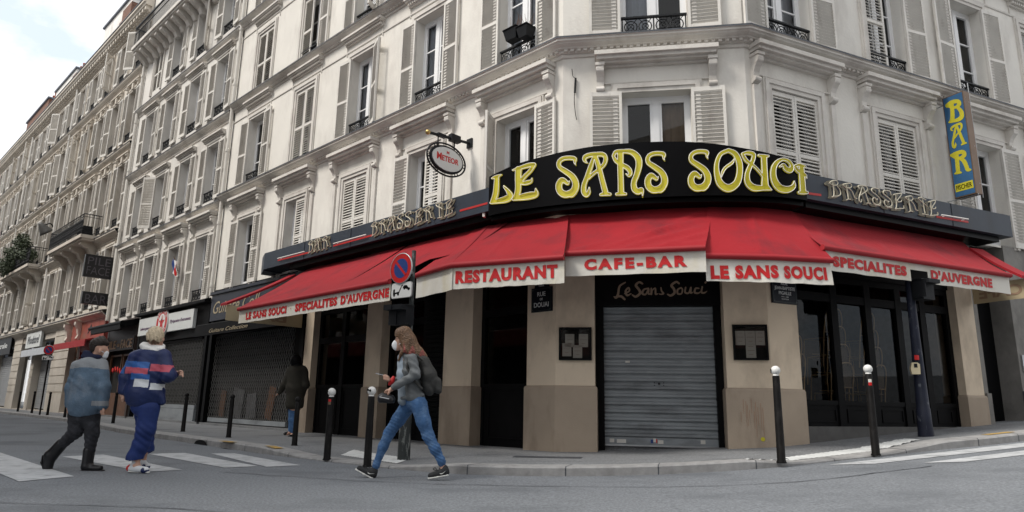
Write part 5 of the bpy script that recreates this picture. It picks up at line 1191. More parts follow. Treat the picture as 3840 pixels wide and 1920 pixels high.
for r0, r1, m, y in ((0, .30, 1, -.162), (.30, .47, 0, -.16), (.47, .5, 1, -.163)):
    for a, b in zip(ks, np.roll(ks, -1)): mb.face([rd(r0, a, y), rd(r1, a, y), rd(r1, b, y), rd(r0, b, y)] if r0 else [rd(0, 0, y), rd(r1, a, y), rd(r1, b, y)], m)
for a, b in zip(ks, np.roll(ks, -1)): mb.face([rd(.5, a, -.16), rd(.5, b, -.16), rd(.5, b, -.11), rd(.5, a, -.11)], 1)
st = [rd(.27 if k % 2 == 0 else .11, math.pi/2+k*math.pi/5, -.166) for k in range(10)]
for k in range(10): mb.face([rd(0, 0, -.166), st[k], st[(k+1) % 10]], 0)
mb.face([rd(.02, .8, -.168), rd(.13, 1.2, -.168), rd(.13, 1.9, -.168), rd(.02, 2.4, -.168)], 2)
for wd, a0, a1, rr, up in (('GUITARE', 160, 20, .345, 1), ('STATION', 205, 335, .425, -1)):
    for k, chh in enumerate(wd):
        a = R_(a0+(a1-a0)*(k+.5)/len(wd)); 
        def g(x, y, e, a=a, up=up, rr=rr):
            tx, ty = math.sin(a)*up, -math.cos(a)*up; ox, oy = math.cos(a)*up, math.sin(a)*up
            w_ = .085*(x-.5); h_ = .085*y; return FL @ Vector((c[0]+math.cos(a)*rr+tx*w_+ox*h_, -.166-.001*e, c[1]+math.sin(a)*rr+ty*w_+oy*h_))
        put_text(mb, chh, g, 1, bold=.02)
mb.build('round_badge', [M['signred'], M['white'], M['signblack']], s2)
mb = MB(); sweep([LP(19.1), LP(13.2)], [(.02, 3.72), (.2, 3.66), (.2, 3.58), (.02, 3.55)], mb); mb.build('cornice', M['black'], s2)
s3 = shopbox('bar_facade', 'dark bar front under a folded black awning, next to the red shop', 19.3, 22.6, mat('dark brown shop wood', (.045, .028, .022), .5, .2, 4), zt=3.62)
mb = MB(); sweep([LP(22.6), LP(19.2)], [(.02, 3.56), (.55, 3.40), (.62, 3.30), (.60, 3.12), (.54, 3.10), (.5, 3.2), (.02, 3.35)], mb); mb.tube([LP(22.9, .58, 3.34), LP(19.1, .58, 3.34)], .07, seg=8); mb.build('folded_awning', M['black'], s3)
mb = MB(); mb.box((-22.5, -.05, 2.48), (-19.4, -.01, 2.95), 0, FL); pl_ = mb.build('sign_board', mat('dark brown board', (.03, .02, .018), .5, .1, 4), s3)
mb = MB(); plane_text(mb, 'PILE', FL, -22.35, -21.3, 2.55, 2.86, -.055, .01, bold=.02); plane_text(mb, 'ou', FL, -21.15, -20.9, 2.62, 2.78, -.055, .01, bold=.03); plane_text(mb, 'FACE', FL, -20.75, -19.55, 2.55, 2.86, -.055, .01, bold=.02); mb.build('lettering', mat('orange cream letters', (.5, .30, .17), .5, .1, 5), pl_)
mb = MB()
for a, b, cc, d in ((-22.3, -21.0, .9, 2.35), (-20.85, -19.6, .9, 2.35)):
    for q in ((a, a+.06, cc, d), (b-.06, b, cc, d), (a+.06, b-.06, d-.06, d), (a+.06, b-.06, cc, cc+.06)): mb.box((q[0], .12, q[2]), (q[1], .18, q[3]), 0, FL)
mb.box((-22.4, .1, .16), (-19.45, .2, .9), 0, FL); mb.build('window_frame', M['wood'], s3)
mb = MB(); mb.tube([FL @ Vector((-21.9+.09*k, .10, 1.75+.10*math.sin(2.1*k)+.07*math.sin(k*.31))) for k in range(22)], .025, seg=5); mb.build('red_squiggle', M['signred'], s3)
s4 = shopbox('red_shop', 'red painted shop with a short red awning under the limestone house', 22.95, 26.2, M['shopred'], zt=4.0)
mb = MB(); mb.box((-27.6, -.06, 3.12), (-22.98, -.01, 3.92), 0, FL); b4_ = mb.build('sign_board', mat('worn red board', (.27, .06, .04), .6, .2, 3, dirt=(.2, .12, .08), dscale=(1.2, 1.2, 1.2), damt=.8), s4)
mb = MB(); plane_text(mb, 'Apo', FL, -25.2, -23.9, 3.35, 3.7, -.065, .01, shear=.3); mb.build('lettering', M['signblack'], b4_)
mb = MB(); sweep([LP(27.9), LP(23.2)], [(.02, 3.12), (.62, 2.98), (.62, 2.72), (.60, 2.72), (.58, 2.94), (.02, 3.05)], mb); mb.build('canopy', mat('red shop awning', (.36, .022, .025), .7, .06, 3), s4)
mb = MB()
for x in (-25.9, -24.6, -23.3): mb.box((x-.07, .04, .16), (x+.07, .2, 2.62), 0, FL)
mb.box((-26.0, .06, .16), (-23.1, .18, .8), 0, FL); mb.build('window_frame', M['shopred'], s4)
# doorway and piers of the limestone house, made as a stone ground floor
def stonefloor(B, u0, u1, gaps):
    mb = MB(); ed = [u0]
    for a, b in gaps: ed += [a, b]
    ed.append(u1)
    for a, b in zip(ed[::2], ed[1::2]):
        mb.box((-b, 0, .0), (-a, .35, 4.1), 0, FL); mb.box((-b-.0, -.03, .0), (-a, 0, .95), 0, FL)
        n = 8
        for k in range(n): mb.box((-b, -.025, 1.0+.36*k), (-a, 0, 1.32+.36*k), 0, FL)
    for a, b in gaps: mb.box((-b, .02, 3.5), (-a, .35, 4.1), 0, FL); mb.box((-b, .55, .0), (-a, .6, 3.5), 1, FL); mb.box((-b, .0, -.05), (-a, .6, .14), 0, FL)
    mb.build('ground_floor', [M['stone3'], M['room']], B)
stonefloor(B3, 26.25, 34.1, [(26.5, 27.9), (30.55, 33.95)]); stonefloor(B4, 34.16, 44.2, [(34.6, 37.3), (39.1, 43.8)]); stonefloor(B5, 44.26, 66, [(45, 48.5), (49.3, 53), (54, 57.5), (58.5, 63)])
mb = MB(); mb.box((-27.9, .25, .14), (-26.5, .32, 3.5), 0, FL)
for a, b in ((-27.8, -27.25), (-27.15, -26.6)):
    for c0, c1 in ((.3, 1.0), (1.1, 2.3), (2.4, 3.3)): mb.box((a, .22, c0), (b, .25, c1), 0, FL)
mb.build('door', M['wood'], B3)
mb = MB()
for u in (28.05, 26.35):
    for z in (3.15,):
        prof = [(0, .75), (.30, .75), (.30, .62), (.2, .45), (.14, .2), (.2, .05), (.12, -.05), (0, -.05)]
        a = [FL @ Vector((-u-.12, -d, z+q)) for d, q in prof]; b = [FL @ Vector((-u+.12, -d, z+q)) for d, q in prof]
        mb.face(a); mb.face(list(reversed(b)))
        for k in range(len(prof)): mb.face([b[k], b[(k+1) % len(prof)], a[(k+1) % len(prof)], a[k]])
mb.build('console', M['stone3'], B3)
roller_mesh(FL, -33.9, -30.6, .2, 2.7, .3, .11).build('roller_shutter', M['rollerlight'], B3)
roller_mesh(FL, -43.75, -39.15, .2, 3.0, .3, .11).build('roller_shutter', M['rollerlight'], B4)
for a, b in ((45, 48.5), (49.3, 53), (54, 57.5), (58.5, 63)): roller_mesh(FL, -b, -a, .2, 3.0, .3, .13).build('roller_shutter', M['rollerlight'], B5)
mb = MB(); mb.face([FL @ Vector(p) for p in ((-37.25, .2, .3), (-34.65, .2, .3), (-34.65, .2, 3.4), (-37.25, .2, 3.4))]); mb.build('pane', M['sglass'], B4)
t = thing('shop_sign', 'white shop board with black hand lettering over the pale roller shutter', 'sign', tuple(LP(34.2, .1, 3.2)))
mb = MB(); mb.box((-35.75, -.16, 3.17), (-32.7, -.05, 3.93), 0, FL); p_ = mb.build('board', M['offw'], t)
mb = MB(); plane_text(mb, 'Woodstore!', FL, -35.4, -33.0, 3.36, 3.76, -.165, .003, shear=.2, bold=.02); mb.build('lettering', M['signblack'], p_)
mb = MB(); sweep([LP(35.7), LP(30.7)], [(.02, 3.1), (.30, 3.05), (.30, 2.72), (.27, 2.72), (.02, 2.9)], mb); mb.build('valance', M['alu'], t)
t = thing('shop_sign', 'dark shop board with pale lettering at the left edge of the picture', 'sign', tuple(LP(42, .1, 3.1)))
mb = MB(); mb.box((-45.5, -.16, 3.05), (-39.4, -.05, 4.0), 0, FL); p_ = mb.build('board', M['black'], t)
mb = MB(); plane_text(mb, 'Centrale', FL, -44.6, -40.3, 3.42, 3.72, -.165, .003, bold=.02); mb.build('lettering', M['offw'], p_)
for (w_, d0, d1, z0, z1, h, lab) in ((('PILE', 'FACE'), .05, 1.05, 5.38, 6.27, .30, 'black neon box of two stacked words projecting above the bar front'), (('BAR',), .02, .96, 4.32, 4.80, .34, 'black neon box of three letters projecting below the larger neon box')):
    t = thing('neon_box', lab, 'sign', tuple(LP(23.15, .5, z0)), 'black neon boxes over the bar')
    mb = MB(); mb.box((-23.25, -d1, z0), (-23.1, -d0, z1), 0, FL); bx_ = mb.build('case', mat('black neon case '+w_[0], (.011, .011, .013), .4, .1, 4), t)
    mb = MB()
    for k, wd in enumerate(w_):
        zb = z1-.10-h-k*(h+.08); put_text(mb, wd, lambda x, y, e: LP(23.09-.002*e, d1-.1-(d1-d0-.2)*x, zb+h*y), 0, bold=-.006)
    mb.build('lettering', mat('dim neon tube '+w_[0], (.085, .075, .09), .4, .1, 5), bx_)
    mb = MB(); mb.tube([LP(23.17, 0, z0+.08), LP(23.17, d0+.1, z0+.08)], .02, seg=5); mb.tube([LP(23.17, 0, z1-.08), LP(23.17, d0+.1, z1-.08)], .02, seg=5); mb.build('bracket', M['iron'], t)

# ------------------------------------------------------------------ bollards, poles, signs
BO = [((-21.93, 30.92), .90, 0, 'slim dark bollard farthest down the left pavement'), ((-19.56, 28.4), .90, 0, 'second slim dark bollard from the far left end'), ((-17.15, 25.76), .86, 0, 'slim dark bollard under the far no parking sign'), ((-15.05, 23.5), .86, 0, 'slim dark bollard half hidden behind the denim jacket'),
      ((-10.83, 19.01), .85, 0, 'slim dark bollard between the two walking people'), ((-7.02, 15.), .83, 0, 'slim dark bollard right of the blue jacket, by the shop grille'), ((-5.23, 13.02), .80, 0, 'slim dark bollard in front of the guitar shop grille, left of the drain'), ((-3.41, 11.13), .77, 0, 'slim dark bollard in front of the person in the dark coat'),
      ((-2.46, 9.52), .96, 1, 'white topped bollard left of the walking woman, farther from her'), ((-1.73, 8.63), .97, 1, 'white topped bollard just left of the walking woman'), ((3.24, 8.31), 1.14, 1, 'white topped bollard at the kerb right of the roller shutter'), ((4.66, 8.86), 1.14, 2, 'clean white topped bollard with a sticker, in front of the right window')]
for (x, y), h, kind, lab in BO:
    z = pz(x, y)-.01; t = thing('bollard', lab, 'bollard', (x, y, z), 'pavement bollards'); c = Vector((x, y, z)); rb = .049 if kind else .044
    mb = MB(); hp = h-(.13 if kind else .10)
    mb.lathe(c, [(rb*1.18, 0), (rb*1.18, .012), (rb, .03), (rb*.86, hp), (rb*.8, hp+.01), (.0, hp+.01)], 14); mb.build('post', M['postdark'], t)
    mb = MB(); rr = .056 if kind else .046; mb.lathe(c, [(rb*.72, hp+.005), (rb*.72, hp+.025)]+[(rr*math.sin(a), h-rr-rr*math.cos(a)) for a in np.linspace(.35, math.pi, 10)], 14); mb.build('ball', M['white'] if kind else M['postdark'], t)
    if kind == 1:
        mb = MB(); a0 = 4.3+x
        for k in range(5):
            a = a0+k*.5; zc = h-rr+(.02*math.sin(k*2.3)); p = c+Vector((math.cos(a)*rr*1.0, math.sin(a)*rr*1.0, zc)); o = Vector((math.cos(a), math.sin(a), 0)); tt = Vector((-o.y, o.x, 0))
            mb.face([p+o*.004+tt*(.014*math.cos(q))+Vector((0, 0, .016*math.sin(q))) for q in np.linspace(0, 6.28, 8)[:-1]])
        mb.build('scuff_mark', M['signblack'], t)
    if kind:
        mb = MB(); a = -1.75
        for m, zz in ((0, .80*h), (1, .765*h)):
            rws = [[c+Vector(((rb*.9+.002)*math.cos(a+q), (rb*.9+.002)*math.sin(a+q), zz+e)) for e in (0, .04)] for q in (-.5, -.2, .1, .4)]; mb.grid(rws, m)
        if kind == 2 or x < -2: mb.build('sticker', [M['paper'] if kind == 2 else M['signred'], M['signred'] if kind == 2 else M['bronze']], t)
def signhead(Ppos, yaw, r, parent, slash=True):
    X = T(Ppos) @ Matrix.Rotation(yaw, 4, 'Z')      # face looks along local -y
    ks = np.linspace(0, 2*math.pi, 41)[:-1]; D = lambda rr, a, y: X @ Vector((rr*math.cos(a), y, rr*math.sin(a)))
    mb = MB(); mb.grid([[D(r, a, 0) for a in list(ks)+[0]], [D(r*1.02, a, -.012) for a in list(ks)+[0]], [D(r, a, -.02) for a in list(ks)+[0]], [D(r*.955, a, -.02) for a in list(ks)+[0]]]); mb.face([D(r, a, .0) for a in reversed(ks)]); rim = mb.build('rim', M['alu'], parent)
    mb = MB(); mb.face([D(r*.955, a, -.018) for a in ks]); mb.build('red_disc', M['signred'], rim)
    mb = MB(); mb.face([D(r*.64, a, -.0205) for a in ks]); mb.build('blue_disc', M['signblue'], rim)
    mb = MB(); w = .085*r; q = R_(-45)
    L_ = lambda s, t_: X @ Vector((s*math.cos(q)-t_*math.sin(q), -.023, s*math.sin(q)+t_*math.cos(q)))
    mb.face([L_(-r*.66, -w), L_(r*.66, -w), L_(r*.66, w), L_(-r*.66, w)]); mb.build('slash', M['signred'], rim); return X
def towplate(c, yaw, w, h, parent):
    X = T(c) @ Matrix.Rotation(yaw, 4, 'Z'); rr = .03*w/.34
    def rnd(w, h, r, y): return [X @ Vector((sx*(w/2-r)+r*math.cos(a), y, sz*(h/2-r)+r*math.sin(a))) for sx, sz, a0 in ((1, 1, 0), (-1, 1, 90), (-1, -1, 180), (1, -1, 270)) for a in (R_(a0+t) for t in (0, 30, 60, 90))]
    mb = MB(); a, b = rnd(w, h, rr, 0), rnd(w, h, rr, -.014); mb.face(b); mb.face(list(reversed(a)))
    for k in range(len(a)): mb.face([a[k], a[(k+1) % len(a)], b[(k+1) % len(a)], b[k]])
    i = rnd(w-.012, h-.012, rr, -.0155); o = mb.build('plate', M['alu'], parent)
    mb = MB(); mb.face(i); mb.build('plate_face', M['white'], o)
    k = w/.34; Y = -.017; S2 = lambda pts: [X @ Vector((x*k, Y, z*k)) for x, z in pts]; mb = MB()
    ci = lambda cx, cz2, r: [(cx+r*math.cos(a), cz2+r*math.sin(a)) for a in np.linspace(0, 6.28, 13)[:-1]]
    for pts in ([(-.135, -.045), (-.03, -.030), (-.03, -.012), (-.105, -.022), (-.105, .02), (-.135, .015)], [(-.03, -.02), (.012, .05), (.03, .045), (.02, .06), (.006, .064), (-.045, -.02)], ci(-.115, -.05, .017), ci(-.05, -.042, .017),
                [(.022, .022), (.145, -.006), (.14, .018), (.115, .024), (.09, .05), (.05, .055), (.03, .04)], ci(.05, .018, .016), ci(.118, .004, .016)): mb.face(S2(pts))
    mb.build('tow_pictogram', M['signblack'], o)
# left pole with its sign, plate and the backs of the pedestrian signals
px_, py_ = -1.42, 9.52; z0 = pz(px_, py_); c = Vector((px_, py_, z0-.01))
t = thing('signal_pole', 'worn grey green pole behind the walking woman, carrying signals', 'pole', tuple(c))
mb = MB(); mb.lathe(c, [(.088, 0), (.085, .25), (.075, .9), (.06, 1.0), (.045, 1.15), (.032, 2.2), (.030, 2.92), (0, 2.93)], 14); mb.build('post', M['postgrey'], t)
for dx, dy, w in ((-.20, -.02, .15), (-.06, -.10, .17)):
    mb = MB(); X = T(c+Vector((dx, dy, 1.83))) @ Matrix.Rotation(R_(-35), 4, 'Z'); mb.box((-w/2, -.08, .0), (w/2, .08, .27), 0, X); mb.box((-w/2-.012, -.09, .265), (w/2+.012, .09, .28), 0, X)
    mb.box((-w/2, -.19, .20), (w/2, -.08, .27), 0, X); mb.box((-.02, .08, .1), (.02, .16, .14), 0, X); mb.build('signal_box', M['box'], t)
t2 = thing('parking_sign', 'round no parking sign with a tow away plate, in front of the red awning', 'traffic sign', (-1.57, 9.45, 2.2))
signhead(Vector((-1.57, 9.44, 2.67)), R_(-38), .222, t2); towplate(Vector((-1.55, 9.44, 2.355)), R_(-38), .42, .225, t2)
mb = MB(); mb.box((-1.50, 9.45, 2.6), (-1.42, 9.52, 2.64)); mb.box((-1.50, 9.45, 2.35), (-1.42, 9.52, 2.39)); mb.build('clamp', M['alu'], t2)
t2 = thing('parking_sign', 'small far no parking sign over a plate, down the left pavement', 'traffic sign', (-17.5, 25.9, 0.1))
signhead(Vector((-17.54, 25.85, 2.515)), R_(8), .185, t2); towplate(Vector((-17.54, 25.85, 2.22)), R_(8), .40, .16, t2); mb = MB(); mb.tube([(-17.53, 25.9, .1), (-17.53, 25.9, 2.62)], .03, seg=8); mb.build('post', M['postdark'], t2)
# right pole
px_, py_ = 6.17, 10.27; z0 = pz(px_, py_); c = Vector((px_, py_, z0-.02))
t = thing('signal_pole', 'dark blue tapered pole in front of the right window, with a push button', 'pole', tuple(c))
mb = MB(); mb.lathe(c, [(.108, 0), (.10, .2), (.096, .42), (.090, .43), (.078, 1.0), (.066, 1.5), (.058, 2.38), (.03, 2.42), (0, 2.42)], 16); mb.build('post', M['postblue'], t)
mb = MB(); X = T((6.30, 10.16, 2.47)) @ Matrix.Rotation(R_(24), 4, 'Z'); mb.box((-.13, -.09, 0), (.13, .09, .30), 0, X); mb.box((-.13, -.20, .24), (.13, -.09, .30), 0, X); mb.box((-.145, -.1, .30), (.145, .1, .315), 0, X); mb.box((-.15, -.15, .03), (-.13, .05, .28), 0, X); mb.build('signal_box', M['box'], t)
bt = at(2880+1110/2.0125, 1280+205/2.0125, 10.13)
mb = MB(); X = T(bt) @ Matrix.Rotation(R_(-20), 4, 'Z')
mb.prism([(-.055, -.085), (.055, -.085), (.06, .06), (.03, .085), (-.04, .085), (-.065, .0)], -.05, .05, X); bb = mb.build('button_box', M['pushbtn'], t); mb = MB(); mb.box((-.02, -.053, .01), (.025, -.05, .07), 0, X); mb.build('button', M['iron'], bb)
sk = at(2880+1122/2.0125, 1280+122/2.0125, 10.17); mb = MB(); mb.grid([[sk+Vector((.001+.035*q, -.012*(1-abs(q)), z)) for z in (-.035, .035)] for q in (-1, -.3, .3, 1)]); mb.build('sticker', M['signred'], t)
# loose cable hanging on the corner wall
mb = MB(); cbl = [(452, 520), (460, 575), (480, 600), (474, 680), (470, 760), (478, 850), (488, 905)]
def cw(x, y, d=.03):
    u, z = hit(pCu, uC, nC, 1920+x/2.0125, y/2.0125, d); return pCu+uC*u+nC*d+Vector((0, 0, z))
mb.tube(catmull([cw(*p) for p in cbl], 4), .006, seg=4); mb.tube([cw(480, 590), cw(474, 700)], .018, seg=5); tag(mb.build('loose_cable', M['iron'], None, base=tuple(cw(474, 700))), 'loose black cable end hanging on the corner wall above the sign board', 'cable')

# ------------------------------------------------------------------ the buildings across the crossing, behind the camera (seen in the panes)
def across(F, x0, x1, h, label, wm, rnd):
    B = thing('facing_building', label, 'building', tuple(F @ Vector(((x0+x1)/2, 0, 0)))); mb = MB()
    cols = np.arange(x0+1.4, x1-.8, 2.6); holes = [(x-.5, x+.5, z, z+1.95) for x in cols for z in np.arange(4.2, h-2.2, 3.0)]
    wall(mb, F, x0, x1, 0, h, holes, .2, .5); mb.box((x0, .0, h), (x1, 8, h+.01), 0, F); mb.box((x0, .6, 0), (x0+.01, 8, h), 0, F); mb.box((x1-.01, .6, 0), (x1, 8, h), 0, F)
    mb.build('wall', [wm, M['room']], B); mb = MB()
    for a, b, c_, d in holes:
        for q in ((a-.5, a-.02), (b+.02, b+.5)): mb.box((q[0], -.05, c_), (q[1], -.01, d), 0, F)
    mb.build('shutters', M['shutter'], B)
    mb = MB(); mb.box((x0+.5, -.03, .3), (x1-.5, -.002, 3.2), 0, F); mb.box((x0+.4, -.5, 3.2), (x1-.4, -.0, 3.9), 1, F); mb.build('shopfront', [M['black'], M['shopred']], B)
gF = lambda p, ang: Matrix.Translation(p) @ Matrix.Rotation(R_(ang), 4, 'Z')
# ------------------------------------------------------------------ people: smooth implicit bodies turned into meshes
def smesh(prims, h, wob=None):
    """prims: (a, b, ra, rb, k, flat vector or None, flat factor, sign)"""
    A = np.array([p[0] for p in prims]+[p[1] for p in prims], float); Rm = max(max(p[2], p[3])*(p[6] if p[5] is not None else 1) for p in prims)+.05
    lo, hi = A.min(0)-Rm, A.max(0)+Rm; n = np.ceil((hi-lo)/h).astype(int)+1
    ax = [lo[i]+h*np.arange(n[i]) for i in range(3)]; D = np.full(n, 1., np.float32)
    for a, b, ra, rb, k, fl, fs, sg in prims:
        a, b = np.array(a, float), np.array(b, float); R = max(ra, rb)*max(1, fs)+k+3*h
        l2, h2 = np.minimum(a, b)-R, np.maximum(a, b)+R
        i0 = np.maximum(0, np.floor((l2-lo)/h).astype(int)); i1 = np.minimum(n, np.ceil((h2-lo)/h).astype(int)+1)
        if (i1 <= i0).any(): continue
        sl = tuple(slice(x, y) for x, y in zip(i0, i1)); X, Y, Z = np.meshgrid(*[ax[i][sl[i]] for i in range(3)], indexing='ij')
        P = np.stack([X, Y, Z], -1); d = b-a; L2 = d@d
        t = np.clip(((P-a)@d)/L2, 0, 1) if L2 > 1e-10 else np.zeros(X.shape)
        q = P-a-t[..., None]*d
        if fl is not None: f = np.array(fl, float); f /= np.linalg.norm(f); c = q@f; q = q-c[..., None]*f*(1-1/fs)
        dist = np.linalg.norm(q, axis=-1)-(ra+(rb-ra)*t); old = D[sl]
        if sg < 0: hh_ = np.clip(.5-.5*(old+dist)/k, 0, 1); D[sl] = old*(1-hh_)-dist*hh_+k*hh_*(1-hh_)
        else: hh_ = np.clip(.5+.5*(old-dist)/k, 0, 1); D[sl] = old*(1-hh_)+dist*hh_-k*hh_*(1-hh_)
    if wob is not None:
        X, Y, Z = np.meshgrid(*ax, indexing='ij'); D = D+wob(X, Y, Z).astype(np.float32)
    D[0], D[-1], D[:, 0], D[:, -1], D[:, :, 0], D[:, :, -1] = 1, 1, 1, 1, 1, 1
    c = np.array(D.shape)-1; acc = np.zeros((*c, 3), np.float32); cnt = np.zeros(c, np.float32)
    for axn in range(3):
        for u in (0, 1):
            for v in (0, 1):
                o = [0, 0, 0]; oth = [i for i in range(3) if i != axn]; o[oth[0]] = u; o[oth[1]] = v
                s0 = tuple(slice(o[i], o[i]+c[i]) for i in range(3)); o2 = list(o); o2[axn] += 1; s1_ = tuple(slice(o2[i], o2[i]+c[i]) for i in range(3))
                a, b = D[s0], D[s1_]; m = (a < 0) != (b < 0); t = np.where(m, a/np.where(m, a-b, 1), 0)
                acc[..., axn] += np.where(m, t, 0); acc[..., oth[0]] += m*u; acc[..., oth[1]] += m*v; cnt += m
    idx = -np.ones(c, int); M_ = cnt > 0; idx[M_] = np.arange(M_.sum()); I = np.argwhere(M_); V = lo+h*(I+acc[M_]/cnt[M_][:, None])
    F = []
    for axn in range(3):
        o1, o2 = [(1, 2), (2, 0), (0, 1)][axn]
        sl = [slice(1, -1)]*3; sl[axn] = slice(0, -1); a = D[tuple(sl)]; sl2 = list(sl); sl2[axn] = slice(1, None); b = D[tuple(sl2)]
        E_ = np.argwhere((a < 0) != (b < 0)); off = np.ones(3, int); off[axn] = 0; E_ = E_+off; neg = D[tuple(E_.T)] < 0
        def cell(d1, d2): q = E_.copy(); q[:, o1] -= d1; q[:, o2] -= d2; return idx[tuple(q.T)]
        q = np.stack([cell(1, 1), cell(0, 1), cell(0, 0), cell(1, 0)], 1); q[~neg] = q[~neg][:, ::-1]; F.append(q)
    F = np.vstack(F); F = F[(F >= 0).all(1)]
    return V, F
def pobj(name, V, F, mats, parent, pick=None):
    off = np.array(WL[parent.name]); me = bpy.data.meshes.new(name); me.from_pydata((V-off).tolist(), [], F.tolist())
    for m in (mats if isinstance(mats, list) else [mats]): me.materials.append(m)
    me.polygons.foreach_set('use_smooth', [True]*len(F))
    if pick is not None:
        c = V[F].mean(1); nrm = np.cross(V[F[:, 2]]-V[F[:, 0]], V[F[:, 3]]-V[F[:, 1]]); nrm /= np.linalg.norm(nrm, axis=1)[:, None]+1e-9
        me.polygons.foreach_set('material_index', pick(c, nrm).astype(int).tolist())
    me.update(); o = bpy.data.objects.new(name, me); COL.objects.link(o); o.parent = parent; WL[o.name] = Vector(WL[parent.name]); return o
class Fig:
    def __init__(s, ox, oy, sc, Y0, lateral):
        s.o = (ox, oy, sc); s.Y = Y0; w = (at(ox+500/sc, oy+600/sc, Y0)-Vector((0, 0, CAMZ))).dot(_f); s.k = w/FPX/sc; s.lat = lateral; s.p = []
    def J(s, x, y, dy=0.): return np.array(at(s.o[0]+x/s.o[2], s.o[1]+y/s.o[2], s.Y+dy))
    def r(s, px): return px*s.k
    def cap(s, a, b, ra, rb=None, k=.02, fl=None, fs=1., sg=1):
        s.p.append((s.J(*a), s.J(*b), s.r(ra), s.r(ra if rb is None else rb), k, fl, fs, sg)); return s
    def chain(s, pts, k=.02, fl=None, fs=1.):
        for a, b in zip(pts[:-1], pts[1:]): s.cap(a[:3], b[:3], a[3], b[3], k, fl, fs)
        return s
    def ell(s, c, r, fl=None, fs=1., k=.015, sg=1): return s.cap(c, (c[0]+.1, c[1], c[2]), r, r, k, fl, fs, sg)
    def out(s, name, mats, parent, h=.009, pick=None, wob=None):
        V, F = smesh(s.p, h, wob); s.p = []; return pobj(name, V, F, mats, parent, pick)
def folds(amp, fx, fy, fz, ph=0.):
    return lambda X, Y, Z: amp*np.sin(fx*X+fy*Y+fz*Z+2.2*np.sin(7*X+9*Z+ph)+ph)*(.5+.5*np.sin(11*Z+5*X+ph))
M['skin'] = mat('skin', (.50, .30, .22), .55, .06, 12, spec=.35); M['mask'] = mat('white face mask', (.72, .74, .76), .8, .03, 9)
M['jean'] = mat('blue stretch denim', (.045, .11, .24), .85, .22, 14, .35, 70, dirt=(.14, .24, .40), dscale=(9, 9, 16), damt=.65)
M['denim'] = mat('washed denim jacket', (.095, .145, .205), .9, .16, 9, .4, 60, dirt=(.19, .23, .28), dscale=(7, 7, 4), damt=.7)
M['yoke'] = mat('pale denim yoke', (.25, .265, .28), .9, .1, 9, .3, 60)
M['blackj'] = mat('faded black jeans', (.022, .023, .028), .9, .25, 10, .3, 60, dirt=(.07, .072, .085), dscale=(9, 9, 9), damt=.6)
M['leather'] = mat('grey leather jacket', (.115, .125, .13), .55, .14, 8, .4, 30, dirt=(.19, .20, .205), dscale=(7, 7, 7), damt=.6)
M['navyp'] = mat('navy track cloth', (.010, .028, .135), .7, .15, 7, .25, 25)
M['navyj'] = mat('navy nylon shell', (.009, .020, .085), .5, .15, 7, .3, 22); M['bluej'] = mat('bright blue panel', (.026, .105, .33), .5, .1, 7, .3, 22)
M['pinkj'] = mat('red pink panel', (.45, .075, .11), .55, .1, 7, .3, 22); M['whitej'] = mat('white panel', (.62, .64, .66), .6, .05, 7, .3, 22)
M['hoodw'] = mat('white hood jersey', (.76, .75, .72), .9, .04, 12, .2, 40); M['hoodn'] = mat('navy hood jersey', (.012, .016, .045), .9, .1, 12)
M['blond'] = mat('bleached blond hair', (.56, .46, .32), .6, .25, 30, .8, 60, dirt=(.33, .25, .16), dscale=(30, 30, 8), damt=.7); M['brownh'] = mat('brown hair', (.125, .068, .036), .5, .3, 30, .9, 55, dirt=(.22, .13, .07), dscale=(34, 34, 7), damt=.7); M['pinkh'] = mat('pink dyed hair', (.25, .07, .055), .55, .3, 30, .9, 55); M['darkh'] = mat('dark hair', (.022, .015, .011), .5, .3, 30, .8, 60)
M['boot'] = mat('black leather boot', (.010, .010, .012), .35, .2, 9); M['sneak'] = mat('black knit shoe', (.014, .015, .017), .7, .2, 30); M['sole'] = mat('white sole', (.66, .66, .63), .6, .05, 9); M['coat'] = mat('dark olive coat', (.020, .018, .013), .9, .15, 9); M['pack'] = mat('dark grey backpack cloth', (.036, .036, .034), .8, .2, 9, .3, 40); M['shirt'] = mat('pale blue shirt', (.32, .38, .44), .85, .1, 9)
def stitches(parent, pts, r, name, m): mb = MB(); mb.tube(pts, r, seg=4); return mb.build(name, m, parent)

# --- the woman with the backpack
g = Fig(1300, 1200, 2.0786, 7.55, (0, 1, 0)); LAT = (0, 1, 0)
WO = thing('person', 'masked walking woman in a grey leather jacket and blue jeans with pink tipped hair', 'person', tuple(g.J(480, 1238)*np.array([1, 1, 0])), 'people on foot')
g.ell((440, 132, 0), 52, (0, 0, 1), 1.18); g.cap((415, 165, 0), (398, 212, 0), 40, 28, .03); g.ell((374, 172, 0), 10, k=.02); g.cap((400, 215, 0), (384, 222, 0), 14, 12, .02); g.ell((450, 168, -.075), 13, (0, 0, 1), 1.5)   # skull, jaw, nose, chin, ear
g.cap((445, 200, 0), (462, 285, 0), 27, 33, .03)
g.chain([(475, 310, 0, 50), (490, 400, 0, 58), (505, 500, 0, 52), (520, 600, 0, 58), (530, 640, 0, 60)], .03, LAT, 1.3)
g.chain([(505, 305, -.14, 28), (535, 425, -.19, 22), (385, 512, -.17, 17), (350, 538, -.17, 13)], .02); g.chain([(470, 310, .14, 28), (450, 450, .18, 22), (360, 478, .08, 17), (332, 466, .04, 14)], .02)
g.chain([(475, 660, .08, 50), (332, 880, .10, 34), (232, 1120, .08, 19), (214, 1180, .08, 20), (120, 1165, .08, 14)], .025); g.chain([(560, 655, -.09, 54), (637, 905, -.08, 36), (742, 1110, -.08, 20), (757, 1175, -.08, 21), (670, 1215, -.08, 14)], .025)
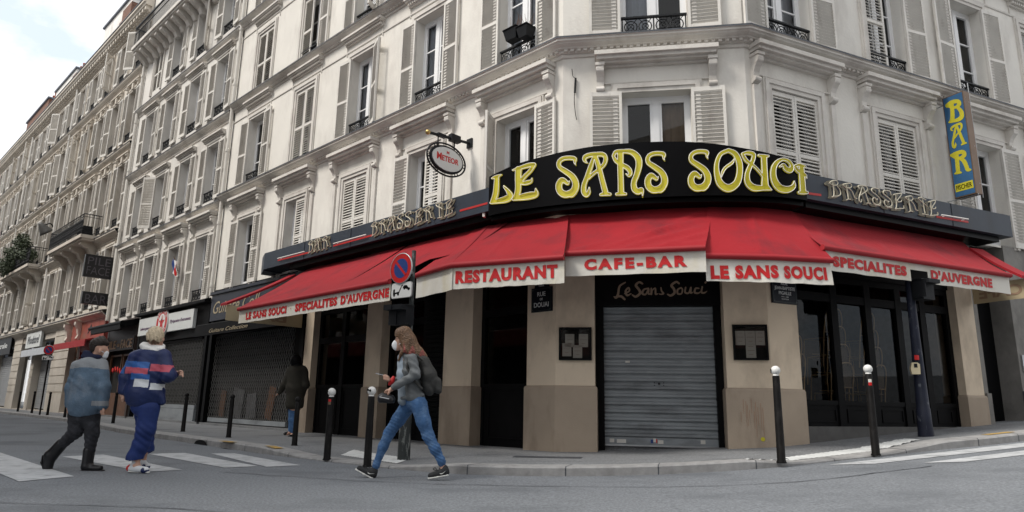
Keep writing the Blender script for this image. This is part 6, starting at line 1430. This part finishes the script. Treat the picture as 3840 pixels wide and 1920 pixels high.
g.cap((350, 538, -.17), (325, 552, -.17), 15, 14, .02)                                                     # near palm, fingers and thumb round the strap
for i, (x, y) in enumerate(((318, 545), (312, 553), (310, 561), (312, 570))): g.chain([(330, 543+6*i, -.185+.012*i, 8.4), (x-10, y+6, -.19+.012*i, 7.6), (x-7, y+24, -.18+.012*i, 6.8), (x+6, y+30, -.17+.012*i, 6.2)], .006)
g.chain([(340, 545, -.195, 9), (330, 566, -.20, 8), (322, 582, -.195, 7)], .006)
for i in range(4): g.chain([(330-4*i, 478-2*i, .05, 8), (322-12*i+8, 470-3*i, -.015, 7.8), (318-12*i+6, 442-3*i, -.018, 7)], .006)
g.chain([(335, 462, .06, 9), (318, 440, .05, 8), (300, 428, .045, 7)], .006)
g.out('body', M['skin'], WO, .0068)
g.ell((437, 112, .0), 56, (0, 0, 1), .95); g.cap((400, 92, 0), (392, 118, -.02), 22, 14, .03)
g.chain([(452, 108, 0, 62), (478, 165, 0, 66), (510, 222, 0, 58), (560, 258, -.01, 44), (600, 285, 0, 26), (622, 305, 0, 10)], .03, LAT, 1.1)
g.chain([(455, 180, -.08, 26), (462, 230, -.09, 24), (490, 262, -.09, 16)], .02); g.chain([(520, 240, -.06, 24), (570, 285, -.05, 18), (590, 305, -.04, 8)], .02); g.chain([(430, 250, -.09, 14), (404, 315, -.07, 8)], .02)
hz = g.J(470, 222)[2]; hx = g.J(470, 205)[0]
g.out('hair', [M['brownh'], M['pinkh']], WO, .008, lambda c, n: (c[:, 2]+.05*np.sin(60*c[:, 0])+.35*(c[:, 0]-hx) < hz) & (c[:, 0] > hx-.02), folds(.0045, 210, 150, 30))
g.cap((392, 182, 0), (388, 212, 0), 32, 27, .02, LAT, 1.05); g.ell((372, 195, 0), 19, k=.03); mk = g.out('face_mask', M['mask'], WO, .0075)
e0, e1 = g.J(405, 190, -.068), g.J(452, 168, -.083); stitches(mk, [e0, e1], .0025, 'ear_loop', M['mask'])
mb = MB(); c_ = g.J(381, 146, -.028); mb.tube([c_+np.array((.004*math.sin(a), .024*math.cos(a), .018*math.sin(a))) for a in np.linspace(0, 6.28, 13)[:-1]], .003, seg=4, closed=True); mb.tube([c_+np.array((.0, -.024, 0)), g.J(448, 150, -.085)], .0025, seg=4); mb.build('glasses', M['iron'], WO)
g.chain([(440, 300, 0, 44), (448, 420, 0, 54), (452, 520, 0, 50), (440, 625, 0, 40)], .03, LAT, 1.25); g.out('shirt', M['shirt'], WO, .009, None, folds(.003, 30, 20, 70))
g.chain([(495, 300, 0, 60), (505, 400, 0, 72), (515, 500, 0, 66), (535, 598, 0, 74)], .03, LAT, 1.5); g.cap((452, 262, 0), (490, 280, 0), 40, 44, .02, LAT, 1.4); g.cap((430, 610, -.10), (590, 585, -.10), 12, 16, .03)
g.chain([(512, 302, -.16, 40), (538, 425, -.205, 36), (400, 505, -.185, 28), (368, 523, -.18, 24)], .025); g.chain([(475, 312, .16, 38), (452, 452, .19, 32), (372, 478, .10, 26)], .025)
g.cap((525, 700, 0), (525, 690, 0), 68, 68, .01, LAT, 2.4, -1)
g.out('jacket', M['leather'], WO, .0078, None, folds(.005, 50, 30, 85, 1))
g.chain([(530, 640, 0, 70), (520, 600, 0, 66)], .03, LAT, 1.25); g.chain([(480, 665, .075, 62), (405, 775, .09, 52), (332, 880, .10, 42), (285, 985, .09, 37), (232, 1122, .08, 25), (228, 1140, .08, 26)], .03); g.chain([(562, 655, -.08, 66), (598, 790, -.085, 54), (637, 905, -.08, 44), (690, 1005, -.08, 39), (738, 1098, -.08, 28), (742, 1118, -.08, 28)], .03)
g.out('jeans', M['jean'], WO, .0078, None, folds(.003, 80, 20, 170, 2))
def shoe(g, root, heel, toe, ank, rh, rt_, dirv, m, soled, name='shoe', lift=1.0, sn=True):
    """upper and sole: heel, toe and ankle points in crop pixels"""
    g.cap(heel, toe, rh, rt_, .02); g.cap(ank, (heel[0]*.6+toe[0]*.4, heel[1]*.6+toe[1]*.4-4, heel[2]), rh*.8, rh*.75, .02); g.cap(ank, (ank[0], ank[1]-rh*.35, ank[2]), rh*.82, rh*.8, .015)
    a, b = np.array(heel), np.array(toe); d = (b-a)[:2]/np.linalg.norm((b-a)[:2]); nn = np.array((-d[1], d[0])) if d[0] > 0 else np.array((d[1], -d[0]))
    o = g.out(name, m, root, .0068)
    ha, ta_ = a[:2]+nn*rh*.80-d*rh*.35, b[:2]+nn*rt_*.8+d*rt_*.9
    g.chain([(ha[0], ha[1], heel[2], 10), ((ha[0]+ta_[0])/2, (ha[1]+ta_[1])/2, heel[2], 9), (ta_[0], ta_[1]-2, toe[2], 8)], .01, (0, 1, 0), 3.0); g.out('sole', soled, o, .006); return o
for hl, to, an in (((205, 1205, .08), (100, 1158, .08), (215, 1178, .08)), ((770, 1186, -.08), (655, 1214, -.08), (764, 1166, -.08))):
    s_ = shoe(g, WO, hl, to, an, 31, 22, None, M['sneak'], M['sole'])
    mb = MB(); a, b = np.array(hl), np.array(to); d = (a-b)[:2]/np.linalg.norm((a-b)[:2]); n_ = np.array((-d[1], d[0])); n_ = n_ if n_[1] < 0 else -n_
    pt = lambda u, v: g.J(*(a[:2]-d*18+d*u+n_*v), a[2]-.050)
    mb.face([pt(-30, 2), pt(-22, -8), pt(-8, -8), pt(30, 14), pt(-6, -2), pt(-20, 0)]); mb.build('side_flash', M['sole'], s_)
    mb = MB(); q = g.J(*(a[:2]*.55+b[:2]*.45+n_*26), a[2]); mb.tube(catmull([q+np.array((.0, -.03, 0)), q+np.array((-.03, -.02, .03)), q+np.array((-.05, 0, .01)), q, q+np.array((.02, 0, .03)), q+np.array((.03, -.01, 0))], 4), .004, seg=4); mb.build('lace', M['sneak'], s_)
BP = thing('backpack', 'dark grey cloth backpack worn on the back of the walking woman', 'backpack', tuple(g.J(630, 560)), None)
g.chain([(605, 325, -.01, 46), (640, 430, -.01, 58), (640, 540, -.01, 50)], .04, LAT, 1.7); g.cap((705, 480, -.01), (712, 545, -.01), 34, 32, .03, LAT, 1.7); g.cap((590, 320, -.05), (600, 420, -.05), 34, 40, .03)
g.out('pack', M['pack'], BP, .009, None, folds(.005, 40, 30, 50, 3))
for dy in (-.15, .13): mb = MB(); mb.tube([g.J(*p) for p in ((595, 315, dy), (540, 270, dy*1.05), (480, 300, dy*1.1), (470, 370, dy*1.12), (520, 470, dy*1.15), (590, 540, dy))], .016, seg=6); mb.build('strap', M['pack'], BP)
PH = thing('phone', 'pale phone held up in front of the walking woman', 'phone', tuple(g.J(278, 430)))
mb = MB(); a, b = g.J(222, 414, .02), g.J(338, 442, .03); d = (b-a)/np.linalg.norm(b-a); X = Matrix(((d[0], 0, -d[2], (a[0]+b[0])/2), (d[1], 1, 0, (a[1]+b[1])/2), (d[2], 0, d[0], (a[2]+b[2])/2), (0, 0, 0, 1))); mb.box((-.072, -.034, -.005), (.072, .034, .005), 0, X); mb.box((-.068, -.031, .005), (.068, .031, .0056), 1, X); mb.build('case', [M['alu'], M['black']], PH)
RB = thing('wrist_ribbon', 'bright red cloth bunched at the far wrist of the walking woman', 'ribbon', tuple(g.J(350, 475)))
g.chain([(365, 450, .05, 15), (352, 478, .03, 19), (335, 500, .03, 13)], .02); g.out('cloth', M['signred'], RB, .007, None, folds(.008, 120, 60, 150))
HE = thing('bicycle_helmet', 'black vented bicycle helmet hanging from the near hand of the walking woman', 'helmet', tuple(g.J(305, 620)))
g.cap((285, 612, -.16), (335, 622, -.16), 44, 42, .02, LAT, 1.1); g.cap((280, 690, -.16), (340, 690, -.16), 44, 44, .01, LAT, 1.6, -1)
for k in range(4): g.cap((262+24*k, 570, -.29), (250+26*k, 618, -.27), 6.5, 7, .006, None, 1., -1); g.cap((262+24*k, 570, -.16), (250+26*k, 618, -.10), 6.5, 7, .006, None, 1., -1)
g.out('shell', M['boot'], HE, .0058); mb = MB()
for k in range(3): mb.tube([g.J(255+24*k, 600+5*k, -.258), g.J(282+24*k, 606+5*k, -.262)], .006, seg=4)
mb.build('trim', M['alu'], HE); mb = MB(); mb.tube([g.J(*p) for p in ((275, 622, -.17), (312, 575, -.19), (330, 622, -.17))], .005, seg=4); mb.build('strap', M['boot'], HE)

# --- the blond person in the striped windbreaker
XA = (1, 0, 0)
g = Fig(140, 1220, 2.2207, 7.68, XA)
P2_ = thing('person', 'blond person from behind in a navy windbreaker with striped panels', 'person', tuple(g.J(840, 1230)*np.array([1, 1, 0])), 'people on foot')
g.ell((985, 88, 0), 58, (0, 0, 1), 1.15); g.cap((1000, 120, .02), (1008, 150, .05), 46, 36, .03); g.ell((1008, 115, .12), 9, k=.02)
for x in (926, 1046): g.ell((x, 118, .02), 12, (0, 0, 1), 1.5)
g.cap((975, 140, 0), (965, 215, 0), 38, 42, .03); g.chain([(940, 270, 0, 80), (915, 420, 0, 82), (895, 600, 0, 82)], .03, XA, 1.35)
g.chain([(815, 285, 0, 40), (745, 430, 0, 36), (716, 545, -.01, 24), (708, 580, -.01, 18)], .02); g.chain([(1052, 270, 0, 42), (1088, 418, -.05, 38), (1142, 408, .06, 24), (1168, 402, .09, 18)], .02)
g.cap((1168, 402, .09), (1186, 400, .10), 20, 18, .02)
for i in range(4): g.chain([(1186, 386+9*i, .09-.02*i, 9), (1208, 390+9*i, .085-.02*i, 8), (1212, 408+7*i, .075-.02*i, 7)], .006)
g.chain([(1172, 392, .05, 10), (1190, 380, .03, 9), (1205, 384, .02, 8)], .006)
for i in range(4): g.chain([(706+5*i, 585, -.02, 8), (704+5*i, 612, -.03, 7.5), (708+5*i, 632, -.02, 7)], .006)
g.chain([(935, 690, 0, 62), (902, 880, 0, 48), (828, 1090, 0, 30), (820, 1180, 0, 28), (880, 1200, 0, 18)], .03); g.chain([(880, 690, .10, 60), (902, 880, .14, 46), (892, 1040, .18, 28), (875, 1140, .18, 26)], .03)
g.out('body', M['skin'], P2_, .0072)
g.ell((983, 80, -.005), 68, (0, 0, 1), .98); g.ell((978, 108, -.03), 55, k=.03); g.ell((985, 60, .03), 56, k=.03); hz = g.J(985, 118)[2]
g.out('hair', [M['blond'], M['brownh']], P2_, .0075, lambda c, n: (c[:, 2]+.012*np.sin(90*c[:, 0]) < hz-.02), folds(.006, 160, 90, 60))
g.cap((890, 175, -.02), (1035, 195, 0), 36, 28, .04); g.cap((905, 200, -.05), (1000, 205, -.05), 34, 26, .04); g.cap((880, 165, .05), (1040, 175, .08), 26, 24, .04); g.cap((930, 210, -.06), (940, 222, -.07), 24, 16, .04)
g.out('hood', M['hoodw'], P2_, .0078, None, folds(.006, 40, 30, 90, 2))
g.chain([(945, 262, 0, 92), (925, 400, 0, 108), (895, 560, 0, 116), (888, 615, 0, 108)], .04, XA, 1.30); g.cap((820, 262, 0), (1055, 250, 0), 52, 52, .05)
g.chain([(815, 285, 0, 56), (742, 430, 0, 54), (716, 540, -.01, 42)], .035); g.chain([(1055, 272, 0, 58), (1092, 418, -.05, 56), (1138, 412, .05, 36)], .03); g.cap((1040, 640, 0), (1030, 600, 0), 26, 30, .04); g.cap((880, 745, 0), (880, 740, 0), 104, 104, .012, XA, 1.8, -1)
def bx(x0, x1, y0, y1): return g.J(x0, y0)[0], g.J(x1, y0)[0], g.J(x0, y1)[2], g.J(x0, y0)[2]
PAN = [(1, bx(762, 986, 296, 348)), (1, bx(690, 762, 300, 400)), (2, bx(765, 982, 348, 400)), (1, bx(830, 992, 400, 452)), (3, bx(866, 984, 446, 512)), (3, bx(992, 1060, 484, 536)), (2, bx(995, 1150, 325, 384))]
def pick(c, n):
    m = np.zeros(len(c), int)
    for k, (xa, xb, za, zb) in PAN:
        sk = .06*(c[:, 0]-xa); q = (c[:, 0] > xa) & (c[:, 0] < xb) & (c[:, 2] > za-sk) & (c[:, 2] < zb-sk) & (n[:, 1] < .35); m[q] = k
    return m
g.out('windbreaker', [M['navyj'], M['bluej'], M['pinkj'], M['whitej']], P2_, .0072, pick, folds(.003, 40, 25, 80, 4))
g.cap((905, 640, 0), (890, 670, 0), 88, 88, .03, XA, 1.22); g.chain([(935, 690, -.02, 80), (905, 860, -.02, 72), (862, 1000, 0, 64), (812, 1098, 0, 60), (798, 1150, 0, 60)], .035); g.chain([(885, 690, .09, 78), (905, 880, .13, 66), (908, 1040, .17, 54), (908, 1075, .17, 54)], .035)
g.cap((790, 1235, 0), (802, 1225, 0), 112, 112, .006, XA, 1.5, -1); g.cap((930, 1165, .17), (935, 1160, .17), 110, 110, .006, XA, 1.0, -1)
g.out('track_trousers', M['navyp'], P2_, .0078, None, folds(.0035, 50, 20, 70, 5))
g.chain([(822, 1120, 0, 30), (818, 1180, 0, 30)], .02); g.chain([(878, 1090, .18, 26), (876, 1140, .18, 26)], .02); g.out('socks', M['whitej'], P2_, .0075)
for (hl, to, an) in (((785, 1190, 0), (905, 1204, -.03), (808, 1172, 0)), ((868, 1148, .18), (915, 1172, .15), (872, 1135, .18))):
    s_ = shoe(g, P2_, hl, to, an, 32, 24, None, M['whitej'], M['sole'], 'sneaker')
    g.cap((hl[0]-14, hl[1]-2, hl[2]), (hl[0]+6, hl[1]-6, hl[2]), 29, 30, .02); g.out('heel_panel', M['signred'], s_, .007)
    g.cap((to[0]-20, to[1]+1, to[2]), (to[0], to[1]+2, to[2]), 25, 24, .01); g.out('toe_panel', M['navyj'], s_, .007)

# --- the person in the denim jacket
g = Fig(140, 1220, 2.2207, 7.84, XA)
P1_ = thing('person', 'dark haired person in a washed denim jacket and black boots, in a white mask', 'person', tuple(g.J(450, 1212)*np.array([1, 1, 0])), 'people on foot')
g.ell((520, 170, 0), 57, (0, 0, 1), 1.15); g.cap((545, 205, .0), (556, 246, .01), 38, 26, .03); g.ell((588, 212, .02), 10, k=.02); g.ell((522, 215, -.07), 13, (0, 0, 1), 1.5)
g.cap((505, 225, 0), (480, 300, 0), 36, 42, .03); g.chain([(450, 350, 0, 80), (425, 500, 0, 82), (400, 690, 0, 80)], .03, XA, 1.25)
g.chain([(325, 375, 0, 38), (270, 520, 0, 34), (262, 640, .02, 24), (262, 690, .03, 18)], .02); g.chain([(535, 372, -.02, 40), (548, 520, -.06, 34), (545, 640, -.06, 24), (540, 690, -.06, 19)], .02)
for g0 in ((262, .03), (540, -.06)):
    for i in range(4): g.chain([(g0[0]-8+6*i, 695, g0[1]-.01*i, 8), (g0[0]-10+7*i, 722, g0[1]-.01*i, 7.5), (g0[0]-4+6*i, 742, g0[1]-.01*i, 7)], .006)
    g.chain([(g0[0]+10, 690, g0[1]-.02, 9), (g0[0]+16, 712, g0[1]-.03, 8)], .006)
g.chain([(452, 740, 0, 54), (456, 900, 0, 40), (430, 1070, 0, 30), (415, 1180, 0, 28), (500, 1190, 0, 20)], .03); g.chain([(325, 740, .02, 52), (318, 885, -.02, 42), (195, 1000, .04, 30), (115, 1085, .06, 28), (88, 1180, .06, 20)], .03)
g.out('body', M['skin'], P1_, .0075)
g.ell((512, 152, 0), 66, (0, 0, 1), .80); g.ell((488, 185, -.01), 48, k=.03); g.cap((540, 140, -.03), (575, 150, 0), 34, 24, .03); g.ell((535, 120, 0), 34, k=.03); g.out('hair', M['darkh'], P1_, .0078, None, folds(.007, 120, 90, 90, 1))
g.cap((566, 232, .01), (562, 256, .01), 27, 24, .02); mk = g.out('face_mask', M['mask'], P1_, .0075); stitches(mk, [g.J(552, 225, -.055), g.J(525, 208, -.075)], .003, 'ear_loop', M['mask'])
g.cap((400, 235, -.02), (520, 262, 0), 26, 24, .03); g.cap((395, 262, -.03), (505, 268, -.05), 24, 22, .03); g.cap((410, 230, .06), (520, 250, .08), 24, 24, .03); g.out('hood', M['hoodn'], P1_, .0085, None, folds(.005, 40, 20, 90))
g.chain([(450, 345, 0, 92), (430, 480, 0, 104), (408, 640, 0, 112), (404, 695, 0, 110)], .04, XA, 1.20); g.cap((335, 340, 0), (530, 325, 0), 50, 50, .05); g.chain([(330, 375, 0, 48), (285, 520, 0, 46), (275, 650, .02, 42)], .035); g.chain([(535, 372, -.02, 55), (550, 520, -.06, 54), (546, 668, -.06, 42)], .03); g.cap((390, 838, 0), (400, 838, 0), 112, 112, .012, XA, 1.9, -1)
y0 = g.J(450, 352)[2]; zc = g.J(546, 628)[2]; xc_ = g.J(505, 640)[0]; zh = g.J(400, 690)[2]
def pick(c, n):
    m = np.zeros(len(c), int); m[(c[:, 2] > y0-.10*np.abs(c[:, 0]-g.J(450, 350)[0]))] = 1; m[(c[:, 2] < zc) & (c[:, 0] > xc_) & (c[:, 2] > g.J(546, 672)[2])] = 1; return m
dj = g.out('denim_jacket', [M['denim'], M['yoke']], P1_, .0075, pick, folds(.0028, 40, 25, 70, 2))
g.cap((415, 735, 0), (390, 760, 0), 82, 80, .03, XA, 1.2); g.chain([(452, 740, 0, 66), (456, 900, 0, 52), (436, 1050, 0, 40)], .03); g.chain([(325, 740, .02, 64), (318, 885, -.02, 54), (200, 996, .04, 40)], .03); g.out('jeans', M['blackj'], P1_, .0082, None, folds(.0035, 70, 20, 120, 3))
g.chain([(432, 1040, 0, 44), (415, 1165, 0, 42)], .03); g.cap((405, 1185, 0), (520, 1190, -.02), 33, 25, .03); b_ = g.out('boot', M['boot'], P1_, .0072); g.chain([(372, 1210, 0, 10), (450, 1211, 0, 10), (548, 1210, -.02, 9)], .01, (0, 1, 0), 3.2); g.out('sole', M['boot'], b_, .007)
g.chain([(205, 985, .04, 47), (125, 1075, .06, 50)], .03); g.cap((105, 1090, .06), (86, 1190, .05), 47, 36, .03); b_ = g.out('boot', M['boot'], P1_, .0072); g.chain([(62, 1085, .06, 11), (52, 1140, .055, 11), (70, 1215, .05, 9)], .01, (0, 1, 0), 3.2); g.out('sole', M['boot'], b_, .007)

# --- the person in the dark coat by the shop
g = Fig(860, 1120, 2.3, 13.83, XA)
P3_ = thing('person', 'person in a dark hooded coat and jeans, in the shade beside the shop grille', 'person', tuple(g.J(520, 1190)*np.array([1, 1, 0])+np.array([0, 0, .1])), 'people on foot')
g.ell((574, 540, 0), 38, (0, 0, 1), 1.2); g.cap((574, 560, 0), (578, 610, 0), 24, 30, .03); g.chain([(580, 640, 0, 50), (575, 780, 0, 50), (565, 930, 0, 46)], .03, XA, 1.25)
g.chain([(528, 635, 0, 22), (475, 740, 0, 18), (425, 815, 0, 12)], .02); g.chain([(640, 640, 0, 22), (655, 740, -.03, 18), (628, 790, .1, 12)], .02)
for i in range(4): g.chain([(420-3*i, 815+3*i, -.01*i, 4.6), (410-2*i, 830+3*i, -.01*i, 4.2)], .005)
g.chain([(424, 812, .02, 5), (420, 830, .03, 4.4)], .005)
g.chain([(540, 930, 0, 26), (535, 1050, 0, 18), (528, 1150, 0, 13), (500, 1168, -.05, 12)], .02); g.chain([(575, 930, 0, 26), (556, 1050, 0, 18), (550, 1160, 0, 13), (530, 1186, -.05, 12)], .02); g.out('body', M['skin'], P3_, .0105)
g.ell((574, 532, 0), 46, (0, 0, 1), 1.15); g.cap((560, 585, 0), (595, 585, 0), 34, 34, .03); g.out('hood', M['black'], P3_, .011)
g.chain([(580, 630, 0, 62), (578, 770, 0, 64), (562, 915, 0, 60)], .04, XA, 1.28); g.cap((530, 615, 0), (635, 615, 0), 34, 34, .04); g.chain([(525, 635, 0, 32), (475, 740, 0, 29), (432, 808, 0, 20)], .03); g.chain([(645, 640, 0, 34), (660, 745, -.03, 32), (628, 800, .08, 24)], .03); g.cap((560, 1010, 0), (570, 1010, 0), 70, 70, .01, XA, 1.7, -1); g.out('coat', M['coat'], P3_, .0105, None, folds(.006, 25, 20, 35))
g.chain([(540, 930, 0, 32), (535, 1050, 0, 24), (528, 1140, 0, 20)], .03); g.chain([(578, 930, 0, 32), (556, 1050, 0, 25), (552, 1150, 0, 20)], .03); g.out('jeans', M['jean'], P3_, .0105)
for a, b in (((515, 1160, 0), (478, 1165, -.08)), ((552, 1180, 0), (520, 1188, -.1))): g.cap(a, b, 15, 12, .02); g.out('shoe', M['boot'], P3_, .01)
across(fr(LP(31.5, 12.5), uL, -nL), -28.5, 30, 17.8, 'pale facing apartment house across the left street', M['stone2'], 1)
across(gF(Vector((16, -9, .5)), 205), -8, 26, 16, 'pale facing apartment house across the crossing', M['stone3'], 2)
